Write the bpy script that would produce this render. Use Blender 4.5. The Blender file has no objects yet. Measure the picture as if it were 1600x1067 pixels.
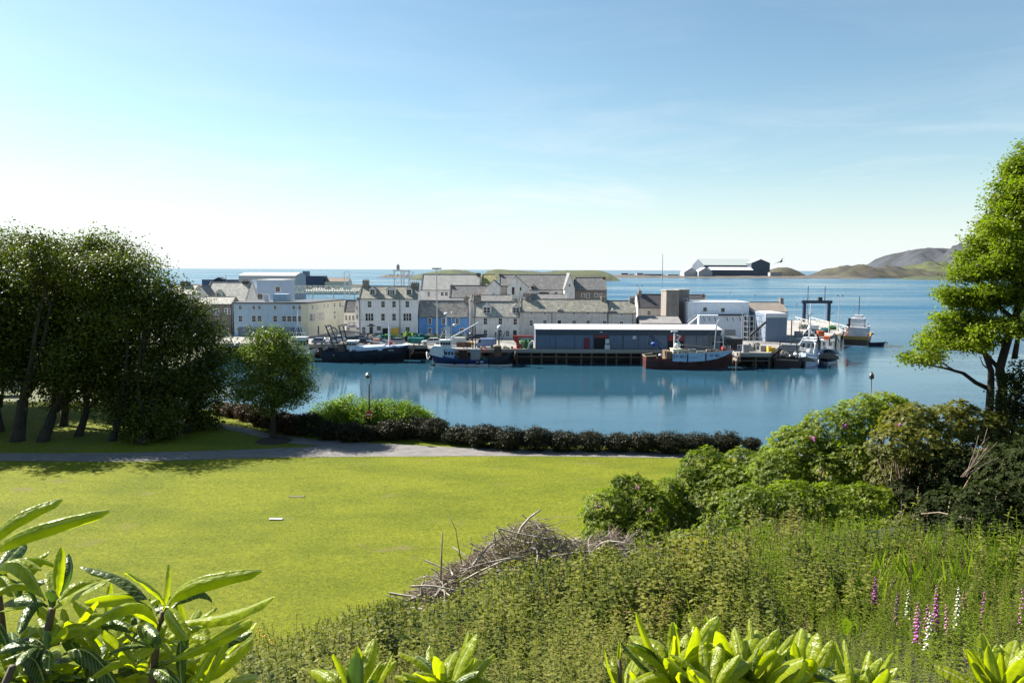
import bpy, math, random
import numpy as np
from mathutils import Vector, Matrix, noise
R_ = math.radians
rnd = random.Random(7)
rng = np.random.default_rng(11)
SC = bpy.context.scene
COL = SC.collection
# ------------------------------------------------------------------ camera
CZ = 20.0
cd = bpy.data.cameras.new('camera'); cd.sensor_width = 36; cd.sensor_fit = 'HORIZONTAL'; cd.lens = 27.0
cd.clip_start = 0.05; cd.clip_end = 150000
cam = bpy.data.objects.new('camera', cd); COL.objects.link(cam)
CR = Matrix.Rotation(R_(90 - 5.33), 4, 'X') @ Matrix.Rotation(R_(0.22), 4, 'Z')
cam.matrix_world = Matrix.Translation((0, 0, CZ)) @ CR
SC.camera = cam
# ------------------------------------------------------------------ world and sun
SUN_AZ, SUN_EL = -60.0, 39.0          # degrees from +Y (negative = to the left), elevation
w = bpy.data.worlds.new('World'); SC.world = w; w.use_nodes = True
nt = w.node_tree; N = nt.nodes; Lk = nt.links
for n in list(N): N.remove(n)
out = N.new('ShaderNodeOutputWorld'); bg = N.new('ShaderNodeBackground'); bg.inputs[1].default_value = 0.053
sky = N.new('ShaderNodeTexSky'); sky.sky_type = 'NISHITA'; sky.sun_disc = False
sky.sun_elevation = R_(SUN_EL); sky.sun_rotation = R_(SUN_AZ); sky.altitude = 20; sky.air_density = 1.0; sky.dust_density = .5; sky.ozone_density = 2.2
tc = N.new('ShaderNodeTexCoord'); sep = N.new('ShaderNodeSeparateXYZ'); Lk.new(tc.outputs['Generated'], sep.inputs[0])
# thin cirrus: streaks stretched along the horizon, denser low down
mp = N.new('ShaderNodeMapping'); mp.inputs['Scale'].default_value = (1.6, 1.6, 9.0); mp.inputs['Location'].default_value = (0.35, 0.1, 0.22)
Lk.new(tc.outputs['Generated'], mp.inputs[0])
n1 = N.new('ShaderNodeTexNoise'); n1.inputs['Scale'].default_value = 2.3; n1.inputs['Detail'].default_value = 7; n1.inputs['Roughness'].default_value = .62; n1.inputs['Distortion'].default_value = .5
Lk.new(mp.outputs[0], n1.inputs['Vector'])
cr = N.new('ShaderNodeValToRGB'); cr.color_ramp.elements[0].position = .38; cr.color_ramp.elements[1].position = .78
Lk.new(n1.outputs['Fac'], cr.inputs[0])
band = N.new('ShaderNodeValToRGB'); e = band.color_ramp.elements
e[0].position = 0.0; e[0].color = (.8,)*3+(1,); e[1].position = 1; e[1].color = (0,0,0,1)
for p, v in ((.06, .95), (.11, .9), (.16, .4), (.22, .14), (.4, .06)):
    q = e.new(p); q.color = (v, v, v, 1)
Lk.new(sep.outputs[2], band.inputs[0])
mu = N.new('ShaderNodeMath'); mu.operation = 'MULTIPLY'; Lk.new(cr.outputs[0], mu.inputs[0]); Lk.new(band.outputs[0], mu.inputs[1])
tint = N.new('ShaderNodeMix'); tint.data_type = 'RGBA'; tint.blend_type = 'MULTIPLY'; tint.inputs[0].default_value = 1
tint.inputs[7].default_value = (.97, 1.08, 1.0, 1)
Lk.new(sky.outputs[0], tint.inputs[6])
SKYTINT = tint
mx = N.new('ShaderNodeMix'); mx.data_type = 'RGBA'; mx.inputs[7].default_value = (6.3, 6.7, 7.0, 1)
hz = N.new('ShaderNodeValToRGB'); e = hz.color_ramp.elements; e[0].position = 0; e[0].color = (.93,)*3+(1,); e[1].position = .34; e[1].color = (0,0,0,1)
for p, v in ((.03, .75), (.07, .4), (.12, .14), (.2, .03)):
    q = e.new(p); q.color = (v, v, v, 1)
Lk.new(sep.outputs[2], hz.inputs[0]); mm = N.new('ShaderNodeMath'); mm.operation = 'MAXIMUM'; Lk.new(mu.outputs[0], mm.inputs[0]); Lk.new(hz.outputs[0], mm.inputs[1]); Lk.new(mm.outputs[0], mx.inputs[0]); Lk.new(tint.outputs[2], mx.inputs[6])
Lk.new(mx.outputs[2], bg.inputs[0]); Lk.new(bg.outputs[0], out.inputs[0])
ld = bpy.data.lights.new('sun', 'SUN'); ld.energy = 4.9; ld.angle = R_(.5); ld.color = (1, .95, .86)
sun = bpy.data.objects.new('sun', ld); COL.objects.link(sun)
SV = Vector((math.sin(R_(SUN_AZ)) * math.cos(R_(SUN_EL)), math.cos(R_(SUN_AZ)) * math.cos(R_(SUN_EL)), math.sin(R_(SUN_EL))))
sun.rotation_euler = SV.to_track_quat('Z', 'Y').to_euler(); sun.location = (0, 0, 60)
vs = SC.view_settings; vs.view_transform = 'Standard'; vs.look = 'None'; vs.exposure = 1.52; vs.gamma = 1; vs.use_curve_mapping = False
SC.cycles.max_bounces = 6; SC.cycles.transparent_max_bounces = 6; SC.cycles.use_denoising = True
SC.cycles.sample_clamp_indirect = 4

# ------------------------------------------------------------------ places: a pixel of the 1600x1067 picture and a depth or a height give a point
def ray(px, py): return CR.to_3x3() @ Vector(((px - 800) / 1200, (533.5 - py) / 1200, -1))
def W(px, py, Y):
    d = ray(px, py); t = Y / d.y
    return Vector((d.x * t, Y, CZ + d.z * t))
def G(px, py, z=7.5):
    d = ray(px, py); t = (z - CZ) / d.z
    return Vector((d.x * t, d.y * t, z))
# ------------------------------------------------------------------ materials
def lin(c): return tuple(c) + (1,)
def mat(name, c, c2=None, rough=.7, scale=3, detail=4, metal=0, bump=0, bscale=None, stretch=None, spec=.4, contrast=(.35, .65), coord='Object'):
    m = bpy.data.materials.new(name); m.use_nodes = True; nt = m.node_tree; N = nt.nodes; L = nt.links
    b = N['Principled BSDF']; b.inputs['Roughness'].default_value = rough; b.inputs['Metallic'].default_value = metal
    b.inputs['Specular IOR Level'].default_value = spec
    if c2 is None: c2 = tuple(v * .8 for v in c)
    tc = N.new('ShaderNodeTexCoord'); mp = N.new('ShaderNodeMapping'); L.new(tc.outputs[coord], mp.inputs[0])
    if stretch: mp.inputs['Scale'].default_value = stretch
    n = N.new('ShaderNodeTexNoise'); n.inputs['Scale'].default_value = scale; n.inputs['Detail'].default_value = detail; n.inputs['Roughness'].default_value = .65
    L.new(mp.outputs[0], n.inputs['Vector'])
    r = N.new('ShaderNodeValToRGB'); r.color_ramp.elements[0].position = contrast[0]; r.color_ramp.elements[1].position = contrast[1]
    r.color_ramp.elements[0].color = lin(c2); r.color_ramp.elements[1].color = lin(c)
    L.new(n.outputs['Fac'], r.inputs[0]); L.new(r.outputs[0], b.inputs['Base Color'])
    if bump:
        n2 = N.new('ShaderNodeTexNoise'); n2.inputs['Scale'].default_value = bscale or scale * 4; n2.inputs['Detail'].default_value = 5
        L.new(mp.outputs[0], n2.inputs['Vector'])
        bp = N.new('ShaderNodeBump'); bp.inputs['Strength'].default_value = bump; bp.inputs['Distance'].default_value = .1
        L.new(n2.outputs['Fac'], bp.inputs['Height']); L.new(bp.outputs[0], b.inputs['Normal'])
    return m
def wall_mat(name, c, dirt=.72):
    """painted or harled wall: blotches and vertical rain streaks"""
    m = mat(name, c, tuple(v * dirt for v in c), rough=.85, scale=.9, detail=6, bump=.25, bscale=9, contrast=(.25, .6))
    nt = m.node_tree; N = nt.nodes; L = nt.links; b = N['Principled BSDF']
    src = b.inputs['Base Color'].links[0].from_socket
    tc = N.new('ShaderNodeTexCoord'); mp = N.new('ShaderNodeMapping'); mp.inputs['Scale'].default_value = (2.2, 2.2, .16)
    L.new(tc.outputs['Object'], mp.inputs[0]); n = N.new('ShaderNodeTexNoise'); n.inputs['Scale'].default_value = 1.6; n.inputs['Detail'].default_value = 5
    L.new(mp.outputs[0], n.inputs['Vector']); r = N.new('ShaderNodeValToRGB'); r.color_ramp.elements[0].position = .3; r.color_ramp.elements[1].position = .55
    r.color_ramp.elements[0].color = (dirt, dirt * .98, dirt * .93, 1); r.color_ramp.elements[1].color = (1, 1, 1, 1)
    L.new(n.outputs['Fac'], r.inputs[0]); x = N.new('ShaderNodeMix'); x.data_type = 'RGBA'; x.blend_type = 'MULTIPLY'; x.inputs[0].default_value = .8
    L.new(src, x.inputs[6]); L.new(r.outputs[0], x.inputs[7]); L.new(x.outputs[2], b.inputs['Base Color'])
    return m
def slate_mat(name, c, c2, lichen=None, lich=.5, bw=.34, bh=.22):
    m = bpy.data.materials.new(name); m.use_nodes = True; nt = m.node_tree; N = nt.nodes; L = nt.links
    b = N['Principled BSDF']; b.inputs['Roughness'].default_value = .62; b.inputs['Specular IOR Level'].default_value = .35
    tc = N.new('ShaderNodeTexCoord'); br = N.new('ShaderNodeTexBrick'); L.new(tc.outputs['Object'], br.inputs['Vector'])
    br.inputs['Scale'].default_value = 1; br.inputs['Brick Width'].default_value = bw; br.inputs['Row Height'].default_value = bh
    br.inputs['Mortar Size'].default_value = .014; br.inputs['Color1'].default_value = lin(c); br.inputs['Color2'].default_value = lin(c2)
    br.inputs['Mortar'].default_value = lin(tuple(v * .35 for v in c)); br.inputs['Bias'].default_value = -.1
    n = N.new('ShaderNodeTexNoise'); n.inputs['Scale'].default_value = 1.1; n.inputs['Detail'].default_value = 8; n.inputs['Roughness'].default_value = .75
    L.new(tc.outputs['Object'], n.inputs['Vector'])
    r = N.new('ShaderNodeValToRGB'); r.color_ramp.elements[0].position = .62 - lich * .3; r.color_ramp.elements[1].position = .72 - lich * .15
    L.new(n.outputs['Fac'], r.inputs[0]); x = N.new('ShaderNodeMix'); x.data_type = 'RGBA'; L.new(r.outputs[0], x.inputs[0])
    L.new(br.outputs[0], x.inputs[6]); x.inputs[7].default_value = lin(lichen or tuple(v * 1.35 for v in c))
    L.new(x.outputs[2], b.inputs['Base Color'])
    bp = N.new('ShaderNodeBump'); bp.inputs['Strength'].default_value = .5; bp.inputs['Distance'].default_value = .03
    L.new(br.outputs['Fac'], bp.inputs['Height']); bp.invert = True; L.new(bp.outputs[0], b.inputs['Normal'])
    return m
def leaf_mat(name, c1, c2, tr, trans=.4, rough=.45, nscale=.25, dry=None, gloss=.18):
    """leaf: each leaf (mesh island) has its own tone; light passes through"""
    m = bpy.data.materials.new(name); m.use_nodes = True; nt = m.node_tree; N = nt.nodes; L = nt.links
    b = N['Principled BSDF']; b.inputs['Roughness'].default_value = rough; b.inputs['Specular IOR Level'].default_value = gloss
    g = N.new('ShaderNodeNewGeometry'); tc = N.new('ShaderNodeTexCoord')
    n = N.new('ShaderNodeTexNoise'); n.inputs['Scale'].default_value = nscale; n.inputs['Detail'].default_value = 4; L.new(tc.outputs['Object'], n.inputs['Vector'])
    a = N.new('ShaderNodeMath'); a.operation = 'MULTIPLY_ADD'; a.inputs[1].default_value = .55; L.new(g.outputs['Random Per Island'], a.inputs[0])
    s = N.new('ShaderNodeMath'); s.operation = 'MULTIPLY_ADD'; s.inputs[1].default_value = 1.5; s.inputs[2].default_value = -.52; L.new(n.outputs['Fac'], s.inputs[0]); L.new(s.outputs[0], a.inputs[2])
    r = N.new('ShaderNodeValToRGB'); e = r.color_ramp.elements; e[0].position = .1; e[0].color = lin(c1); e[1].position = .8; e[1].color = lin(c2)
    if dry: q = e.new(.93); q.color = lin(c2); q = e.new(1.0); q.color = lin(dry)
    L.new(a.outputs[0], r.inputs[0]); L.new(r.outputs[0], b.inputs['Base Color'])
    t = N.new('ShaderNodeBsdfTranslucent'); x = N.new('ShaderNodeMix'); x.data_type = 'RGBA'; x.blend_type = 'MULTIPLY'; x.inputs[0].default_value = 1
    L.new(r.outputs[0], x.inputs[6]); x.inputs[7].default_value = lin(tr); L.new(x.outputs[2], t.inputs[0])
    ms = N.new('ShaderNodeMixShader'); ms.inputs[0].default_value = trans; L.new(b.outputs[0], ms.inputs[1]); L.new(t.outputs[0], ms.inputs[2])
    L.new(ms.outputs[0], N['Material Output'].inputs['Surface'])
    return m
M = {}
def simple(name, c, rough=.6, metal=0, spec=.4, **k):
    if name not in M: M[name] = mat(name, c, rough=rough, metal=metal, spec=spec, **k)
    return M[name]
simple('white_paint', (.62, .63, .64), .5); simple('dark_metal', (.03, .032, .035), .5); simple('glass', (.02, .026, .033), .08, spec=.8)
simple('grey_metal', (.26, .27, .28), .5, .3); simple('galvanised', (.42, .44, .46), .45, .5); simple('timber', (.13, .1, .075), .85, stretch=(1, 1, 6))
simple('rust', (.16, .07, .04), .85); simple('rubber', (.02, .02, .02), .8); simple('red_paint', (.42, .03, .025), .5); simple('yellow', (.7, .42, .03), .5)
simple('orange', (.65, .13, .04), .55); simple('rope', (.35, .3, .22), .9); simple('navy', (.012, .022, .06), .35); simple('black_hull', (.013, .015, .022), .4)
simple('sky_blue', (.36, .50, .66), .5, c2=(.26, .40, .55)); simple('hull_red', (.075, .02, .018), .55, c2=(.035, .016, .015), scale=1.5); simple('stone_dark', (.1, .09, .08), .9)
simple('stone', (.3, .27, .23), .9, c2=(.13, .12, .1), scale=2.2, bump=.5, contrast=(.4, .6)); simple('concrete', (.27, .26, .24), .9, c2=(.26, .25, .23), scale=.6, bump=.2, detail=7)
simple('trim', (.74, .74, .73), .6); simple('lead', (.08, .085, .095), .6); simple('pot', (.3, .16, .09), .8); simple('black', (.008, .008, .009), .6)
simple('deck_wood', (.2, .17, .13), .85, stretch=(1, 8, 1)); simple('teal', (.02, .13, .13), .7); simple('net_green', (.03, .16, .06), .85); simple('bark', (.055, .045, .035), .95, c2=(.025, .02, .016), scale=5, bump=.8, stretch=(1, 1, .25))

# ------------------------------------------------------------------ objects
def tag(o, label=None, cat=None, group=None, kind=None):
    if label: o['label'] = label
    if cat: o['category'] = cat
    if group: o['group'] = group
    if kind: o['kind'] = kind
    return o
def empty(name, loc, label, cat, group=None, rz=0, kind=None):
    o = bpy.data.objects.new(name, None); COL.objects.link(o); o.location = loc; o.rotation_euler = (0, 0, rz); o.empty_display_size = .3
    return tag(o, label, cat, group, kind)
def link(name, me, parent=None, loc=None):
    o = bpy.data.objects.new(name, me); COL.objects.link(o)
    if parent is not None: o.parent = parent
    if loc is not None: o.location = loc
    return o
class MB:
    def __init__(s): s.v = []; s.f = []; s.m = []
    def poly(s, pts, m=0):
        k = len(s.v); s.v += [tuple(p) for p in pts]; s.f.append(tuple(range(k, k + len(pts)))); s.m.append(m); return s
    def box(s, x0, x1, y0, y1, z0, z1, m=0):
        k = len(s.v); s.v += [(x0, y0, z0), (x1, y0, z0), (x1, y1, z0), (x0, y1, z0), (x0, y0, z1), (x1, y0, z1), (x1, y1, z1), (x0, y1, z1)]
        for q in ((3, 2, 1, 0), (4, 5, 6, 7), (0, 1, 5, 4), (1, 2, 6, 5), (2, 3, 7, 6), (3, 0, 4, 7)): s.f.append(tuple(k + i for i in q)); s.m.append(m)
        return s
    def extr(s, prof, axis, a, b, m=0):
        """closed profile extruded; axis x: profile is (y,z); axis y: profile is (x,z); axis z: (x,y)"""
        k = len(s.v); n = len(prof)
        for t in (a, b):
            for (p, q) in prof: s.v.append({'x': (t, p, q), 'y': (p, t, q), 'z': (p, q, t)}[axis])
        s.f.append(tuple(k + i for i in range(n))[::-1]); s.f.append(tuple(k + n + i for i in range(n)))
        for i in range(n): j = (i + 1) % n; s.f.append((k + i, k + j, k + n + j, k + n + i))
        s.m += [m] * (n + 2); return s
    def tube(s, pts, r, n=6, m=0, cap=True):
        pts = [Vector(p) for p in pts]; rs = r if isinstance(r, (list, tuple)) else [r] * len(pts); k = len(s.v)
        up = None
        for i, p in enumerate(pts):
            d = (pts[min(i + 1, len(pts) - 1)] - pts[max(i - 1, 0)])
            if d.length < 1e-9: d = Vector((0, 0, 1))
            d.normalize()
            if up is None: up = d.orthogonal().normalized()
            up = (up - d * up.dot(d)); up = up.normalized() if up.length > 1e-6 else d.orthogonal().normalized()
            v = d.cross(up)
            for j in range(n):
                a = 2 * math.pi * j / n; s.v.append(tuple(p + (up * math.cos(a) + v * math.sin(a)) * rs[i]))
        for i in range(len(pts) - 1):
            for j in range(n):
                q = (j + 1) % n; s.f.append((k + i * n + j, k + i * n + q, k + (i + 1) * n + q, k + (i + 1) * n + j)); s.m.append(m)
        if cap:
            s.f.append(tuple(k + j for j in range(n))[::-1]); s.f.append(tuple(k + (len(pts) - 1) * n + j for j in range(n))); s.m += [m, m]
        return s
    def bar(s, p, q, w=.1, m=0): return s.tube([p, q], w / 2, 4, m)
    def ball(s, c, rx, ry=None, rz=None, m=0, n=8, h=5, jit=0):
        ry = ry or rx; rz = rz or rx; k = len(s.v)
        for i in range(h + 1):
            th = math.pi * i / h
            for j in range(n):
                a = 2 * math.pi * j / n; q = 1 + (rnd.uniform(-jit, jit) if jit else 0)
                s.v.append((c[0] + rx * q * math.sin(th) * math.cos(a), c[1] + ry * q * math.sin(th) * math.sin(a), c[2] + rz * q * math.cos(th)))
        for i in range(h):
            for j in range(n):
                b = (j + 1) % n; s.f.append((k + i * n + j, k + (i + 1) * n + j, k + (i + 1) * n + b, k + i * n + b)); s.m.append(m)
        return s
    def mesh(s, name, mats, smooth=False):
        me = bpy.data.meshes.new(name); me.from_pydata(s.v, [], s.f)
        for q in (mats if isinstance(mats, (list, tuple)) else [mats]): me.materials.append(q)
        if any(s.m): me.polygons.foreach_set('material_index', s.m)
        if smooth: me.polygons.foreach_set('use_smooth', [True] * len(s.f))
        me.update(); return me
    def build(s, name, mats, parent=None, smooth=False, loc=None): return link(name, s.mesh(name, mats, smooth), parent, loc)
def np_mesh(name, V, F, mats, parent=None, smooth=False, mi=None):
    V = np.asarray(V, np.float32).reshape(-1, 3); F = np.asarray(F, np.int32); k = F.shape[1]
    me = bpy.data.meshes.new(name); me.vertices.add(len(V)); me.vertices.foreach_set('co', V.ravel())
    me.loops.add(F.size); me.loops.foreach_set('vertex_index', F.ravel()); me.polygons.add(len(F))
    me.polygons.foreach_set('loop_start', np.arange(0, F.size, k, dtype=np.int32)); me.polygons.foreach_set('loop_total', np.full(len(F), k, np.int32))
    for q in (mats if isinstance(mats, (list, tuple)) else [mats]): me.materials.append(q)
    if mi is not None: me.polygons.foreach_set('material_index', np.asarray(mi, np.int32))
    if smooth: me.polygons.foreach_set('use_smooth', np.ones(len(F), bool))
    me.update(calc_edges=True); return link(name, me, parent)
def unit(a): return a / np.maximum(np.linalg.norm(a, axis=1, keepdims=True), 1e-9)
def frames(nrm, roll=None):
    """orthonormal frames with z along nrm, random roll"""
    n = unit(nrm); a = rng.normal(size=n.shape); t = unit(a - n * (a * n).sum(1, keepdims=True)); b = np.cross(n, t)
    return t, b, n
def instance(tv, tf, pos, T, B, Nn, scale):
    """replicate a template (verts tv, faces tf) at pos with axes T,B,N"""
    tv = np.asarray(tv, float); tf = np.asarray(tf, int); n = len(pos); sc = np.asarray(scale).reshape(-1, 1, 1) if np.ndim(scale) < 2 else np.asarray(scale)[:, None, :]
    loc = tv[None] * sc
    V = pos[:, None] + loc[..., 0:1] * T[:, None] + loc[..., 1:2] * B[:, None] + loc[..., 2:3] * Nn[:, None]
    F = tf[None] + (np.arange(n) * len(tv))[:, None, None]
    return V.reshape(-1, 3), F.reshape(-1, tf.shape[1])
LEAF_V = [(0, -.5, 0), (.3, .02, .05), (0, .5, -.03), (-.3, .02, .05)]; LEAF_F = [(0, 1, 2, 3)]
def crown_points(clumps, per, sub_r, leaves, shell=.8, inner=.36):
    """clumps: (x,y,z,rx,ry,rz). Twig clusters over each clump, leaves round each twig cluster."""
    P = []; O = []
    for (x, y, z, rx, ry, rz) in clumps:
        area = 4 * math.pi * ((rx * ry) ** 1.6 / 3 + (rx * rz) ** 1.6 / 3 + (ry * rz) ** 1.6 / 3) ** (1 / 1.6)
        n = max(3, int(area * per)); d = unit(rng.normal(size=(n, 3)))
        r = rng.uniform(shell, 1.08, n); k = rng.random(n) < inner; r[k] = rng.uniform(.2, shell, k.sum())
        P.append(np.array([x, y, z]) + d * r[:, None] * np.array([rx, ry, rz])); O.append(d)
    P = np.concatenate(P); O = np.concatenate(O)
    Lp = np.repeat(P, leaves, 0) + rng.normal(size=(len(P) * leaves, 3)) * sub_r * np.array([1, 1, .6]); Lo = np.repeat(O, leaves, 0)
    return Lp, Lo
def foliage(name, clumps, m, parent=None, per=1.0, sub_r=.4, leaves=20, size=.28, up=.8, zmin=None, shell=.8, inner=.36):
    Lp, Lo = crown_points(clumps, per, sub_r, leaves, shell, inner)
    if zmin is not None: k = Lp[:, 2] > zmin; Lp = Lp[k]; Lo = Lo[k]
    nr = Lo * .6 + rng.normal(size=Lo.shape) * .75 + np.array([0, 0, up]); T, B, Nn = frames(nr)
    V, F = instance(LEAF_V, LEAF_F, Lp, T, B, Nn, size * rng.uniform(.6, 1.25, len(Lp)))
    return np_mesh(name, V, F, m, parent)
# ================================================================== SETTING
HEDGE_PX = [(-300, 628), (150, 632), (330, 645), (400, 662), (470, 680), (560, 688), (690, 688), (760, 697), (850, 702), (960, 704), (1060, 706), (1180, 707)]
HP = [G(*p) for p in HEDGE_PX]; HX = [p.x for p in HP]; HY = [p.y for p in HP]
def shore(X): return np.interp(X, HX + [70], HY + [HY[-1]])
def hgt(X, Y):
    X = np.asarray(X, float); Y = np.asarray(Y, float)
    toe = np.interp(X, [-12, -6, -3, 0, 5, 10, 20], [22, 23, 26, 30, 33, 36, 38])
    p = np.interp(X, [-12, 0, 8, 15], [1.4, 1.15, .9, .85])
    h = 7.5 + 10.6 * np.clip(1 - Y / toe, 0, 1) ** p
    s = shore(X) + 1.6
    h = h - np.clip((Y - s) / 5.0, 0, 1.6) * 6.0
    h = h + .05 * np.sin(X * .35 + 1) * np.sin(Y * .3) * (Y < s)
    return h
def grid_mesh(name, xs, ys, f, mats, mi=None, smooth=True, loc=None):
    X, Y = np.meshgrid(xs, ys); Z = f(X, Y); V = np.stack([X, Y, Z], -1).reshape(-1, 3); nx = len(xs); ny = len(ys)
    i, j = np.meshgrid(np.arange(nx - 1), np.arange(ny - 1)); a = (j * nx + i).ravel(); F = np.stack([a, a + 1, a + nx + 1, a + nx], 1)
    return np_mesh(name, V, F, mats, None, smooth, mi(X[:-1, :-1].ravel(), Y[:-1, :-1].ravel()) if mi else None)
# lawn material: mown grass with clover-bright and worn tones
def lawn_mat():
    m = mat('lawn_grass', (.165, .19, .014), (.115, .145, .010), rough=.9, scale=.16, detail=9, bump=.6, bscale=22, stretch=(1, 2.2, 1), contrast=(.38, .6), spec=.15)
    nt = m.node_tree; N = nt.nodes; L = nt.links; b = N['Principled BSDF']; src = b.inputs['Base Color'].links[0].from_socket
    tc = N.new('ShaderNodeTexCoord'); n = N.new('ShaderNodeTexNoise'); n.inputs['Scale'].default_value = 7; n.inputs['Detail'].default_value = 8; n.inputs['Roughness'].default_value = .8
    L.new(tc.outputs['Object'], n.inputs['Vector']); r = N.new('ShaderNodeValToRGB'); e = r.color_ramp.elements
    e[0].position = .33; e[0].color = (.42, .48, .5, 1); e[1].position = .7; e[1].color = (1.6, 1.45, 1.1, 1); L.new(n.outputs['Fac'], r.inputs[0])
    x = N.new('ShaderNodeMix'); x.data_type = 'RGBA'; x.blend_type = 'MULTIPLY'; x.inputs[0].default_value = 1; L.new(src, x.inputs[6]); L.new(r.outputs[0], x.inputs[7])
    n = N.new('ShaderNodeTexNoise'); n.inputs['Scale'].default_value = .33; n.inputs['Detail'].default_value = 5; mp = N.new('ShaderNodeMapping'); mp.inputs['Location'].default_value = (3.1, 7.7, 0); mp.inputs['Scale'].default_value = (1, 2, 1)
    L.new(tc.outputs['Object'], mp.inputs[0]); L.new(mp.outputs[0], n.inputs['Vector'])
    r = N.new('ShaderNodeValToRGB'); r.color_ramp.elements[0].position = .64; r.color_ramp.elements[1].position = .76; L.new(n.outputs['Fac'], r.inputs[0])
    y = N.new('ShaderNodeMix'); y.data_type = 'RGBA'; L.new(r.outputs[0], y.inputs[0]); L.new(x.outputs[2], y.inputs[6]); y.inputs[7].default_value = (.17, .15, .05, 1)
    L.new(y.outputs[2], b.inputs['Base Color']); return m
LAWN = lawn_mat(); SOIL = mat('bank_soil', (.028, .026, .012), (.014, .016, .008), rough=.95, scale=2, detail=8, bump=.6)
ROCK = mat('shore_rock', (.14, .12, .1), (.05, .045, .04), rough=.9, scale=1.5, detail=8, bump=.8)
def ground_mi(X, Y):
    toe = np.interp(X, [-12, -6, -3, 0, 5, 10, 20], [22, 23, 26, 30, 33, 36, 38])
    return np.where(Y > shore(X) + 1.8, 2, np.where(((Y < toe - 1.0) & (X > -.36 * Y - .6)) | ((X > 4) & (Y < 40) & (X > 4 + (Y - 34) * .9)), 1, 0))
g = grid_mesh('ground', np.arange(-110, 71, .5), np.arange(-4, 105, .5), hgt, [LAWN, SOIL, ROCK], ground_mi); tag(g, kind='structure')
# --- footpath, draped 1 cm above the lawn
TAR = mat('path_tarmac', (.20, .185, .17), (.13, .12, .12), rough=.9, scale=1.3, detail=8, bump=.15, stretch=(1, 1.6, 1))
def drape(name, top, bot, m, n=160, dz=.012):
    P = [G(*p) for p in top]; Q = [G(*p) for p in bot]
    def samp(A, t):
        s = np.linspace(0, 1, len(A)); return np.stack([np.interp(t, s, [a.x for a in A]), np.interp(t, s, [a.y for a in A])], 1)
    t = np.linspace(0, 1, n); a = samp(P, t); b = samp(Q, t); k = 6; V = []
    for q in np.linspace(0, 1, k):
        c = a * (1 - q) + b * q; V.append(np.column_stack([c, hgt(c[:, 0], c[:, 1]) + dz]))
    V = np.concatenate(V); i, j = np.meshgrid(np.arange(n - 1), np.arange(k - 1)); s = (j * n + i).ravel()
    return tag(np_mesh(name, V, np.stack([s, s + n, s + n + 1, s + 1], 1), m, None, True), kind='structure')
xs = [-300, -100, 0, 100, 200, 300, 400, 480, 560, 640, 720, 800, 900, 1000, 1100, 1200, 1300]
top = [709, 709, 708.5, 708, 707, 705, 702, 698, 694.5, 696, 699.5, 702, 703.8, 705, 706, 707, 708]
bot = [722, 722, 721, 720.5, 720, 718.5, 716, 714.5, 713, 712.5, 712.5, 713, 713.5, 714.3, 715.3, 716.3, 717]
drape('path', list(zip(xs, top)), list(zip(xs, bot)), TAR)
drape('branch_path', [(250, 657), (320, 659), (370, 666), (430, 678), (480, 684.5), (530, 688), (580, 693), (640, 695.8)], [(250, 661), (318, 664), (365, 673), (410, 683), (455, 692), (500, 697), (560, 700), (640, 703)], TAR, dz=.02)
drape('bare_patch', [(636, 687.5), (680, 685.5), (720, 687), (745, 691)], [(638, 688.5), (680, 689.5), (720, 691.5), (745, 692)], mat('worn_earth', (.33, .27, .19), (.2, .19, .08), scale=1.5, rough=.95), dz=.02)
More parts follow.
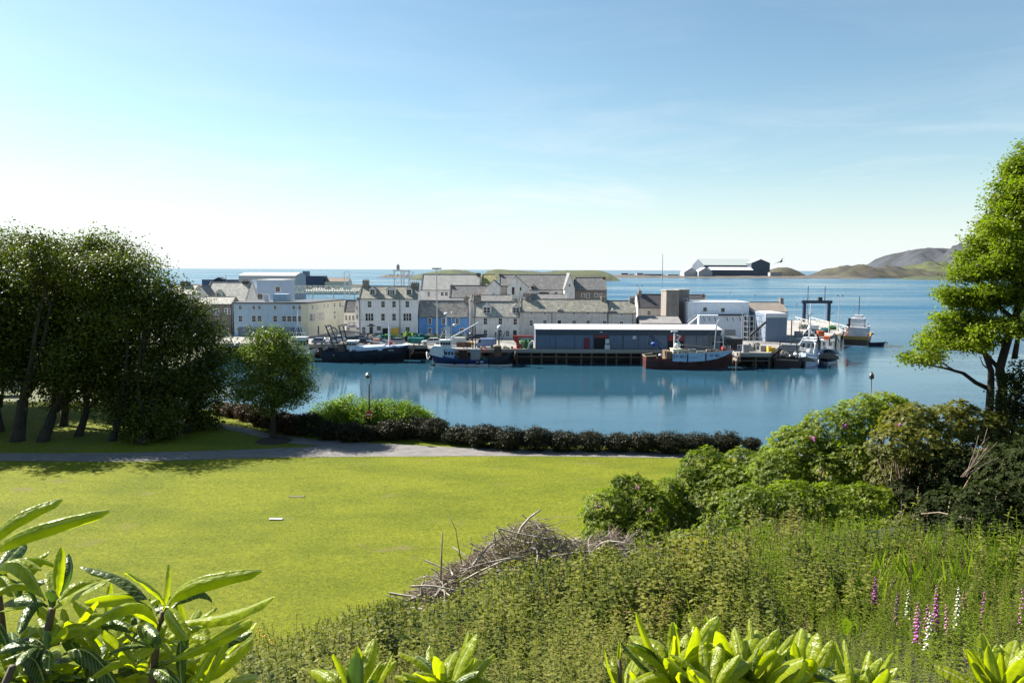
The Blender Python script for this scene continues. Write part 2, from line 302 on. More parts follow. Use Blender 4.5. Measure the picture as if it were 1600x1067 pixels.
# --- sea
def water_mat():
    m = bpy.data.materials.new('sea_water'); m.use_nodes = True; nt = m.node_tree; N = nt.nodes; L = nt.links; b = N['Principled BSDF']
    tc = N.new('ShaderNodeTexCoord'); sep = N.new('ShaderNodeSeparateXYZ'); L.new(tc.outputs['Object'], sep.inputs[0])
    # how open the water is: sheltered inside the harbour (x<75, y<165), breezy outside
    def mr(src, a, bb, c=0, d=1):
        n = N.new('ShaderNodeMapRange'); n.interpolation_type = 'SMOOTHSTEP'; n.inputs[1].default_value = a; n.inputs[2].default_value = bb; n.inputs[3].default_value = c; n.inputs[4].default_value = d; L.new(src, n.inputs[0]); return n.outputs[0]
    oy = mr(sep.outputs[1], 120, 300); ox = mr(sep.outputs[0], 20, 130)
    def math2(op, p, q):
        n = N.new('ShaderNodeMath'); n.operation = op
        for i, v in enumerate((p, q)):
            if isinstance(v, (int, float)): n.inputs[i].default_value = v
            else: L.new(v, n.inputs[i])
        return n.outputs[0]
    opn = math2('MAXIMUM', oy, math2('MULTIPLY', ox, .35))
    near = mr(sep.outputs[1], 60, 125, .16, 0.0)
    # ripple patches
    mp = N.new('ShaderNodeMapping'); mp.inputs['Scale'].default_value = (.35, 1.5, 1); L.new(tc.outputs['Object'], mp.inputs[0])
    pn = N.new('ShaderNodeTexNoise'); pn.inputs['Scale'].default_value = .009; pn.inputs['Detail'].default_value = 9; pn.inputs['Roughness'].default_value = .68; L.new(mp.outputs[0], pn.inputs['Vector'])
    patch = mr(pn.outputs['Fac'], .40, .62, .2, 1.4)
    amp = math2('MULTIPLY', math2('ADD', math2('ADD', math2('MULTIPLY', opn, .8), near), .012), patch)
    w1 = N.new('ShaderNodeTexNoise'); w1.inputs['Scale'].default_value = .9; w1.inputs['Detail'].default_value = 7; w1.inputs['Roughness'].default_value = .58
    mp2 = N.new('ShaderNodeMapping'); mp2.inputs['Scale'].default_value = (1, 1.6, 1); L.new(tc.outputs['Object'], mp2.inputs[0]); L.new(mp2.outputs[0], w1.inputs['Vector'])
    bp = N.new('ShaderNodeBump'); bp.inputs['Distance'].default_value = .55; L.new(amp, bp.inputs['Strength']); L.new(w1.outputs['Fac'], bp.inputs['Height'])
    L.new(bp.outputs[0], b.inputs['Normal'])
    cm = N.new('ShaderNodeMix'); cm.data_type = 'RGBA'; L.new(math2('MULTIPLY', opn, mr(pn.outputs['Fac'], .36, .64, .55, 1.0)), cm.inputs[0]); cm.inputs[6].default_value = (.022, .07, .105, 1); cm.inputs[7].default_value = (.012, .085, .16, 1)
    L.new(cm.outputs[2], b.inputs['Base Color']); b.inputs['IOR'].default_value = 1.33
    L.new(math2('MULTIPLY', mr(opn, 0, 1, .012, .26), mr(pn.outputs['Fac'], .40, .62, .5, 1.25)), b.inputs['Roughness'])
    return m
me = MB().poly([(-70000, -300, 0), (70000, -300, 0), (70000, 110000, 0), (-70000, 110000, 0)]).build('sea', water_mat()); tag(me, kind='structure')
# --- distant land
HEATH = mat('heath', (.06, .058, .032), (.032, .03, .028), rough=.95, scale=.012, detail=10, bump=.6, bscale=.06, contrast=(.4, .6))
ROCKY = mat('rocky_hill', (.05, .055, .068), (.03, .034, .037), rough=.95, scale=.01, detail=11, bump=1, bscale=.03, contrast=(.42, .58))
GRASSY = mat('hill_grass', (.07, .085, .03), (.045, .05, .028), rough=.95, scale=.02, detail=9, bump=.3, bscale=.06, contrast=(.4, .6))
SHOREM = mat('low_shore', (.13, .11, .085), (.05, .045, .045), rough=.95, scale=.03, detail=8)
def hill(name, pts, Y, depth, m, rough=.12, n=90, nd=22):
    P = [W(p[0], p[1], Y) for p in pts]; X = np.array([p.x for p in P]); Z = np.array([p.z for p in P])
    xs = np.linspace(X[0], X[-1], n); top = np.interp(xs, X, Z); V = []
    for j in range(nd):
        v = j / (nd - 1); prof = min(1, math.sin(min(v / .62, 1) * math.pi / 2) ** .75 if v < .62 else math.cos((v - .62) / .38 * math.pi / 2) ** .6 if v < 1 else 0)
        for i, x in enumerate(xs):
            nz = noise.fractal(Vector((x * 18 / (X[-1] - X[0]), v * 6, len(name) + X[0] * .01)), 1, 2, 5)
            z = top[i] * prof * (1 + rough * nz * (1 if v < .55 else .25)) - 1.5
            V.append((x, Y + depth * (v - .62) + nz * depth * .03, z))
    V = np.array(V); i, j = np.meshgrid(np.arange(n - 1), np.arange(nd - 1)); a = (j * n + i).ravel()
    return tag(np_mesh(name, V, np.stack([a, a + 1, a + n + 1, a + n], 1), m, None, True), kind='structure')
hill('hill', [(1374, 425), (1384, 420), (1393, 413), (1404, 406), (1418, 398), (1432, 389.5), (1446, 387.5), (1470, 388), (1480, 386), (1498, 388), (1530, 395), (1580, 404), (1660, 415), (1800, 426)], 3600, 1500, ROCKY, .6, 160, 40)
hill('headland', [(1268, 433), (1285, 427), (1300, 420), (1318, 416), (1340, 414), (1352, 415), (1362, 417), (1390, 417.5), (1400, 420), (1415, 423), (1440, 424), (1480, 426), (1560, 425)], 2450, 420, HEATH, .6, 140, 30)
hill('hill', [(1380, 434), (1400, 424), (1420, 415), (1432, 412), (1450, 413), (1480, 419), (1520, 421), (1600, 424), (1700, 425)], 2700, 500, GRASSY, .6, 130, 30)
hill('headland', [(1405, 437), (1425, 432), (1440, 430), (1470, 431), (1500, 433), (1560, 430), (1700, 430)], 1900, 160, GRASSY, .3, 100, 16)
hill('island', [(1195, 429), (1204, 421), (1215, 417.5), (1228, 417), (1240, 421), (1252, 430)], 2500, 160, HEATH, .1)
hill('low_shore', [(940, 432), (960, 428.6), (1000, 429.3), (1060, 430), (1120, 430.5), (1250, 430.5), (1300, 430), (1330, 433)], 2150, 260, SHOREM, .3, 160)
hill('island', [(590, 432.5), (605, 429), (620, 428), (640, 429), (662, 431)], 1900, 140, SHOREM, .5)
hill('hill', [(655, 428), (668, 425), (690, 421.3), (712, 420), (728, 421.5), (745, 426), (757, 431)], 1650, 300, GRASSY, .08)
hill('hill', [(752, 430), (762, 422), (775, 419.5), (800, 421), (830, 422.5), (848, 424.5), (870, 422), (900, 421.3), (925, 421), (940, 422), (950, 427), (952, 432)], 1600, 300, GRASSY, .08, 130)
hill('low_shore', [(255, 446), (300, 442), (372, 442), (460, 441), (545, 441), (562, 443), (575, 448)], 860, 130, SHOREM, .3, 130)
hill('islet', [(1402, 440), (1408, 438.4), (1424, 438.2), (1430, 439.5)], 1600, 20, ROCKY, .6, 30, 8)
hill('islet', [(1418, 446), (1424, 444.8), (1430, 445.6)], 1050, 5, ROCKY, .6, 20, 6)
# --- town ground: quay deck and streets, top at z = 3
QZ = 3.0
ASPH = mat('quay_surface', (.27, .255, .235), (.17, .165, .155), rough=.9, scale=.12, detail=10, contrast=(.42, .58)); CONC = M['concrete']
QE = [(-95, 176), (W(640, 540, 171).x, 171), (W(668, 542, 171).x, 171), (W(690, 545, 163).x, 163.3), (W(1140, 548, 163).x, 163.1), (W(1152, 552, 157.5).x, 157.5), (53.2, 157.5), (66, 184), (71, 235)]
slab = MB(); back = [(71, 300), (-40, 420), (-180, 420), (-180, 176)]
slab.extr([(x, y) for x, y in QE + back], 'z', QZ - .7, QZ)
tag(slab.build('quay', ASPH), kind='structure')
under = MB(); q2 = [(x, y + 5.5) for x, y in QE[:6]] + [(QE[6][0] - 5, QE[6][1] + 5.5), (QE[7][0] - 5, QE[7][1]), (QE[8][0] - 5, QE[8][1])] + [(b[0] + (-5 if b[0] > 0 else 5), b[1] - 5) for b in back]
under.extr(q2, 'z', -3, QZ - .71); tag(under.build('quay_bank', M['stone_dark']), kind='structure')
kb = MB()
for a, b in zip(QE[:-1], QE[1:]):
    a = Vector((*a, 0)); b = Vector((*b, 0)); d = (b - a).normalized(); n = Vector((-d.y, d.x, 0)) * .28
    kb.poly([a + Vector((0, 0, QZ + .16)), b + Vector((0, 0, QZ + .16)), b + n + Vector((0, 0, QZ + .16)), a + n + Vector((0, 0, QZ + .16))])
    o = -n * .35
    kb.poly([a + o + Vector((0, 0, QZ - .5)), b + o + Vector((0, 0, QZ - .5)), b + o + Vector((0, 0, QZ + .16)), a + o + Vector((0, 0, QZ + .16))])
    kb.poly([a + o + Vector((0, 0, QZ + .16)), b + o + Vector((0, 0, QZ + .16)), b + Vector((0, 0, QZ + .16)), a + Vector((0, 0, QZ + .16))])
    kb.poly([a + n + Vector((0, 0, QZ)), b + n + Vector((0, 0, QZ)), b + n + Vector((0, 0, QZ + .16)), a + n + Vector((0, 0, QZ + .16))])
tag(kb.build('quay_kerb', CONC), kind='structure')
# fenders/piles under the quay edge
pile_me = MB().tube([(0, 0, -3), (0, 0, 2.3)], .19, 7).mesh('pile', M['timber'])
k = 0
def pile(x, y):
    o = link('quay_pile', pile_me, None, (x, y, 0)); o.rotation_euler = (rnd.uniform(-.02, .02), rnd.uniform(-.02, .02), 0)
    return tag(o, 'dark timber pile standing in the water under the quay edge', 'pile', 'timber piles under the quay edge')
for a, b in zip(QE[1:-1], QE[2:]):
    L_ = math.dist(a, b); nn = int(L_ / 2.6)
    for i in range(nn + 1):
        t = (i + .5 * (i % 2) * .35) / max(nn, 1)
        if t > 1: continue
        pile(a[0] + (b[0] - a[0]) * t, a[1] + (b[1] - a[1]) * t + .35)
        if i % 2: pile(a[0] + (b[0] - a[0]) * t + .3, a[1] + (b[1] - a[1]) * t + 3)
for i in range(12): pile(-45 + i * 2.6 - 14, 173.2)
cb = MB()
for x in np.arange(QE[0][0], QE[4][0], 5.2): pass
for a, b in zip(QE[1:6], QE[2:7]):
    cb.bar((a[0], a[1] + .1, 1.5), (b[0], b[1] + .1, 1.5), .3)
cb.build('waling', M['timber']); tag(COL.objects['waling'], 'long dark timber waling beam running along the quay piles', 'quay beam')
# pier running out on the right

PIERM = mat('pier_deck', (.36, .34, .31), (.22, .2, .19), rough=.9, scale=.3, detail=8)
pr = MB(); pr.extr([(65.5, 184.5), (W(1284, 520, 190).x, 191), (W(1318, 505, 212).x, 212), (W(1322, 497, 250).x, 262), (65.5, 262)], 'z', 2.3, 3.1)
tag(pr.build('pier', PIERM), kind='structure')
for p in [(1262, 520, 190), (1284, 525, 190), (1292, 520, 196), (1301, 515, 203), (1310, 512, 209), (1318, 510, 216), (1320, 505, 228), (1321, 505, 240)]:
    v = W(*p); pile(v.x - .5, v.y)
# --- low land on the far left behind the wood, with the shore road
tag(MB().extr([(-150, 92), (-56, 92), (-50, 104), (-58, 128), (-66, 178), (-180, 178), (-180, 92)], 'z', -2, 2.6).build('shore_ground', mat('verge', (.09, .11, .03), (.13, .12, .08), scale=.1, rough=.95)), kind='structure')
# ================================================================== TOWN
WHITE = wall_mat('harled_white_wall', (.76, .73, .70)); GREYW = wall_mat('harled_grey_wall', (.62, .585, .55)); LILAC = wall_mat('pale_wall', (.80, .785, .80), .85)
BLUEW = wall_mat('blue_wall', (.11, .27, .58), .85); CREAM = wall_mat('cream_wall', (.66, .63, .48), .86); PALEB = wall_mat('pale_blue_wall', (.38, .50, .62), .88)
BROWNW = wall_mat('brown_render_wall', (.24, .20, .18)); SLATB = wall_mat('slate_blue_wall', (.16, .21, .29), .85); ICEW = wall_mat('ice_plant_wall', (.66, .70, .76), .86)
SL_L = slate_mat('pale_slate', (.38, .36, .32), (.26, .245, .22), (.48, .46, .38), .55); SL_M = slate_mat('mossy_slate', (.30, .28, .235), (.20, .19, .165), (.40, .38, .28), .5)
SL_D = slate_mat('dark_slate', (.10, .10, .11), (.075, .075, .085), (.15, .15, .15), .3); SL_G = slate_mat('grey_slate', (.21, .20, .20), (.15, .148, .15), (.28, .27, .24), .4)
SL_R = slate_mat('rough_stone_slate', (.25, .235, .22), (.13, .125, .12), (.34, .32, .28), .6, .7, .45)
CONCR = wall_mat('board_marked_concrete', (.24, .215, .195), .7); FARB = mat('far_hall_cladding', (.085, .10, .13), (.07, .085, .11), scale=.02, rough=.7); SHEET = mat('sheet_roof', (.5, .5, .5), (.38, .38, .38), rough=.5, scale=.4, stretch=(3, .3, 1)); BEIGE = mat('beige_roof', (.3, .25, .21), (.24, .2, .17), scale=.5, rough=.8)
BLUEC = mat('blue_cladding', (.13, .19, .33), (.11, .16, .28), scale=.3, rough=.5, stretch=(6, 1, .2)); WHITER = mat('white_sheet_roof', (.72, .72, .72), (.5, .5, .49), scale=.5, rough=.5, stretch=(4, .4, 1))
DOOR_D = M['dark_metal']
def window(parent, x, z, w, h, kind='s', fm=None, rev=.05, y=0, name='window'):
    """a window on the plane y=const of its building, looking towards -y"""
    fm = fm or M['trim']; a = .14 if w > .5 else .07
    f = MB()
    if kind == 'r':
        ring = [(x + w / 2 * math.cos(t), y - rev, z + w / 2 * math.sin(t)) for t in np.linspace(0, 2 * math.pi, 11)]
        f.tube(ring, .07, 4); fo = f.build(name, fm, parent)
        MB().extr([(x + w / 2 * math.cos(t), z + w / 2 * math.sin(t)) for t in np.linspace(0, 2 * math.pi, 11)[:-1]], 'y', y - .02, y + .05).build('pane', M['glass'], fo); return fo
    f.box(x - w / 2 - a, x - w / 2, y - rev, y, z - h / 2, z + h / 2); f.box(x + w / 2, x + w / 2 + a, y - rev, y, z - h / 2, z + h / 2)
    f.box(x - w / 2 - a, x + w / 2 + a, y - rev, y, z + h / 2, z + h / 2 + a)
    if kind in 'st2':
        f.box(x - w / 2, x + w / 2, y - rev * .8, y - .022, z - .035, z + .035)
        nb = {'s': 1, 't': 2, '2': 1}[kind]; wid = {'s': .035, 't': .16, '2': .14}[kind]
        for i in range(nb):
            xc = x - w / 2 + w * (i + 1) / (nb + 1)
            f.box(xc - wid / 2, xc + wid / 2, y - rev * .82, y - .021, z - h / 2, z + h / 2)
    fo = f.build(name, fm, parent)
    if kind == 'd': MB().box(x - w / 2, x + w / 2, y - .03, y + .03, z - h / 2, z + h / 2).build('panel', DOOR_D, fo)
    else:
        MB().box(x - w / 2, x + w / 2, y - .02, y + .03, z - h / 2, z + h / 2).build('pane', M['glass'], fo)
        MB().box(x - w / 2 - a * 1.3, x + w / 2 + a * 1.3, y - rev - .06, y, z - h / 2 - .1, z - h / 2 - .001).build('sill', fm, fo)
    return fo
def chimney_on(parent, x0, x1, y0, y1, z0, z1, m, pots=2):
    c = MB().box(x0, x1, y0, y1, z0, z1).box(x0 - .08, x1 + .08, y0 - .08, y1 + .08, z1, z1 + .16).build('chimney', m, parent)
    p = MB()
    for i in range(pots):
        xx = x0 + (x1 - x0) * (i + .5) / pots; p.tube([(xx, (y0 + y1) / 2, z1 + .16), (xx, (y0 + y1) / 2, z1 + .6)], [.15, .12], 6)
    if pots: link('chimney_pots' if pots > 1 else 'chimney_pot', p.mesh('chimney_pot', M['pot']), parent)
    return c
def house(name, label, px0, px1, Y, eaves, ridge, wm, rm, depth=8, base=3, wins=(), chims=(), dorms=(), pipes=(), skew=True, cat='house', fm=None, yref=None, over=.18, gw=None):
    """ridge parallel to the front; x positions and heights read off the picture at the depth of the front wall"""
    pm = (px0 + px1) / 2; yref = yref or (eaves + 40)
    depth = depth * .74 if Y < 240 else depth
    X0 = W(px0, yref, Y).x; X1 = W(px1, yref, Y).x; Ze = W(pm, eaves, Y).z - base; Zr = W(pm, ridge, Y + depth / 2).z - base; L_ = X1 - X0
    root = empty(name, (X0, Y, base), label, cat)
    lx = lambda px, py=yref: W(px, py, Y).x - X0
    lz = lambda px, py: W(px, py, Y).z - base
    MB().extr([(0, 0), (depth, 0), (depth, Ze), (depth / 2, Zr), (0, Ze)], 'x', 0, L_).build('wall', wm, root)
    sl = (Zr - Ze) / (depth / 2); t = .14
    r = MB(); r.extr([(-over, Ze - sl * over + .02), (depth / 2, Zr + .02), (depth / 2, Zr + t), (-over, Ze - sl * over + t)], 'x', -.04 if not skew else .18, L_ + (.04 if not skew else -.18))
    r.extr([(depth / 2 + .001, Zr + .02), (depth + over, Ze - sl * over + .02), (depth + over, Ze - sl * over + t), (depth / 2 + .001, Zr + t)], 'x', -.04 if not skew else .18, L_ + (.04 if not skew else -.18))
    roof = r.build('roof', rm, root)
    MB().tube([(.1, depth / 2, Zr + t), (L_ - .1, depth / 2, Zr + t)], .11, 6).build('ridge_tile', M['lead'], root)
    MB().box(0, L_, -over - .12, -over, Ze - sl * over - .04, Ze - sl * over + .1).build('gutter', M['lead'], root)
    if skew:
        for a in (0, L_ - .26):
            MB().extr([(-over, Ze - sl * over), (depth / 2, Zr), (depth + over, Ze - sl * over), (depth + over, Ze - sl * over + .28), (depth / 2, Zr + .3), (-over, Ze - sl * over + .28)], 'x', a - .02, a + .28).build('gable_coping', M['stone'], root)
    for c in chims:                 # (px0, px1, ytop, material, pots[, y fraction])
        fr = c[5] if len(c) > 5 else .5; yc = depth * fr
        zt = W(c[0], c[2], Y + yc).z - base; xa = W(c[0], yref, Y + yc).x - X0; xb = W(c[1], yref, Y + yc).x - X0
        zb = Zr - abs(yc - depth / 2) * sl - .4
        if xb > L_: xa -= xb - L_ - .01; xb = L_ - .01
        if xa < 0: xb -= xa - .01; xa = .01
        chimney_on(roof, xa, xb, yc - .55, yc + .55, zb, zt - .55, c[3], c[4])
    for wn in wins:                 # (px, py centre, w px, h px, kind)
        s = Y / 1200; window(root, lx(wn[0], wn[1]), lz(wn[0], wn[1]), wn[2] * s, wn[3] * s, wn[4], fm, name='door' if wn[4] == 'd' else 'window')
    for d in dorms:                 # (px0, px1, ytop of the walls, ybottom, peak y, nwin)
        s = Y / 1200; xa = lx(d[0]); xb = lx(d[1]); zb = lz(pm, d[3]); zt = lz(pm, d[2]); zp = lz(pm, d[4]); yf = max(.05, (zb - Ze) / sl if zb > Ze else .05)
        yb = min(depth / 2, (zp - Ze) / sl + .1)
        do = MB().extr([(xa, zb - .3), (xb, zb - .3), (xb, zt), ((xa + xb) / 2, zp), (xa, zt)], 'y', yf, yb, 0)
        e_ = .12
        for sg in (-1, 1):
            xo = xa - e_ if sg < 0 else xb + e_; xm = (xa + xb) / 2; dz = (zp - zt) / max(.1, (xb - xa) / 2) * e_
            do.extr([(xo, zt - dz), (xm, zp), (xm, zp + .12), (xo, zt - dz + .12)][::sg], 'y', yf - .12, yb, 1)
        dob = do.build('dormer', [WHITE if wm is not BROWNW else wm, rm], root)
        if d[5]:
            ww = (xb - xa) * .68; kd = {1: 's', 2: '2', 3: 't'}[d[5]]; hh = (zt - zb) * .78
            window(dob, (xa + xb) / 2, (zt + zb) / 2 - .02, ww, hh, kd, y=yf, name='window')
        else: MB().box(xa + .12, xb - .12, yf - .03, yf + .02, zb + .1, zt - .05).build('loading_door', DOOR_D, dob)
    for p in pipes: x = lx(p); MB().tube([(x, -.09, Ze - .2), (x, -.09, 0.1)], .07, 5).build('downpipe', M['dark_metal'], root)
    root['L'] = L_
    return root, roof, dict(lx=lx, lz=lz, L=L_, Ze=Ze, Zr=Zr, s=Y / 1200)
def gable_front(name, label, px0, px1, Y, eaves, peak, wm, rm, depth=10, base=3, wins=(), cat='house', yref=None, peakpx=None, fm=None):
    pm = (px0 + px1) / 2; yref = yref or eaves + 20; X0 = W(px0, yref, Y).x; X1 = W(px1, yref, Y).x; Ze = W(pm, eaves, Y).z - base; Zr = W(pm, peak, Y).z - base; L_ = X1 - X0
    xm = (W(peakpx, yref, Y).x - X0) if peakpx else L_ / 2
    root = empty(name, (X0, Y, base), label, cat)
    MB().extr([(0, 0), (L_, 0), (L_, Ze), (xm, Zr), (0, Ze)], 'y', 0, depth).build('wall', wm, root)
    r = MB(); o = .2
    s1 = (Zr - Ze) / xm; s2 = (Zr - Ze) / (L_ - xm)
    r.extr([(-o, Ze - s1 * o), (xm, Zr), (xm, Zr + .16), (-o, Ze - s1 * o + .16)], 'y', -.15, depth + .15)
    r.extr([(xm + .001, Zr), (L_ + o, Ze - s2 * o), (L_ + o, Ze - s2 * o + .16), (xm + .001, Zr + .16)], 'y', -.15, depth + .15)
    roof = r.build('roof', rm, root); s = Y / 1200
    for wn in wins: window(root, W(wn[0], wn[1], Y).x - X0, W(wn[0], wn[1], Y).z - base, wn[2] * s, wn[3] * s, wn[4], fm, name='door' if wn[4] == 'd' else 'window')
    return root, roof
def block(name, label, px0, px1, Y, top, wm, depth=10, base=3, wins=(), cat='building', yref=None, roofm=None, lip=.35, fm=None, bottom=None):
    pm = (px0 + px1) / 2; yref = yref or top + 20; X0 = W(px0, yref, Y).x; X1 = W(px1, yref, Y).x; Z = W(pm, top, Y).z - base; L_ = X1 - X0
    z0 = 0 if bottom is None else W(pm, bottom, Y).z - base
    root = empty(name, (X0, Y, base), label, cat)
    MB().box(0, L_, 0, depth, z0, Z - .02).build('wall', wm, root)
    roof = MB().box(-lip * .5, L_ + lip * .5, -lip * .5, depth + lip * .5, Z - .018, Z + lip * .6).build('roof', roofm or M['lead'], root); s = Y / 1200
    for wn in wins: window(root, W(wn[0], wn[1], Y).x - X0, W(wn[0], wn[1], Y).z - base, wn[2] * s, wn[3] * s, wn[4], fm, name='door' if wn[4] == 'd' else 'window')
    return root, roof, dict(L=L_, Z=Z)

ST = M['stone']
# ---- front row
r, rf, I = house('harbour_hotel', 'three storey pale hotel with four columns of sash windows, left of the blue house', 561, 653, 198, 466.7, 448, LILAC, SL_M, depth=9, cat='hotel', skew=True,
    wins=[(577.5, 475.5, 5, 9, 's'), (598.5, 475.5, 5, 9, 's'), (615.7, 475.5, 5, 9, 's'), (636.5, 475.5, 5, 9, 's'),
          (577.2, 495.5, 12, 11, 't'), (598.5, 495.5, 5, 10.5, 's'), (615.7, 495.5, 5, 10.5, 's'), (636.5, 495.5, 12, 11, 't'),
          (568.5, 516, 5, 10, 's'), (580, 517, 5.5, 13, 'd'), (637, 514.5, 6, 6.5, 's'), (592, 513, 6, 6, 's')],
    chims=[(568, 577.5, 436, ST, 3), (654, 666, 440, ST, 4)], dorms=[(576.5, 586.5, 452, 461, 447.5, 1), (603, 618, 452.5, 461, 448.5, 3), (634, 643.5, 452, 461, 447.5, 1)], pipes=(562.5, 625))
s = I['s']; x = I['lx'](580, 517)
MB().extr([(x - 1.0, I['lz'](580, 509.5)), (x + 1.0, I['lz'](580, 509.5)), (x, I['lz'](580, 505.5))], 'y', -.35, -.01).build('door_pediment', M['dark_metal'], r)
MB().box(I['lx'](598), I['lx'](606), -.4, -.02, I['lz'](600, 524.5) if I['lz'](600, 524.5) > .1 else .1, I['lz'](600, 513)).build('garage_door', M['black'], r)
MB().box(.02, I['L'] - .02, -.06, -.005, .0, .55).build('plinth', M['stone_dark'], r)
house('blue_house', 'bright blue painted house with white framed windows beside the hotel', 654.5, 731, 198, 494.8, 470.5, BLUEW, SL_R, depth=8.5,
    wins=[(671.5, 502, 4.6, 8.5, 's'), (693, 502, 4.6, 8.5, 's'), (714.7, 502, 4.6, 8.5, 's'), (671.5, 516.5, 4.5, 7, 's'), (693, 517, 4.5, 7, 's'), (722, 517, 7, 7, 's')], chims=[(731, 738, 461, ST, 1)], pipes=(704,))
house('white_house', 'white house with two gabled twin window dormers, right of the blue house', 739, 811.5, 189, 494.8, 472.8, WHITE, SL_L, depth=8.5,
    wins=[(758.5, 502, 5, 9, 's'), (781.8, 502, 5, 9, 's'), (805, 502.5, 5, 9, 's'), (758.5, 520.5, 5, 9.5, 's'), (781.5, 520.5, 5, 9.5, 's'), (793, 521, 5, 8, 's'), (804.5, 522.5, 5.5, 13, 'd')],
    chims=[(739.5, 751, 458.5, ST, 3)], dorms=[(753.5, 767.5, 479.5, 490, 473.5, 2), (799.5, 812.5, 480, 489.5, 475, 2)], pipes=(741,))
cr_ = [830, 851.5, 897, 919, 944.5]
r, rf, I = house('long_warehouse', 'long mossy roofed harled warehouse with a row of round windows under the eaves', 812.6, 950.3, 189, 487.2, 468.4, GREYW, SL_M, depth=9, cat='warehouse', yref=510,
    wins=[(p, 489.8, 3.2, 3.2, 'r') for p in cr_] + [(830, 504.5, 4.6, 8, 's'), (851.5, 503.5, 5, 6, 's'), (874, 503.5, 5.5, 6, 'k'), (897, 504, 5, 6, 's'), (919, 504, 5, 6, 's'), (944.5, 504.5, 5, 6, 's')],
    chims=[(820.5, 829.5, 458, ST, 3), (938.5, 947, 461, ST, 2)], dorms=[(870.5, 878, 484.5, 496.5, 482, 0)], pipes=(862.3, 949))
house('short_warehouse', 'short harled warehouse bay with one round window and a tall loading door', 951, 994, 189, 489, 470.8, GREYW, SL_M, depth=9, cat='warehouse', yref=510,
    wins=[(971, 492, 3.2, 3.2, 'r'), (971, 505.5, 5, 6, 's')], chims=[(994.5, 1003, 463, ST, 3)], dorms=[(953.5, 962, 486.5, 498, 483, 0)], pipes=(988.5,))
# annex gable walls right of the short warehouse
house('dark_slate_house', 'dark slate roofed house right of the mossy warehouses', 996, 1041, 205, 480.5, 460.5, GREYW, SL_D, depth=9, wins=[(1014, 489, 5, 6, 's')], chims=[(996, 1001, 452, ST, 1)])
house('grey_store', 'low grey store with a wide shallow roof behind the long shed', 1000, 1064, 186, 505.5, 495, CONCR, mat('felt_roof', (.27, .255, .25), (.2, .19, .19), scale=.7, rough=.9), depth=12, skew=False, cat='store')
r, rf, I = block('concrete_tower', 'blank grey concrete tower block rising above the grey store', 1041, 1061, 196, 454.5, CONCR, depth=7, cat='tower', roofm=M['concrete'])
block('stepped_tower', 'grey rendered annex with a lean-to roof behind the blank concrete tower', 1061, 1076.5, 199, 453.5, CONCR, depth=6, cat='annex', roofm=M['concrete'], wins=[(1071, 470, 5, 6, 'k')])
house('far_slate_house', 'dark roofed house just showing behind the white ice plant', 1070, 1104, 222, 474, 461, GREYW, SL_D, depth=8, chims=[(1098, 1104, 459, ST, 1)])
# ---- ice plant
r, rf, I = block('ice_plant', 'tall white ice plant with two small windows and black hooks under its gallery', 1075, 1170, 194, 472.5, ICEW, depth=11, base=3, wins=[(1101.5, 483.5, 5.6, 6.4, 'k'), (1129.5, 484.5, 5.6, 6.4, 'k')], roofm=M['white_paint'], lip=.2)
xl = lambda px, py=490: W(px, py, 190).x - r.location.x
zl = lambda px, py: W(px, py, 190).z - 3
MB().box(xl(1093), xl(1166), -4, -.02, 0, zl(1120, 492.5)).build('lower_wall', ICEW, r)
b = MB().box(xl(1122), xl(1165.5), -4.25, -4.02, zl(1120, 493.2), zl(1120, 490.6)); b.box(xl(1163.6), xl(1165.4), -4.3, -4.02, .2, zl(1164, 490.7)); b.build('service_pipe', M['dark_metal'], r)
for i, p in enumerate((1099, 1107.5, 1116, 1135, 1144, 1155)):
    MB().tube([(xl(p), -4.25, zl(p, 495.5)), (xl(p) + .15, -4.45, zl(p, 498)), (xl(p) + .35, -4.3, zl(p, 501.5))], .07, 5).build('hook', M['black'], r)
st = MB(); A = (xl(1074), -3.2, zl(1074, 509)); B_ = (xl(1094), -3.2, zl(1098, 492.5))
st.bar(A, B_, .22); st.bar((A[0], -4.1, A[2]), (B_[0], -4.1, B_[2]), .22); st.bar((A[0], -4.1, A[2] + 1), (B_[0], -4.1, B_[2] + 1), .1)
for i in range(12): t = i / 11; st.box(A[0] + (B_[0] - A[0]) * t - .14, A[0] + (B_[0] - A[0]) * t + .14, -4.1, -3.2, A[2] + (B_[2] - A[2]) * t, A[2] + (B_[2] - A[2]) * t + .05)
st.build('outside_stair', M['white_paint'], r)
rl = MB()
for i in range(9): q = xl(1096) + (xl(1122) - xl(1096)) * i / 8; rl.bar((q, -3.9, zl(1100, 492.5)), (q, -3.9, zl(1100, 492.5) + 1.05), .05)
rl.bar((xl(1096), -3.9, zl(1100, 492.5) + 1.05), (xl(1122), -3.9, zl(1100, 492.5) + 1.05), .06); rl.build('railing', M['grey_metal'], r)
MB().box(xl(1133), xl(1150), -4.06, -4.01, .1, zl(1140, 515)).build('shutter', M['grey_metal'], r)
r, rf, I = house('beige_roof_store', 'long beige roofed building at the right end of the quay, behind the framework', 1170, 1229, 197, 487.5, 473, PALEB, BEIGE, depth=10, skew=True, cat='store', chims=[(1225, 1230, 464, ST, 1)], wins=[(1180, 499, 4, 5, 'k'), (1189, 499, 4, 5, 'k')])
r, rf, I = block('slate_blue_hut', 'slate blue flat roofed block with a pale parapet, right end of the quay buildings', 1196.5, 1229, 184, 490, SLATB, depth=12, wins=[(1213.5, 524, 3.2, 9, 'd')], roofm=M['white_paint'], lip=.1)
MB().box(-.25, I['L'] + .25, -.3, -.01, I['Z'] - .95, I['Z'] + .05).build('parapet', M['white_paint'], r)
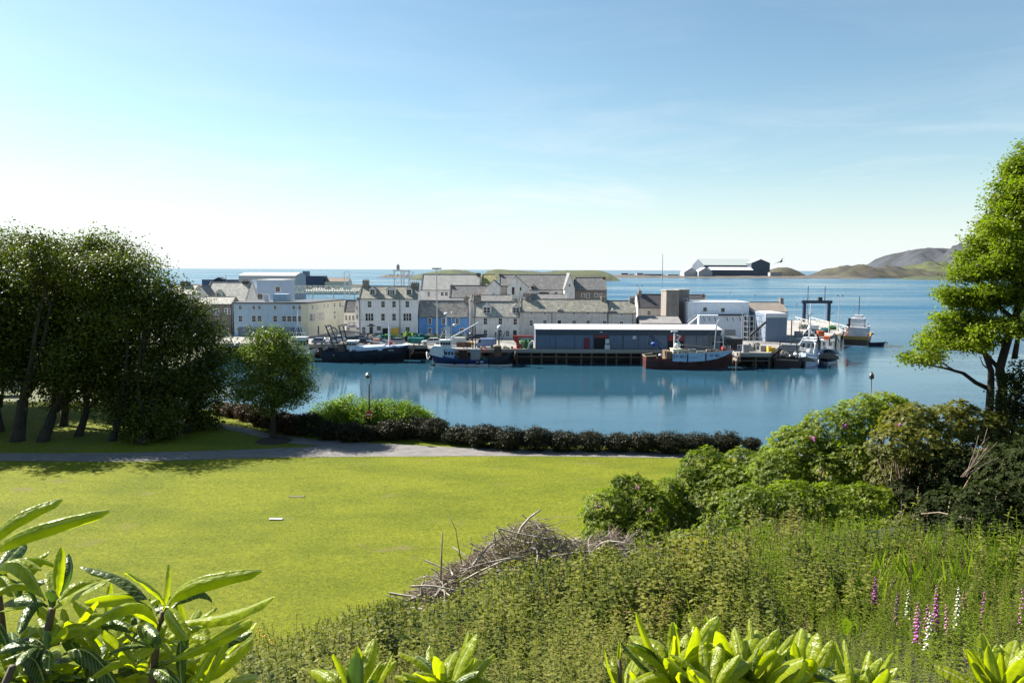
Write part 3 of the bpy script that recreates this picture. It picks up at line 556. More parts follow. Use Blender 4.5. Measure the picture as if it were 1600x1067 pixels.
MB().box(.9, I['L'] - 1.2, -.06, -.01, .1, I['Z'] - 2).build('roller_door', mat('door_blue', (.13, .18, .26), rough=.5, stretch=(1, 1, 14)), r)
# scaffold frame with a sloping conveyor
x0 = W(1168, 520, 181).x; root = empty('steel_framework', (x0, 181, 3), 'open grey steel framework with a black conveyor sloping down from it', 'framework')
zt = W(1180, 494, 181).z - 3; Wd = W(1196, 520, 181).x - x0; f = MB()
for xx in (0, Wd * .33, Wd * .66, Wd):
    for yy in (0, 3): f.bar((xx, yy, 0), (xx, yy, zt), .14)
for zz in np.linspace(1.2, zt, 5):
    for yy in (0, 3): f.bar((0, yy, zz), (Wd, yy, zz), .11)
    for xx in (0, Wd): f.bar((xx, 0, zz), (xx, 3, zz), .11)
f.bar((0, 0, 1.2), (Wd * .33, 0, zt * .5), .08); f.bar((Wd, 0, zt * .5), (Wd * .66, 0, zt), .08); f.build('frame', M['galvanised'], root)
MB().bar((W(1171, 524, 180).x - x0, -1, W(1171, 525, 180).z - 3), (W(1197, 502, 180).x - x0, -1, W(1197, 503, 180).z - 3), .55).build('conveyor', M['black'], root)
f = MB()
for i in range(9): f.bar((Wd * .75, -.1, .3 + i * .55), (Wd * .75 + .7, -.1, .3 + i * .55), .06)
f.bar((Wd * .75, -.1, 0), (Wd * .75, -.1, 5.2), .08); f.bar((Wd * .75 + .7, -.1, 0), (Wd * .75 + .7, -.1, 5.2), .08); f.build('ladder', M['white_paint'], root)
# ---- upper back row
house('big_roof_hall', 'big hall with a wide pale plain roof behind the hotel chimney', 657, 750, 226, 453, 429.5, WHITE, mat('pale_roof', (.40, .39, .36), (.3, .29, .27), scale=.6, rough=.8, detail=7), depth=13, wins=[(691, 459.5, 4, 5, 's'), (697.5, 459.5, 4, 5, 's'), (670, 460, 3, 7, 's')], chims=[(744.5, 751, 424.5, M['stone_dark'], 0)], cat='hall')
house('low_slate_house', 'grey slate house tucked below the big pale roof', 702, 761, 212, 464.8, 446.8, WHITE, SL_G, depth=9, chims=[(700.5, 705, 444, ST, 1)])
house('moss_roof_house', 'small house with a yellow mossed roof patch between the hall and the gabled tower', 752, 775, 228, 446, 429.5, GREYW, slate_mat('yellow_moss_slate', (.2, .19, .16), (.15, .14, .12), (.34, .31, .06), .75), depth=11)
gable_front('pediment_tower', 'square white tower house with a small pediment and a slit window', 761.5, 782, 211, 447.5, 438, WHITE, SL_D, depth=9, wins=[(770.5, 461, 1.5, 5.5, 'k')], cat='tower')
block('tower_annex', 'plain pale annex right of the pediment tower', 782.2, 792, 213, 447.5, GREYW, depth=8, cat='annex')
gable_front('gabled_house', 'tall white gable end with a dark upper door in the middle of the old town', 792.3, 826, 209, 449, 431, WHITE, SL_D, depth=14, wins=[(801.8, 454.5, 4, 11.5, 'd'), (813.5, 451.5, 2.5, 5, 'k'), (806, 469, 4, 4, 'k')], peakpx=804.5)
house('great_slate_hall', 'very long grey slate roofed hall on the skyline of the town', 779, 888, 224, 452.5, 430, WHITE, SL_G, depth=14, cat='hall', chims=[(776.5, 780.5, 426, M['stone_dark'], 0)], wins=[(850, 459, 15, 5, 'k'), (869, 459, 4, 5, 's')], dorms=[(829, 835.5, 447.5, 452, 443.5, 0)])
gable_front('white_gable_end', 'narrow white gable end between the two long slate roofs', 882.3, 898, 218, 450, 427.5, WHITE, SL_G, depth=12, wins=[(890, 446, 2, 3, 'k')])
house('end_slate_house', 'slate house with a row of small windows at the right end of the back row', 898.5, 947.5, 222, 453, 434.5, BROWNW, SL_G, depth=11, wins=[(911, 461.5, 4, 5, 's'), (918.5, 462, 4.5, 6, 's'), (931.5, 461.5, 5, 5, 's'), (939, 461.5, 3, 4.5, 's')], chims=[(943.5, 948, 431, M['stone_dark'], 1)])
house('mid_link_house', 'low grey roofed link house behind the white dormered house', 735, 800, 204, 470.5, 462, GREYW, SL_G, depth=7)
house('back_yard_house', 'plain yard house with small windows below the great slate hall', 818, 886, 206, 468, 460.5, WHITE, SL_G, depth=7, wins=[(833, 473, 4, 5, 's')])
# ---- left block
r, rf, I = block('pale_blue_building', 'long pale blue flat roofed building with ribbon windows on the left of the harbour', 365.5, 481, 193, 474.5, PALEB, depth=14, cat='building', fm=M['white_paint'],
    wins=[(375.5, 480.5, 4, 5.5, 's'), (396.5, 480.5, 4, 5, 's'), (405.5, 480.5, 4, 5, 's'), (430, 480.5, 4, 5, 's'), (459, 480.5, 4, 5, 's'), (468.5, 480.5, 4, 5, 's'),
          (375.7, 498, 5, 9, 's'), (396.7, 498, 5.5, 9, 's'), (405.5, 498, 5.5, 9, 's'), (430, 498, 5.5, 9, 's'), (444, 498, 6, 8, 's'), (452, 498, 6, 8, 's'), (460, 498, 6, 8, 's'), (469, 498, 6, 8, 's'), (476.5, 498, 5, 8, 's')], roofm=M['lead'], lip=.5)
MB().box(I['L'] * .05, I['L'] + .02, -.08, -.01, 0, W(420, 511, 193).z - 3).build('shopfront_band', mat('shopfront_blue', (.07, .1, .16), (.16, .2, .28), scale=1.2, rough=.4, stretch=(2, 1, .4)), r)
MB().box(W(413.5, 470, 197).x - r.location.x, W(419.5, 470, 197).x - r.location.x, 4, 5, I['Z'], W(416, 460, 197).z - 3).build('roof_vent_stack', M['white_paint'], rf)
MB().box(W(426.5, 470, 198).x - r.location.x, W(448, 470, 198).x - r.location.x, 5, 8.5, I['Z'], W(430, 459.5, 198).z - 3).build('roof_plant_room', PALEB, rf)
# cream wing, its long front turned to the right
A0 = W(481, 500, 192.6); A1 = W(537.5, 500, 214); ang = math.atan2(A1.y - A0.y, A1.x - A0.x); Lw = math.hypot(A1.x - A0.x, A1.y - A0.y)
root = empty('cream_wing', (A0.x + .05, A0.y, 3), 'cream painted flat roofed building turned towards the harbour beside the pale blue one', 'building', rz=ang)
Zc = W(481, 474.2, 193).z - 3
MB().box(0, Lw, 0, 9, 0, Zc).build('wall', CREAM, root); MB().box(-.2, Lw + .25, -.25, 9.2, Zc + .001, Zc + .32).build('roof', M['lead'], root)
for f_, zz, w_, h_ in ((.12, 7.15, .75, .9), (.24, 7.15, .75, .9), (.43, 7.15, .75, .9), (.53, 7.15, .75, .9), (.72, 7.15, .75, .9), (.88, 7.15, .75, .9), (.08, 4.7, 1.2, 1.7), (.16, 4.7, 1.2, 1.7), (.28, 4.7, 1.2, 1.9), (.36, 4.7, 1.2, 1.9), (.72, 5.2, .9, .7), (.72, 4.0, .9, .7), (.45, 2.0, .7, .6), (.52, 2.0, .7, .6), (.26, 1.2, .8, 2.2)):
    window(root, Lw * f_, zz * Zc / 8.2, w_, h_, 's' if zz > 1.5 else 'd', M['white_paint'], name='window' if zz > 1.5 else 'door')
MB().box(Lw * .42, Lw * .66, -.09, -.01, Zc * .42, Zc * .68).build('blank_panel', mat('cream_panel', (.7, .67, .54), rough=.7), root)
# left houses
house('brown_house', 'brown rendered house with white framed windows left of the pale blue building', 306, 364.5, 197, 475, 464.5, BROWNW, SL_L, depth=7, wins=[(335, 487, 3.2, 8, 's'), (340, 487, 3.2, 8, 's'), (353, 486.5, 3.2, 8, 's'), (358, 486.5, 3.2, 8, 's'), (320, 487, 3.5, 8, 's')], pipes=(362,))
house('light_slate_house', 'big house with a light slate roof, one dormer and stone chimneys', 320, 386, 207, 470, 441.5, WHITE, SL_L, depth=13, dorms=[(337, 346.5, 457.5, 465, 453.5, 1)], chims=[(357.5, 361.5, 442, WHITE, 1), (381.5, 390, 437, M['stone_dark'], 2)])
gable_front('pale_gable_house', 'pale gabled house with one small window, left of the light slate roof', 303, 327, 205, 462, 447.5, WHITE, SL_G, depth=10, wins=[(311.5, 460, 4, 4.5, 's')])
house('stone_chimney_house', 'house at the left with a broad stone chimney, partly behind the wood', 262, 304, 206, 460, 446, WHITE, SL_L, depth=10, chims=[(285, 297, 437.5, M['stone_dark'], 2)])
r, rf, I = gable_front('industrial_gable', 'pale industrial shed with a grey gable behind the light slate house', 387, 402, 236, 452, 437.5, mat('white_cladding', (.5, .52, .55), rough=.5), WHITER, depth=3, cat='shed') + (None,)
r, rf, I = block('blue_front_shed', 'pale blue industrial block with a white roof edge and a dark window', 401.5, 440, 232, 438.5, mat('blue_sheet', (.3, .38, .52), (.26, .34, .46), rough=.5, scale=.5), depth=14, wins=[(406.5, 463.5, 8, 9, 'k'), (434, 452, 7, 8, 'k')], roofm=M['white_paint'], lip=.5, cat='shed')
house('far_warehouse', 'far grey warehouse with a long white roof beyond the left houses', 374, 462, 430, 431, 426, mat('grey_cladding', (.42, .43, .44), rough=.6), WHITER, depth=22, base=1, skew=False, cat='warehouse')
block('long_low_shed', 'long low grey shed near the shore at the far left', 316, 372, 780, 437.3, mat('shed_grey', (.13, .15, .2), rough=.7), depth=14, base=1.5, cat='shed')
gable_front('dark_boat_shed', 'small dark gabled shed among the low sheds at the far left', 335, 349, 770, 436.8, 433.5, mat('shed_dark', (.03, .04, .07), rough=.7), M['lead'], depth=10, base=1.5, cat='shed')
block('dark_depot', 'dark blue grey depot block beyond the lattice walkway', 464, 506, 800, 431.5, mat('depot_blue', (.07, .085, .14), rough=.6), depth=16, base=1.5, cat='depot')
block('small_tank_house', 'small blue grey block standing on the roofline of the dark depot', 473, 481.5, 810, 424, mat('tank_blue', (.2, .25, .3), rough=.6), depth=8, base=1.5, cat='tank house')
house('brown_roof_depot', 'low brown roofed depot right of the dark depot', 508, 545, 800, 440, 434.5, CREAM, mat('brown_roof', (.24, .18, .14), rough=.8), depth=16, base=1.5, skew=False, cat='depot')
house('lane_house', 'small white house with a dark roof in the lane between cream building and hotel', 537, 556, 222, 487, 469.5, WHITE, SL_D, depth=8, wins=[(541, 496.5, 3, 7, 's'), (546.5, 496.5, 3, 7, 's'), (552, 496.5, 3, 7, 's')])
gable_front('lane_gable', 'narrow white gable with stacked windows in the lane beside the hotel', 555, 561.5, 218, 474, 466, WHITE, SL_D, depth=8, wins=[(558, 481, 2, 5, 's'), (558, 495, 2.4, 6, 's')])
# ---- fish market shed on the quay edge
X0 = W(837, 530, 164.6).x; X1 = W(1126, 530, 164.6).x; Ls = X1 - X0; Zs = W(980, 515.5, 164.6).z - 3; Dp = 11
root = empty('fish_shed', (X0, 164.6, 3), 'long low quay shed with grey blue panels and a white sheet roof', 'shed')
MB().box(0, Ls, .12, Dp, 0, Zs - .03).build('wall', mat('shed_wall_grey', (.1, .115, .15), rough=.7), root)
MB().box(-.05, Ls + .05, -.25, .11, Zs - 1.05, Zs).build('fascia', mat('shed_fascia', (.045, .06, .085), (.06, .07, .09), rough=.6, scale=.8), root)
zr = W(980, 507.3, 164.6 + Dp / 2).z - 3
r_ = MB(); r_.extr([(-.45, Zs + .01), (Dp / 2, zr), (Dp / 2, zr + .12), (-.45, Zs + .13)], 'x', -.2, Ls + .3, 0); r_.extr([(Dp / 2 + .001, zr), (Dp + .4, Zs), (Dp + .4, Zs + .12), (Dp / 2 + .001, zr + .12)], 'x', -.2, Ls + .3, 0)
for i in range(int(Ls / .55)): r_.tube([(i * .55, -.45, Zs + .14), (i * .55, Dp / 2, zr + .13)], .035, 4, 0)
rf = r_.build('roof', mat('weathered_white_roof', (.42, .42, .43), (.18, .18, .19), rough=.65, scale=1.6, detail=9, stretch=(1, .5, 1), contrast=(.3, .45)), root)
MB().extr([(.1, Zs), (Dp, Zs), (Dp / 2, zr - .02)], 'x', Ls - .1, Ls + .02).build('gable', mat('shed_gable', (.07, .065, .06), rough=.8), root)
pan = mat('shed_panel', (.12, .165, .235), (.095, .13, .19), rough=.5, scale=.6, detail=6, bump=.15, stretch=(4, 4, .5)); pan2 = mat('shed_panel_grey', (.17, .185, .21), (.13, .14, .16), rough=.6, scale=.6, stretch=(4, 4, .5))
sx = lambda p: W(p, 530, 164.6).x - X0
for a, b in ((838, 868), (868, 898), (898, 927.5), (951, 973), (974, 998), (998, 1020), (1020, 1043)): MB().box(sx(a) + .05, sx(b) - .05, -.02, .11, .12, Zs - 1.1).build('wall_panel', pan, root)
for a, b in ((1069, 1088), (1088, 1108), (1108, 1126)): MB().box(sx(a) + .05, sx(b) - .05, -.02, .11, .12, Zs - 1.1).build('wall_panel', pan2, root)
tag(MB().box(sx(912), sx(921.5), -.06, -.025, .05, 2.5).build('door', mat('maroon_paint', (.2, .03, .05), rough=.6), root), 'maroon red door')
MB().box(sx(928.5), sx(950.5), -.02, .1, 0, Zs - 1.1).build('doorway', M['black'], root)  # solid black panel, the darkness of the opening put into its colour
tag(MB().box(sx(928.5), sx(950.5), -.1, -.03, Zs - 1.75, Zs - 1.06).build('shutter', mat('faded_red', (.27, .045, .045), rough=.6, stretch=(1, 1, 12)), root), 'red roller shutter half rolled up')
MB().box(sx(1044), sx(1068), -.02, .1, 0, Zs - 1.1).build('doorway', M['black'], root)  # black panel again, painted dark in place of a real recess
tag(MB().box(sx(1044), sx(1068), -.1, -.03, Zs - 2.3, Zs - 1.06).build('shutter', mat('red_shutter', (.35, .04, .04), rough=.6, stretch=(1, 1, 12)), root), 'red roller shutter')
MB().box(sx(1113), sx(1120), -.06, -.022, 1.1, 2.7).build('window', M['glass'], root)
MB().box(sx(988.5), sx(994), -.07, -.022, 2.3, 2.95).build('notice_board', M['white_paint'], root)
MB().box(sx(937), sx(941), -.4, -.26, Zs - .55, Zs - .35).build('lamp', M['white_paint'], root)
for p in (1141,): pass
o = MB().box(0, 1.0, 0, .9, 0, 1.0).box(.05, .95, .05, .85, 1.0, 1.06).box(.1, .9, .1, .8, 1.35, 2.3).box(.12, .3, .1, .3, 1.06, 1.35).build('ice_box', M['white_paint'], None, loc=(W(945, 545, 164).x, 163.6, 3)); tag(o, 'white stacked insulated boxes standing in the dark shed doorway', 'fish box')
block('dark_lean_to', 'dark lean-to store at the right end of the long quay shed', 1127, 1160, 165.5, 530.5, mat('tarred_wall', (.06, .055, .055), rough=.9), depth=7, base=3, cat='store', wins=[(1155, 542, 4, 5, 'k')])
# ---- far shipyard sheds across the bay
r, rf, I = house('far_shipyard_hall', 'huge blue grey fabrication hall across the bay, tallest building on the far shore', 1099, 1180, 2300, 414.5, 405, FARB, mat('hall_roof', (.33, .37, .36), rough=.7), depth=150, base=1, skew=False, cat='hall', over=.5)
r2 = empty('hall_end', (0, 0, 0), '', 'x'); bpy.data.objects.remove(r2)
gable_front('far_hall_gable', 'gabled blue end bay of the huge fabrication hall across the bay', 1173.5, 1202.5, 2260, 411, 405, FARB, mat('hall_roof_dark', (.3, .33, .34), rough=.7), depth=60, base=1, cat='hall')
house('far_low_sheds', 'long low sheds with a bright roof in front of the fabrication hall', 1110, 1176, 2150, 422, 417.5, FARB, WHITER, depth=60, base=1, skew=False, cat='shed')
gable_front('far_white_shed', 'left pale shed of the gabled pair before the fabrication hall', 1068.5, 1091, 2120, 425, 418, mat('far_pale', (.42, .42, .44), rough=.7), WHITER, depth=50, base=1, cat='shed')
gable_front('far_white_shed', 'right pale shed of the gabled pair before the fabrication hall', 1091, 1112.5, 2100, 424.5, 418, mat('far_pale_b', (.40, .40, .42), rough=.7), WHITER, depth=50, base=1, cat='shed')
for i, (a, b, t, Y, c, lb) in enumerate([(948, 951, 427, 2130, (.5, .5, .5), 'small white hut on the far spit nearest the town roofs'), (971, 981, 427.3, 2135, (.12, .12, .2), 'dark low shed on the far spit'), (995, 1004, 427, 2135, (.3, .3, .33), 'grey hut with a stack in the middle of the far spit'), (983, 990, 428.3, 2135, (.55, .55, .55), 'white low hut beside the dark shed on the far spit'), (1203, 1222, 425.8, 2150, (.35, .33, .32), 'low pale store right of the fabrication hall'), (1006, 1036, 428.6, 2135, (.16, .15, .22), 'long dark wall building on the far spit'), (1043, 1060, 429.3, 2135, (.36, .3, .26), 'low brown store left of the pale gabled sheds')]):
    block('far_hut', lb, a, b, Y, t, mat('hut_wall_%s' % 'abcdefg'[i], c), depth=20, base=1, cat='hut', lip=1, roofm=mat('hut_roof_%s' % 'abcdefg'[i], tuple(v * .8 for v in c)))
for px, Y, w_, h_, c, lb in ((446, 640, 5, 2.6, (.35, .06, .05), 'red container on the far wharf, left'), (453, 650, 4, 2.4, (.5, .5, .5), 'white container on the far wharf, left'), (461, 640, 4, 3, (.1, .12, .2), 'navy container on the far wharf'), (482, 690, 6, 2.4, (.3, .07, .05), 'red shed on the far wharf before the dark depot'), (512, 690, 5, 2.5, (.3, .2, .14), 'brown container on the far wharf, right'), (526, 700, 4, 2, (.5, .48, .42), 'pale container on the far wharf, right'), (438, 650, 4, 2.2, (.4, .42, .45), 'grey container behind the blue industrial block')):
    v = W(px, 440, Y); f = MB().box(-w_ / 2, w_ / 2, -1.3, 1.3, 0, h_)
    for i in range(int(w_ / .5)): f.box(-w_ / 2 + i * .5 + .1, -w_ / 2 + i * .5 + .3, -1.36, -1.3, .1, h_ - .1)
    tag(f.build('container', mat('container_%d' % px, c), None, loc=(v.x, Y, 2.0)), lb, 'container')
a = W(430, 445, 640); b_ = W(560, 445, 640); tag(MB().box(a.x, b_.x, 625, 740, -2, 2.0).build('wharf', CONC), kind='structure')
# ---- masts and lamps
def lamp_mast(px, ytop, Y, label, base=3, heads=4, ring=False, t=.16):
    v = W(px, ytop, Y); h = v.z - base; root = empty('lamp_mast', (v.x, Y, base), label, 'lamp mast')
    MB().tube([(0, 0, 0), (0, 0, h)], [t * 1.3, t * .7], 6).build('pole', M['galvanised'], root)
    for i in range(heads):
        a = 2 * math.pi * i / heads + .4; x, y = math.cos(a) * .9, math.sin(a) * .9
        m_ = MB().bar((0, 0, h - .1), (x, y, h + .15), .09); m_.box(x - .3, x + .3, y - .2, y + .2, h + .05, h + .35); m_.build('floodlight', M['grey_metal'], root)
    return root
lamp_mast(682.3, 421, 190, 'tallest lamp mast on the quay, in front of the blue house')
lamp_mast(1311.8, 463, 215, 'lamp mast with two heads at the end of the pier', heads=2, t=.1)
lamp_mast(1160.5, 486, 178, 'slim lamp mast before the steel framework', heads=0, t=.1)
lamp_mast(1241, 476, 240, 'thin pole left of the pier portal', heads=1, t=.07)
lamp_mast(1138, 458, 262, 'thin pole showing above the ice plant roof, left', heads=1, t=.08, base=3)
lamp_mast(1175.5, 462, 262, 'thin pole showing above the ice plant roof, right', heads=1, t=.08, base=3)
lamp_mast(999, 447, 240, 'white radar pole above the dark slate house', heads=2, t=.12)
lamp_mast(353, 429.5, 500, 'thin mast above the low sheds at the far left', heads=0, t=.25, base=2)
lamp_mast(1035.5, 397, 1500, 'very tall thin mast far across the bay', heads=1, t=.7, base=1)
# street lamp on the quay, arm to the right
# ---- ferry linkspan towers beyond the town (white)
def portal(name, label, px0, px1, ytop, Y, base, m, th, cat='gantry', extra=()):
    a = W(px0, ytop, Y); b = W(px1, ytop, Y); root = empty(name, (a.x, Y, base), label, cat); h = a.z - base; L_ = b.x - a.x
    for x in (0, L_): MB().box(x - th / 2, x + th / 2, -th / 2, th / 2, 0, h).build('leg', m, root)
    MB().box(-th, L_ + th, -th * .6, th * .6, h + .002, h + th * 1.1).build('beam', m, root)
    return root, L_, h
r, L_, h = portal('white_linkspan_portal', 'white lifting portal with a small cabin beyond the hotel roof', 616, 627, 424, 420, 2, M['white_paint'], .7)
MB().box(L_ * .35, L_ * .75, -.6, .6, h + .8, h + 3.2).tube([(L_ * .55, 0, h + 3.2), (L_ * .55, 0, h + 3.9)], .5, 6).build('cabin', M['grey_metal'], r)
b = MB(); b.bar((0, 0, h * .4), (L_, 0, h * .8), .3); b.bar((L_, 0, h * .4), (0, 0, h * .8), .3); b.build('brace', M['white_paint'], r)
r, L_, h = portal('white_linkspan_portal', 'taller pair of white posts right of the lifting portal, beyond the hotel roof', 631, 639, 425, 425, 2, M['white_paint'], .8)
v = W(641, 440, 400); root = empty('white_crane', (v.x, 400, 2), 'small white crane with a raised jib behind the hotel chimney', 'crane')
MB().box(-.8, 1.2, -1, 1, 0, v.z - 2 - .5).build('cab', M['white_paint'], root); MB().bar((0, 0, v.z - 3), (1.5, 0, v.z + 3.2), .45).bar((1.5, 0, v.z + 3.2), (3.3, 0, v.z - 1.5), .25).build('jib', M['white_paint'], root)
v = W(541, 425, 330); root = empty('lattice_tower', (v.x - 1, 330, 2), 'white lattice tower standing right of the pale walkway', 'tower'); h = W(541, 425, 330).z - 2; Lw_ = 2.2
b = MB()
for x in (0, Lw_):
    for y in (0, 1.6): b.bar((x, y, 0), (x, y, h), .22)
for i in range(7):
    z0 = h * i / 7; z1 = h * (i + 1) / 7; b.bar((0, 0, z0), (Lw_, 0, z1), .14) if i % 2 else b.bar((Lw_, 0, z0), (0, 0, z1), .14); b.bar((0, 0, z1), (Lw_, 0, z1), .16)
b.build('lattice', M['white_paint'], root); MB().box(-.3, Lw_ + .3, -.3, 1.9, h * .55, h * .62).build('platform', M['galvanised'], root)
# pale lattice walkway
a = W(438, 457.5, 300); b_ = W(569, 457.5, 300); root = empty('lattice_walkway', (a.x, 300, 0), 'long pale lattice walkway crossing behind the left buildings', 'walkway'); L_ = b_.x - a.x; z0 = a.z; z1 = W(438, 446.5, 300).z
PALEG = mat('pale_green_steel', (.5, .55, .5), rough=.6); b = MB()
b.bar((0, 0, z0), (L_, 0, z0), .35); b.bar((0, 0, z1), (L_, 0, z1), .28); b.bar((0, 3, z0), (L_, 3, z0), .3); b.bar((0, 3, z1), (L_, 3, z1), .28)
nn = 16
for i in range(nn):
    x0 = L_ * i / nn; x1 = L_ * (i + 1) / nn; xm = (x0 + x1) / 2
    for y in (0, 3): b.bar((x0, y, z0), (xm, y, z1), .34); b.bar((xm, y, z1), (x1, y, z0), .34)
b.build('truss', PALEG, root); MB().box(0, L_, .1, 2.9, z0 - .1, z0 + .05).build('deck', M['galvanised'], root)
for i in range(4):
    p = MB().bar((L_ * (i + .5) / 4, 1.5, -2), (L_ * (i + .5) / 4, 1.5, z0 - .12), .5); p.build('leg', M['galvanised'], root)
# ---- pier portal (dark blue)
PY = 258
r, L_, h = portal('pier_portal', 'dark blue steel portal with two tall masts at the end of the pier', 1257, 1295.5, 474, PY, 3.1, M['navy'], .9, cat='portal')
for px, yt in ((1263, 447), (1289.5, 447)):
    v = W(px, yt, PY); MB().tube([(v.x - r.location.x, 0, h + .5), (v.x - r.location.x, 0, v.z - 3.1)], .11, 5).build('mast', M['dark_metal'], r)
MB().box(L_ * .55, L_ * .7, -.5, .5, h + .95, h + 2.1).build('winch_box', M['dark_metal'], r)
f = MB()
for i in range(10): x = -.6 + (L_ + 1.2) * i / 9; f.bar((x, -.6, h + 1), (x, -.6, h + 2), .06)
f.bar((-.6, -.6, h + 2), (L_ + .6, -.6, h + 2), .07); f.build('railing', M['dark_metal'], r)
for x in (1.1, L_ - 1.1): MB().bar((x, 0, 0), (x, 0, h), .25).build('guide_rail', M['galvanised'], r)
r.rotation_euler = (0, 0, 0)
lk = MB(); v0 = W(1262, 497, 258); v1 = W(1318, 503, 216)
for dx in (0, 4.5):
    for i in range(7):
        t0 = i / 7; t1 = (i + 1) / 7
        p = lambda t, z: (v0.x + (v1.x - v0.x) * t - dx, 256 + (214 - 256) * t + dx * .3, 3.15 + z)
        lk.bar(p(t0, .1), p(t1, .1), .22); lk.bar(p(t0, 1.5), p(t1, 1.5), .2); lk.bar(p(t0, .1), p((t0 + t1) / 2, 1.5), .14); lk.bar(p((t0 + t1) / 2, 1.5), p(t1, .1), .14)
tag(lk.build('linkspan_ramp', mat('pale_steel', (.5, .47, .42), rough=.7)), 'pale steel lattice ramp running along the pier to the blue portal', 'ramp')
# shore building and wall at the far left, seen between the trunks
block('shore_store', 'low slate blue store on the shore seen between the tree trunks at the left', 28, 78, 118, 575, SLATB, depth=6, base=2.6, cat='store')
# ================================================================== BOATS
def boat_hull(root, L_, B, zs, zb, mats, draft=.9, sheer=2.2, stripe=.32, band=.45, rake=.06, transom=.8, n=18, bul=.75, fine=2.4):
    """hull from stern (x=0) to bow (x=L), water at z=0. mats: below water, stripe, hull, band"""
    V = []; st = []
    for i in range(n + 1):
        t = i / n; b = B / 2 * (transom + (1 - transom) * math.sin(min(t / .45, 1) * math.pi / 2)) if t < .45 else B / 2 * max(0.0, 1 - ((t - .45) / .55) ** fine) ** .72
        b = max(b, .04); s = zs + (zb - zs) * t ** sheer + (.25 * (1 - t) ** 3)
        wl = b * (.9 - .25 * t ** 3); x = t * L_ * (1 - rake) ; top = lambda z: x + L_ * rake * t ** 3 * min(1, max(0, z) / zb) + (0)
        zz = [-draft * (1 - .4 * t ** 6), 0.0, stripe, stripe + (s - stripe) * (1 - band), s]
        bb = [b * .15, wl, wl * 1.02, b * .97, b * 1.02]
        st.append((x, b, s, top)); V.append([(top(z), q, z) for z, q in zip(zz, bb)])
    mb = MB(); m = len(V[0])
    for sg in (1, -1):
        k = len(mb.v)
        for r in V:
            for (x, y, z) in r: mb.v.append((x, y * sg, z))
        for i in range(n):
            for j in range(m - 1):
                q = (k + i * m + j, k + (i + 1) * m + j, k + (i + 1) * m + j + 1, k + i * m + j + 1); mb.f.append(q if sg < 0 else q[::-1]); mb.m.append((0, 1, 2, 3)[j])
    for j in range(m - 1):
        a, b_ = V[0][j], V[0][j + 1]; mb.poly([(a[0], -a[1], a[2]), (a[0], a[1], a[2]), (b_[0], b_[1], b_[2]), (b_[0], -b_[1], b_[2])], (0, 1, 2, 3)[j])
    hull = mb.build('hull', mats, root, smooth=False)
    d = MB()
    for i in range(n):
        (x0, b0, s0, t0), (x1, b1, s1, t1) = st[i], st[i + 1]
        d.poly([(t0(s0), -b0 * .97, s0 - bul), (t1(s1), -b1 * .97, s1 - bul), (t1(s1), b1 * .97, s1 - bul), (t0(s0), b0 * .97, s0 - bul)])
    d.build('deck', M['deck_wood'], root)
    r = MB()
    for sg in (1, -1): r.tube([(t(s), b * 1.03 * sg, s + .02) for (x, b, s, t) in st], .09, 5)
    r.tube([(st[0][3](st[0][2]), y, st[0][2] + .02) for y in (-st[0][1], st[0][1])], .09, 5)
    r.build('gunwale', mats[4] if len(mats) > 4 else M['white_paint'], root)
    return st
def cabin(root, x0, x1, y0, y1, z0, z1, m, name='wheelhouse', wins=3, side=3, roofm=None, slope=.15):
    w_ = MB().extr([(x0, z0), (x1, z0), (x1 - slope, z1), (x0 + slope * .5, z1)], 'y', y0, y1).build(name, m, root)
    MB().box(x0 - .1, x1 + .1, y0 - .12, y1 + .12, z1 + .002, z1 + .1).build('cabin_roof', roofm or m, w_)
    zc = z0 + (z1 - z0) * .68; h = (z1 - z0) * .3
    for i in range(side):
        xx = x0 + (x1 - x0) * (i + .6) / (side + .2)
        for y, s in ((y0, -1), (y1, 1)): MB().box(xx - .22, xx + .22, min(y, y + .03 * s), max(y, y + .03 * s), zc - h / 2, zc + h / 2).build('window', M['glass'], w_)
    for i in range(wins):
        yy = y0 + (y1 - y0) * (i + .5) / wins; xw = x1 - slope * .68
        MB().box(xw - .02, xw + .06, yy - .25, yy + .25, zc - h / 2, zc + h / 2).build('window', M['glass'], w_)
    return w_
def rail(root, pts, h=.9, m=None, r=.035, name='railing', posts=None):
    b = MB(); pts = [Vector(p) for p in pts]
    for p in pts: b.tube([p, p + Vector((0, 0, h))], r, 4)
    for z in (h, h * .55): b.tube([p + Vector((0, 0, z)) for p in pts], r, 4)
    return b.build(name, m or M['white_paint'], root)
def text_obj(s, size, parent, loc, rot, m, name='lettering'):
    c = bpy.data.curves.new(name, 'FONT'); c.body = s; c.size = size; c.extrude = .01; c.align_x = 'CENTER'; c.align_y = 'CENTER'
    o = bpy.data.objects.new(name, c); COL.objects.link(o); dg = bpy.context.evaluated_depsgraph_get(); me = bpy.data.meshes.new_from_object(o.evaluated_get(dg)); bpy.data.objects.remove(o)
    me.materials.clear(); me.materials.append(m); o = link(name, me, parent, loc); o.rotation_euler = rot; return o
HALF = (math.pi / 2, 0, 0)
WP = M['white_paint']; BL = M['black_hull']; NV = M['navy']; DM = M['dark_metal']
BOATW = mat('boat_white_blue', (.50, .60, .74), (.4, .5, .64), rough=.5, scale=1.2)
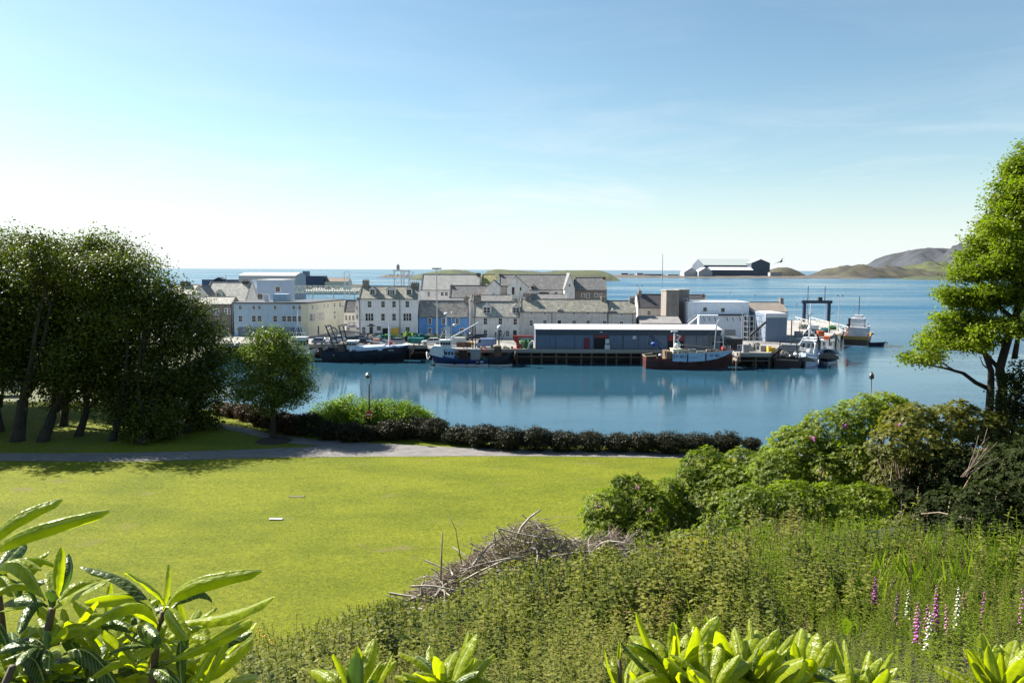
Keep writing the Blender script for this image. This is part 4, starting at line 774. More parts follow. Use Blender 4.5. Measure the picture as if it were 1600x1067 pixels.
# 1 ---- long dark trawler, bow right
p0 = G(502, 566, 0); p1 = G(637, 566, 0); L1 = p1.x - p0.x; Y1 = p0.y + 2.6; root = empty('dark_trawler', (p0.x, Y1, 0), 'long dark blue trawler with a white shelter deck, moored at the left of the quay', 'fishing boat')
boat_hull(root, L1, 5.6, 2.2, 3.7, [BL, BL, mat('dark_blue_hull', (.010, .013, .022), rough=.45), mat('dark_blue_top', (.010, .015, .035), rough=.45), DM], sheer=2.4)
X = lambda px: W(px, 550, Y1 - 2.6).x - p0.x; Z = lambda py: W(570, py, Y1 - 2.6).z
MB().extr([(X(546), 2.25), (X(597), 2.6), (X(597), Z(541)), (X(562), Z(543)), (X(546), Z(545))], 'y', -2.55, 2.4).build('shelter_deck', BOATW, root)
MB().extr([(X(600), 2.5), (X(634.5), 3.55), (X(636), Z(539.5)), (X(600), Z(542.5))], 'y', -1.5, 1.5).build('whaleback', BOATW, root)
cabin(root, X(540), X(556), -1.6, 1.6, Z(547), Z(534.5), WP, wins=3, side=4)
MB().box(X(552), X(555.5), -2.6, -2.56, Z(553), Z(550.5)).box(X(557), X(560), -2.6, -2.56, Z(553), Z(550.5)).build('port_hole', M['glass'], root)
MB().box(X(526), X(539), -1.8, 1.8, 1.5, Z(538)).build('deckhouse', mat('brown_house', (.13, .11, .09), rough=.8), root)
MB().tube([(X(605.5), 0, 2.5), (X(605.5), 0, Z(507))], [.28, .18], 8).build('mast', WP, root)
MB().tube([(X(603), 0, Z(507)), (X(592), 0, Z(505.5))], .07, 5).tube([(X(605.5), 0, Z(507)), (X(627), -.5, Z(528))], .05, 4).build('rigging', M['galvanised'], root)
MB().tube([(X(605), -.3, Z(538)), (X(570), -.5, Z(533))], .12, 6).build('boom', M['galvanised'], root)
f = MB()
for y in (-2, 2): f.bar((X(526), y, 1.5), (X(509), y, Z(511)), .32); f.bar((X(540), y, 2.0), (X(529), y, Z(510)), .28)
f.bar((X(509), -2, Z(511)), (X(509), 2, Z(511)), .3); f.bar((X(529), -2, Z(510)), (X(529), 2, Z(510)), .28); f.build('stern_gantry', BL, root)
f = MB(); pts = [(X(513) + 1.1 * math.cos(t), 1.5, Z(522) + 1.1 * math.sin(t)) for t in np.linspace(0, 2 * math.pi, 13)]; f.tube(pts, .16, 5)
for t in range(4): a = t * math.pi / 4; f.bar((X(513) - math.cos(a), 1.5, Z(522) - math.sin(a)), (X(513) + math.cos(a), 1.5, Z(522) + math.sin(a)), .08)
f.build('net_drum', M['grey_metal'], root)
rail(root, [(X(a), -1.3 + (a - 612) * .03, Z(541) + .1) for a in (612, 618, 624, 630)], .9, WP)
rail(root, [(.3, y, 2.3) for y in (-2, -1, 0, 1, 2)], .6, M['galvanised'])
MB().box(X(607), X(610), -.9, .9, Z(540), Z(535)).build('winch', M['red_paint'], root)
f = MB()
for i in range(6): x = X(549.4) + i * .17; f.box(x, x + .12, -2.6, -2.565, Z(549), Z(548) + .12 + .05 * (i % 3))
f.build('name_letters', NV, root)
MB().box(X(607), X(616), -2.85, -2.8, 2.55, 2.8).build('name_plate', M['grey_metal'], root)
# 2 ---- blue and white trawler, bow left
p0 = G(673, 570, 0); p1 = G(763, 571, 0); L2 = p1.x - p0.x; Y2 = 160.8; root = empty('blue_trawler', (p1.x, Y2, 0), 'blue trawler with a white bow rail, three lines and a long raised white boom', 'fishing boat', rz=math.pi)
boat_hull(root, L2, 4.1, 1.15, 2.7, [M['hull_red'], WP, mat('trawler_blue', (.012, .03, .10), rough=.35), mat('trawler_blue_top', (.015, .045, .15), rough=.35), WP], sheer=2.6, stripe=.38, band=.4, rake=.07)
X = lambda px: p1.x - (W(px, 560, Y2 - 2.0).x); Z = lambda py: W(710, py, Y2 - 1.5).z      # local x runs to the bow (left)
MB().extr([(X(671), 2.3), (X(694), 1.6), (X(692), Z(541)), (X(677), Z(540.5)), (X(671.5), Z(545))], 'y', -1.45, 1.45).build('whaleback', WP, root)
cabin(root, X(709), X(694), -1.4, 1.4, 1.0, Z(546.5), mat('pale_blue_cabin', (.35, .5, .68), rough=.5), wins=3, side=3)
cabin(root, X(704), X(687), -1.2, 1.2, Z(547), Z(532.5), WP, name='upper_wheelhouse', wins=3, side=4)
MB().tube([(X(696.5), 0, Z(545)), (X(696.5), 0, Z(492))], [.22, .09], 8).build('mast', WP, root)
MB().bar((X(697), 0, Z(507)), (X(684), 0, Z(534)), .22).bar((X(698), 0, Z(507)), (X(704), 0, Z(534)), .18).bar((X(690), 0, Z(523)), (X(702), 0, Z(523)), .14).build('mast_leg', WP, root)
MB().box(X(702.5), X(696.5), -.1, .1, Z(530), Z(512)).build('mast_panel', WP, root)
MB().tube([(X(701), -.6, Z(531)), (X(747), -.9, Z(505.5))], [.2, .17], 6).build('boom', WP, root)
for px in (738, 742.5): MB().bar((X(px), 0, 1.2), (X(px), 0, Z(511)), .24).build('stern_post', DM, root)
MB().box(X(750), X(735), -1.2, 1.2, .9, Z(546)).build('gear_locker', M['grey_metal'], root)
MB().box(X(729), X(716), -1.2, .2, .9, Z(547.5)).build('hatch_cover', mat('net_brown', (.06, .04, .035), rough=.95, bump=.8, scale=6), root)
f = MB()
for i in range(9): f.ball((X(rnd.uniform(712, 757)), rnd.uniform(-1.5, 1.5), rnd.uniform(.9, 1.5)), rnd.uniform(.25, .5), jit=.15, m=rnd.choice([0, 1, 2]))
f.build('deck_gear', [M['rope'], M['net_green'], M['grey_metal']], root)
ring = lambda x, y, z, r=.42: MB().tube([(x + r * math.cos(t), y, z + r * math.sin(t)) for t in np.linspace(0, 2 * math.pi, 11)], .12, 5)
ring(X(698), -1.35, Z(540.5), .5).build('life_ring', M['orange'], root); ring(X(690), -1.3, Z(541)).build('life_ring', M['orange'], root)
rail(root, [(X(a), -1.7 - (a - 676) * .02, 2.2 + (690 - a) * .03) for a in (674, 679, 684, 689)], .8); 
link('radar', MB().ball((X(696.5), 0, Z(491)), .55, .55, .3).ball((X(709), -.4, Z(509)), .4, .4, .3).bar((X(696), 0, Z(510)), (X(709), -.4, Z(510)), .06).mesh('radar', WP, True), root)
f = MB()
for i in (0, 1, 3, 4, 5): x = X(745) - i * .25; f.box(x - .09, x + .09, 2.2, 2.26, .75, 1.05 + .04 * (i % 2))
f.build('registration_marks', WP, root)
# 3 ---- dark wooden trawler behind it
p0 = G(764, 571, 0); p1 = G(802, 571, 0); L3 = p1.x - p0.x; Y3 = 160.9; root = empty('wooden_trawler', (p0.x, Y3, 0), 'small dark trawler with a brown wooden wheelhouse moored behind the blue trawler', 'fishing boat')
boat_hull(root, L3 + .1, 3.8, 1.7, 3.0, [BL, WP, BL, BL, M['timber']], stripe=.25, sheer=2.0)
X = lambda px: W(px, 550, Y3).x - root.location.x; Z = lambda py: W(780, py, Y3).z
cabin(root, X(772), X(784), -1.3, 1.3, 1.2, Z(541), mat('varnished_wood', (.17, .08, .045), (.1, .05, .03), rough=.6, stretch=(8, 8, .6)), wins=3, side=2, roofm=WP)
MB().tube([(X(779.5), 0, Z(545)), (X(779.5), 0, Z(515))], .16, 6).tube([(X(774.5), 0, Z(541)), (X(774.5), 0, Z(518)), (X(779), 0, Z(514))], .1, 5).tube([(X(774), 0, Z(518)), (X(768), 0, Z(545))], .06, 4).build('mast', DM, root)
link('radar', MB().ball((X(780.5), 0, Z(512)), .55).mesh('radar', WP, True), root)
MB().bar((X(782), 0, Z(535)), (X(789), 0, Z(519)), .12).bar((X(789), 0, Z(519)), (X(786), 0, Z(526)), .2).build('crane_arm', DM, root)
MB().ball((X(777), -1, Z(540)), .9, .6, .35, jit=.1).build('net_heap', M['rope'], root)
rail(root, [(X(a), -1.9, 1.9) for a in (764, 769, 774)], .8, DM); ring(X(756), -1, Z(544), .5).build('life_ring', M['red_paint'], root)
# 4 ---- red hulled trawler with light blue bulwark
p0 = G(1010, 577, 0); p1 = G(1150, 577, 0); L4 = p1.x - p0.x; Y4 = p0.y + 2.7; root = empty('red_trawler', (p0.x, Y4, 0), 'dark red trawler with a light blue bulwark lettered SY, moored below the long shed', 'fishing boat')
boat_hull(root, L4, 5.2, 2.0, 4.1, [M['hull_red'], mat('hull_low', (.04, .018, .02), rough=.6), M['hull_red'], mat('hull_upper_red', (.13, .025, .022), (.06, .02, .02), rough=.55, scale=1.5), NV], sheer=2.5, stripe=.25, band=.35)
YF = Y4 - 2.6; X = lambda px: W(px, 560, YF).x - p0.x; Z = lambda py: W(1080, py, YF).z
bw = MB(); seg = [(1051, 564.5, 553), (1074, 565.5, 552.5), (1102, 564, 551.5), (1120, 561, 550.5), (1136, 556.5, 549.5), (1148, 551, 548.6)]
hb = lambda t: 2.6 * max(0, 1 - (max(0, t - .45) / .55) ** 2.4) ** .72
for k_, ((a, b0, t0), (c, b1, t1)) in enumerate(zip(seg[:-1], seg[1:])):
    for sg in (-1, 1):
        xa, xb = X(a), X(c); ya = (hb(xa / L4) + .06) * sg; yb = (hb(xb / L4) + .06) * sg
        bw.poly([(xa, ya, Z(b0)), (xb, yb, Z(b1)), (xb, yb, Z(t1)), (xa, ya, Z(t0))][::(1 if sg < 0 else -1)])
bw.build('bulwark', M['sky_blue'], root)
sp = MB()
for px, b0, t0 in ((1074.3, 565.6, 552.3), (1103, 564.1, 551.3)): x = X(px); sp.box(x - .12, x + .12, -(hb(x / L4) + .14), -(hb(x / L4) + .07), Z(b0), Z(t0))
sp.build('bulwark_post', NV, root)
text_obj('SY 401', .95, root, (X(1062), -2.69, Z(557.5)), HALF, NV)
o = text_obj('SY 401', .75, root, (X(1118), -(hb(X(1118) / L4) + .14), Z(556)), HALF, NV); o.rotation_euler = (math.pi / 2, 0, .17)
MB().tube([(X(a), -(hb(X(a) / L4) + .1), Z(t)) for a, b0, t in seg], .1, 5).build('cap_rail', WP, root)
MB().box(X(1042), X(1051), -2.2, 2.2, 1.2, Z(550)).build('gear_house', mat('weathered_tan', (.2, .13, .07), (.1, .07, .05), rough=.85), root)
f = MB(); f.tube([(X(1011), -1.9, 1.9), (X(1010), -1.9, Z(558)), (X(1026), -2.1, Z(556.5)), (X(1030), -2.1, 1.8)], .14, 5).tube([(X(1011), 1.9, 1.9), (X(1010), 1.9, Z(558)), (X(1026), 2.1, Z(556.5))], .14, 5).bar((X(1010), -1.9, Z(558)), (X(1010), 1.9, Z(558)), .2); f.build('stern_rail', M['rope'], root)
c_ = cabin(root, X(1053), X(1068), -1.5, 1.5, 1.6, Z(547.5), mat('cream_cabin', (.55, .55, .42), rough=.6), wins=3, side=2)
MB().box(X(1056.5), X(1058.5), -.2, .2, Z(549), Z(519.5)).box(X(1052), X(1062), -.3, .3, Z(520.3), Z(518.8)).build('gantry_post', WP, root)
MB().tube([(X(1060), -.3, Z(547)), (X(1066), -.3, Z(540)), (X(1061), -.3, Z(533)), (X(1066), -.3, Z(527)), (X(1060), -.3, Z(525))], .22, 6).ball((X(1062), -.3, Z(541)), .8, .5, .5).build('power_block', WP, root)
f = MB(); f.bar((X(1037), 0, Z(549)), (X(1018), 0, Z(525)), .32).bar((X(1018), 0, Z(525)), (X(1016), 0, Z(540)), .2).bar((X(1016), 0, Z(540)), (X(1028), 0, Z(541)), .2).bar((X(1037), 0, Z(541)), (X(1020), 0, Z(524)), .2); f.build('crane', NV, root)
MB().ball((X(1026), 0, Z(540)), .8, .6, .5).build('net_hauler', mat('crane_blue', (.03, .08, .3), rough=.4), root)
f = MB(); f.bar((X(1121), 0, Z(549)), (X(1123.5), 0, Z(509)), .24).bar((X(1136), 0, Z(547)), (X(1134), 0, Z(522)), .2).bar((X(1123), 0, Z(536)), (X(1135), 0, Z(536)), .16).bar((X(1131), 0, Z(523)), (X(1136), 0, Z(523)), .3)
f.tube([(X(1123.5), 0, Z(509)), (X(1125), 0, Z(504)), (X(1127), 0, Z(500.5))], .1, 5); f.build('foremast', M['galvanised'], root)
MB().tube([(X(1070), 0, Z(540.5)), (X(1119), 0, Z(545))], .12, 5).build('boom', M['rope'], root)
MB().tube([(X(1122), 0, Z(515)), (X(1085), 0, Z(545))], .03, 3).tube([(X(1122), 0, Z(515)), (X(1147), 0, Z(547))], .03, 3).build('rigging', M['grey_metal'], root)
f = MB()
for i in range(22): x_ = X(rnd.uniform(1069, 1130)); z_ = Z(rnd.uniform(548, 552)); y_ = rnd.uniform(-1.6, 1.4); l_ = rnd.uniform(.3, 1.1); f.box(x_ - l_, x_ + l_, y_ - .25, y_ + .25, z_ - .3, z_ + rnd.uniform(.05, .3), rnd.choice([0, 1, 2, 3]))
tag(f.build('deck_gear', [M['rope'], M['grey_metal'], BL, M['timber']], root), kind='stuff')
rail(root, [(X(a), -1.0 + (a - 1132) * .06, Z(549.5)) for a in (1132, 1137, 1142, 1146)], 1.0)
MB().box(X(1132.5), X(1137), -.6, .4, Z(548), Z(543.5)).build('red_locker', M['red_paint'], root)
MB().ball((X(1034), -1.3, Z(556)), .5, .4, .3).build('spot_lamp', WP, root)
# 5 ---- white boat behind the single tree
p0 = G(452, 545, 0); v = W(470, 535, 178); root = empty('white_creel_boat', (W(452, 535, 168).x, 168.5, 0), 'white boat with a tall white A-frame mast just left of the dark trawler', 'fishing boat')
boat_hull(root, 5.6, 3.4, 1.6, 2.5, [BL, WP, WP, WP], bul=.5); X = lambda px: W(px, 520, 168.5).x - root.location.x; Z = lambda py: W(470, py, 168.5).z
cabin(root, X(457), X(480), -1.2, 1.2, 1.4, Z(527), WP, wins=3, side=5)
f = MB()
for a in (456, 462, 474, 482): f.bar((X(a), (a - 469) * .03, Z(533)), (X(466 + (a - 469) * .12), 0, Z(506)), .13)
f.bar((X(461), 0, Z(520)), (X(476), 0, Z(520)), .12).tube([(X(466), 0, Z(507)), (X(466), 0, Z(484))], .08, 5); f.build('mast', WP, root); f = MB().bar((X(482), 0, Z(521)), (X(452), 0, Z(519)), .08); f.bar((X(467), 0, Z(508)), (X(440), 0, Z(518)), .06).build('boom', WP, root)
# right-hand group, moored along the pier, seen end on
def end_boat(name, label, px, py, L_, B, heading, zs, zb, mats, fit, **k):
    v = G(px, py, 0) if px > 500 else Vector((px, py, 0)); root = empty(name, (v.x, v.y, 0), label, 'fishing boat', rz=heading); boat_hull(root, L_, B, zs, zb, mats, **k); fit(root); return root
def fitA(root):          # dark trawler, stern towards the camera
    cabin(root, 5.5, 9.5, -1.7, 1.7, 1.6, 4.2, M['grey_metal'])
    f = MB()
    for y in (-2, 2): f.bar((.6, y, 1.4), (1.4, y * .8, 5.2), .26)
    f.bar((1.4, -1.7, 5.2), (1.4, 1.7, 5.2), .3).bar((1, -1.9, 3.2), (1, 1.9, 3.2), .18); f.build('stern_gantry', BL, root)
    f = MB()
    for i in range(26): f.ball((rnd.uniform(.6, 5.5), rnd.uniform(-2.1, 2.1), rnd.uniform(1.2, 2.8)), rnd.uniform(.2, .5), jit=.25, m=rnd.choice([0, 1, 2, 3]))
    tag(f.build('deck_gear', [M['grey_metal'], BL, M['rope'], WP], root), kind='stuff')
    for y in (-1.0, .9): MB().tube([(.9, y - .5, 2.3), (.9, y + .5, 2.3)], .6, 9).build('net_drum', DM, root)
    MB().tube([(7, 0, 4.2), (7, 0, 9.5)], .13, 6).build('mast', DM, root); MB().box(-.08, -.01, -2.2, 2.2, 1.55, 1.7).build('transom_rail', M['rope'], root)
    rail(root, [(x, -2.2, 1.7) for x in (.2, 1.6, 3, 4.4)], .8, M['galvanised'])
end_boat('stern_trawler', 'dark trawler showing its broad stern, nearest of the boats at the pier', 57.0, 158.0, 14, 5.6, R_(65), 1.75, 3.0, [BL, BL, mat('brown_black_hull', (.035, .022, .024), rough=.6), mat('brown_black_top', (.05, .028, .03), rough=.6), M['timber']], fitA, transom=.97)
def fitB(root):          # white trawler with heavy white rigging, bow towards the camera
    cabin(root, 3.5, 7, -1.4, 1.4, 2.0, 5.0, WP)
    f = MB(); f.tube([(5, 0, 5), (5, 0, 13)], [.18, .08], 6); f.bar((5, 0, 10), (8.5, 0, 4), .12).bar((5, -1.6, 6.5), (5, 1.6, 6.5), .14).bar((5, -.8, 10.8), (5, .8, 10.8), .1).bar((5, 0, 9), (5, -1.8, 6.5), .09).bar((5, 0, 9), (5, 1.8, 6.5), .09); f.build('mast', WP, root)
    f = MB()
    for y in (-1.3, 1.3): f.tube([(9.5, y, 2.5), (9.3, y * 1.2, 4.6), (8, y * .8, 5.4)], .16, 5)
    f.tube([(8, -1.2, 5.4), (7.7, 0, 5.8), (8, 1.2, 5.4)], .18, 5); f.build('davit', WP, root)
    rail(root, [(L_x, y, 3.0) for L_x, y in ((8, -1.9), (10, -1.5), (12, -.8), (12.8, 0), (12, .8), (10, 1.5), (8, 1.9))], .95)
    f = MB()
    for i in range(16): f.ball((rnd.uniform(7.3, 12), rnd.uniform(-1, 1), rnd.uniform(2.4, 3.6)), rnd.uniform(.2, .45), jit=.25, m=rnd.choice([0, 1, 2]))
    tag(f.build('deck_gear', [WP, M['galvanised'], M['rope']], root), kind='stuff')
    link('radar', MB().ball((5, 0, 7.6), .5).ball((4.6, .7, 6.8), .4).mesh('radar', WP, True), root)
v = G(1262, 573, 0)
end_boat('white_trawler', 'white trawler crowded with white rigging, bow on beside the dark stern', 66.6, 170.5, 13, 4.2, R_(245), 1.9, 3.1, [BL, BOATW, BOATW, BOATW, WP], fitB)
def fitC(root):
    cabin(root, 3, 6.5, -1.4, 1.4, 1.8, 4.4, WP)
    f = MB(); pts = [(2, 2.0 * math.cos(t), 2.0 + 4.2 * math.sin(t)) for t in np.linspace(0, math.pi, 9)]; f.tube(pts, .2, 6); f.build('stern_arch', BL, root)
    MB().tube([(6, 0, 4.4), (6, 0, 9)], .1, 5).build('mast', DM, root); MB().box(8.5, 9.5, -.6, .6, 2.2, 3.4).build('winch', M['red_paint'], root)
    f = MB()
    for i in range(8): f.ball((rnd.uniform(.5, 3), rnd.uniform(-1.3, 1.3), rnd.uniform(1.5, 2.6)), .4, jit=.25, m=rnd.choice([0, 1]))
    tag(f.build('deck_gear', [M['net_green'], M['grey_metal']], root), kind='stuff')
end_boat('arch_trawler', 'pale trawler with a curved black stern arch between the white and the navy boats', 72.0, 184.0, 11.5, 3.9, R_(245), 1.6, 2.9, [BL, BOATW, mat('pale_hull', (.45, .5, .55), rough=.5), BOATW, WP], fitC)
def fitD(root):
    cabin(root, 5, 7.6, -1.5, 1.1, 2.2, 4.7, WP, wins=2); MB().box(5.6, 7.2, -1.0, .3, 4.82, 5.6).build('orange_box', M['orange'], root)
    MB().tube([(8.6, .2, 2.2), (8.8, .2, 5.2), (8.0, 1.2, 6.4), (6.5, 2.2, 4.5)], .13, 5).build('crane_arm', BL, root)
    MB().extr([(7.9, 2.0), (11.4, 3.3), (11.2, 3.9), (8, 3.0)], 'y', -1.0, 1.0).build('foredeck', WP, root); MB().tube([(6, 0, 4.8), (6, 0, 7.5)], .08, 5).build('mast', WP, root)
end_boat('navy_boat', 'navy hulled boat with a white wheelhouse and an orange box, bow on at the pier', 72.6, 175.6, 12, 4.6, R_(248), 1.8, 3.4, [BL, WP, NV, NV, WP], fitD, stripe=.4)
def fitE(root):
    cabin(root, 1.2, 10.5, -2.5, 2.5, 2.3, 4.9, WP, name='saloon', wins=4, side=8); cabin(root, 3, 8, -1.6, 1.6, 5.0, 7.2, WP, wins=3, side=4); cabin(root, 4.5, 6.5, -1, 1, 7.3, 8.1, WP, name='fly_bridge', wins=2, side=2)
    rail(root, [(x, y, 5.0) for x, y in ((1.2, -2.4), (3, -2.4), (5, -2.4), (7, -2.4), (9, -2.4), (10.4, -2.4), (10.4, 2.4), (7, 2.4), (4, 2.4), (1.2, 2.4), (1.2, 0), (1.2, -2.4))], 1.0)
    rail(root, [(x, y, 2.5) for x, y in ((.1, -2.5), (.1, -1.2), (.1, 0), (.1, 1.2), (.1, 2.5))], 1.0)
    MB().tube([(5.5, 0, 8.2), (5.5, 0, 13.2)], .1, 5).build('mast', DM, root); MB().tube([(3.5, 1, 7.2), (3.5, 1, 11)], .06, 4).build('aerial', WP, root)
    MB().tube([(2.2, 1.9, 4.9), (2.2, 1.9, 7.4)], .35, 7).build('funnel', BL, root)
    for z in (3.4, 4.6): ring(.3, 2.0, z).build('life_ring', M['orange'], root).rotation_euler = (0, 0, 0)
    MB().ball((1.2, 2.0, 5.8), .6, .5, .5).build('fender_bundle', BL, root)
end_boat('passenger_boat', 'white two deck passenger boat with a yellow banded brown hull, rightmost at the pier', 1336, 541.5, 15, 6.6, R_(60), 2.5, 3.6, [BL, WP, mat('brown_hull', (.07, .04, .025), rough=.5), mat('varnish_band', (.42, .22, .05), rough=.5), WP], fitE, transom=.9, stripe=.3, band=.35, bul=.4)
v = G(1356, 540, 0); root = empty('dark_tender', (v.x, v.y, 0), 'small low dark tender lying at the stern of the passenger boat', 'boat'); boat_hull(root, 4.6, 1.9, .7, 1.0, [BL, BL, NV, NV, BL], draft=.3, stripe=.12, bul=.35)
MB().box(1, 1.4, -.8, .8, .35, .6).box(2.6, 3, -.8, .8, .35, .6).build('seat', M['timber'], root); MB().box(-.25, .1, -.2, .2, .2, 1.2).build('outboard_motor', BL, root)
# ================================================================== VEHICLES AND QUAY CLUTTER
def car_parts(L_=4.3, Wd=1.75, H=1.45, hatch=True):
    b = MB(); w2 = Wd / 2
    lo = [(-L_ / 2, .28), (L_ / 2, .28), (L_ / 2, .62), (L_ / 2 - .25, .78), (L_ * .22, .92), (-L_ / 2 + .1, .95), (-L_ / 2, .7)]
    b.extr([(x, z) for x, z in lo], 'y', -w2, w2)
    rw = w2 * .8; x = [-L_ / 2 + .25, -L_ / 2 + .75, L_ * .06, L_ * .24]
    k = len(b.v); b.v += [(x[0], -w2 * .95, .94), (x[3], -w2 * .95, .92), (x[2], -rw, H), (x[1], -rw, H), (x[0], w2 * .95, .94), (x[3], w2 * .95, .92), (x[2], rw, H), (x[1], rw, H)]
    b.f.append((k + 3, k + 2, k + 6, k + 7)); b.m.append(0)
    g = MB(); g.v += [tuple(v) for v in b.v[k:]]
    g.f += [(0, 1, 2, 3), (5, 4, 7, 6), (1, 5, 6, 2), (4, 0, 3, 7)]; g.m += [0] * 4
    p = MB()
    for s in (-1, 1):
        for a, c in ((k, k + 3), (k + 1, k + 2)):
            q = Vector(b.v[a]); q.y = abs(q.y) * s; u = Vector(b.v[c]); u.y = abs(u.y) * s; p.bar(q, u, .09)
        p.bar((x[1] + .55 * (x[2] - x[1]), s * w2 * .95, .93), (x[1] + .55 * (x[2] - x[1]), s * rw, H), .08)
    wh = MB().tube([(0, -.1, 0), (0, .1, 0)], .31, 12); hb_ = MB().tube([(0, -.115, 0), (0, .115, 0)], .17, 8)
    hl = MB().box(-.03, .03, -.18, .18, -.07, .07)
    return b.v, b.f, g, p, wh, hb_, hl
cv, cf, cg, cp, cwh, chb, chl = car_parts()
CG = cg.mesh('windows', M['glass']); CW = cwh.mesh('tyre', M['rubber']); CH = chb.mesh('hub', M['galvanised']); CL_ = chl.mesh('headlight', M['white_paint']); CT = chl.mesh('tail_light', M['red_paint']); WGM = MB().mesh('w', M['rubber'])
CARC = {}
def car(px, py, rz, col, label, Y=None, s=1.0, name='parked_car', hx=1.0, z=3.0):
    v = G(px, py, z) if Y is None else Vector((W(px, py, Y).x, Y, z))
    root = empty(name, (v.x, v.y, z), label, 'car', 'cars parked on the quay', rz=rz); root.scale = (s, s, s * hx)
    if col not in CARC:
        m = mat('car_paint_%d' % len(CARC), col, tuple(c * .9 for c in col), rough=.25, spec=.6); b = MB(); b.v = list(cv); b.f = list(cf); b.m = [0] * len(cf); CARC[col] = (b.mesh('body', m), cp.mesh('pillar', m))
    link('body', CARC[col][0], root); link('window_pillars', CARC[col][1], root); link('windows', CG, root)
    for x in (-1.35, 1.35):
        for y in (-.78, .78): wv = link('wheel', CW, root, (x, y, .31)); link('hub', CH, wv)
    for y in (-.62, .62): link('headlight', CL_, root, (2.16, y, .62)); link('tail_light', CT, root, (-2.16, y, .72))
    return root
car(502.5, 541, R_(8), (.25, .28, .36), 'silver blue car parked at the left end of the quay edge', Y=174)
car(519, 540, R_(60), (.6, .6, .6), 'white hatchback parked next to the silver blue car', Y=175)
car(531, 537, R_(10), (.62, .62, .64), 'white van-like car behind the white hatchback', Y=177.5, hx=1.15)
car(551, 537, R_(12), (.03, .06, .05), 'dark green car behind the deckhouse of the dark trawler', Y=178.5)
car(566, 536, R_(5), (.03, .04, .08), 'navy car parked behind the white shelter deck', Y=180.5)
car(562, 542, R_(170), (.02, .025, .05), 'black car nearest the dark trawler', Y=174)
car(592, 540, R_(8), (.16, .18, .21), 'dark grey car left of the white mast', Y=176)
car(618, 541, R_(175), (.22, .24, .26), 'mid grey car right of the white mast', Y=175)
car(674, 544, R_(186), (.66, .66, .66), 'white car parked at the quay edge left of the blue trawler', Y=174, s=1.05)
car(746, 529.5, R_(178), (.012, .018, .05), 'dark blue car parked before the white house', Y=186)
car(551.5, 508, R_(20), (.5, .5, .52), 'pale car parked in the lane left of the hotel', Y=216)
car(544, 506.5, R_(15), (.35, .38, .42), 'grey car parked deepest in the lane', Y=220)
# small white van behind the blue trawler
def van(px, Y, rz, col, label, name='parked_van'):
    v = W(px, 540, Y); root = empty(name, (v.x, Y, 3), label, 'van', rz=rz); m = mat('van_paint_' + name + str(int(px)), col, rough=.35)
    MB().extr([(-2.3, .35), (2.3, .35), (2.35, .9), (1.75, 1.15), (1.25, 2.0), (-2.3, 2.05)], 'y', -.92, .92).build('body', m, root)
    MB().extr([(1.3, 1.2), (1.72, 1.2), (1.28, 1.85), (1.0, 1.85), (1.0, 1.2)], 'y', -.935, .935).build('windows', M['glass'], root)
    for x in (-1.5, 1.5):
        for y in (-.82, .82): w_ = link('wheel', CW, root, (x, y, .31)); link('hub', CH, w_)
    for y in (-.65, .65): link('headlight', CL_, root, (2.33, y, .75))
    return root
van(711, 170, R_(170), (.5, .53, .52), 'pale van parked behind the mast of the blue trawler')
van(759, 167.5, R_(175), (.2, .28, .45), 'blue and white pick-up van at the quay edge beside the wooden trawler')
van(5, 104, R_(5), (.55, .56, .58), 'white van glimpsed between the tree trunks at the far left')
# telescopic loader, red, with green netting beside the long shed
v = W(818, 548, 164.8); root = empty('red_loader', (v.x, 165, 3), 'red steel loader arm folded over a heap of green net beside the long shed', 'loader')
RX = mat('loader_red', (.42, .05, .03), (.3, .03, .02), rough=.5)
f = MB(); f.extr([(-2.3, 2.5), (2.1, 2.5), (2.1, 2.85), (-2.3, 2.9)], 'y', -.35, .35); f.build('boom', RX, root)
MB().extr([(-2.3, 2.9), (-1.2, 2.7), (-.9, 1.5), (-.6, .15), (-1.5, .15), (-1.6, 1.3), (-2.3, 2.0)], 'y', -.4, .4).build('arm', RX, root)
MB().box(-2.3, -.2, -.8, .8, 0, .16).build('base_plate', RX, root); MB().tube([(-.75, -.5, .2), (-.1, -.5, .9), (0, -.5, 1.3)], .16, 6).build('hydraulic_ram', mat('pink_paint', (.5, .25, .22), rough=.5), root)
MB().extr([(.9, .1), (1.2, .1), (1.5, .9), (2.1, 1.3), (2.1, 1.7), (1.5, 1.6), (1.1, 1.0)], 'y', -.5, .3).build('bracket', M['galvanised'], root)
def heap(px, Y, w_, h_, m, label, name='net_heap', cat='net', n=7, z=3.0, flat=.6):
    v = W(px, 535, Y); f = MB()
    for i in range(n):
        r = rnd.uniform(.3, .5) * w_; f.ball((rnd.uniform(-.5, .5) * w_, rnd.uniform(-.4, .4) * w_, h_ * rnd.uniform(.15, .5)), r, r * .9, h_ * rnd.uniform(.4, .6), n=9, h=6, jit=.18)
    return tag(f.build(name, m, None, smooth=False, loc=(v.x, Y, z)), label, cat)
NG = mat('green_net', (.04, .17, .07), (.02, .08, .03), rough=.95, scale=5, bump=1, bscale=14); NT = mat('teal_net', (.02, .13, .13), (.01, .06, .07), rough=.95, scale=5, bump=1, bscale=14)
NL = mat('lime_net', (.17, .28, .03), (.08, .15, .02), rough=.95, scale=5, bump=1, bscale=14); NBk = mat('black_net', (.03, .033, .035), (.012, .014, .016), rough=.95, scale=5, bump=1, bscale=14); NGy = mat('grey_net', (.22, .22, .2), (.08, .085, .08), rough=.95, scale=4, bump=1, bscale=10)
heap(822, 167, 1.8, 2.0, NG, 'green net heaped under the red loader arm')
heap(641, 182, 2.0, 2.4, NL, 'lime green net heap before the hotel corner')
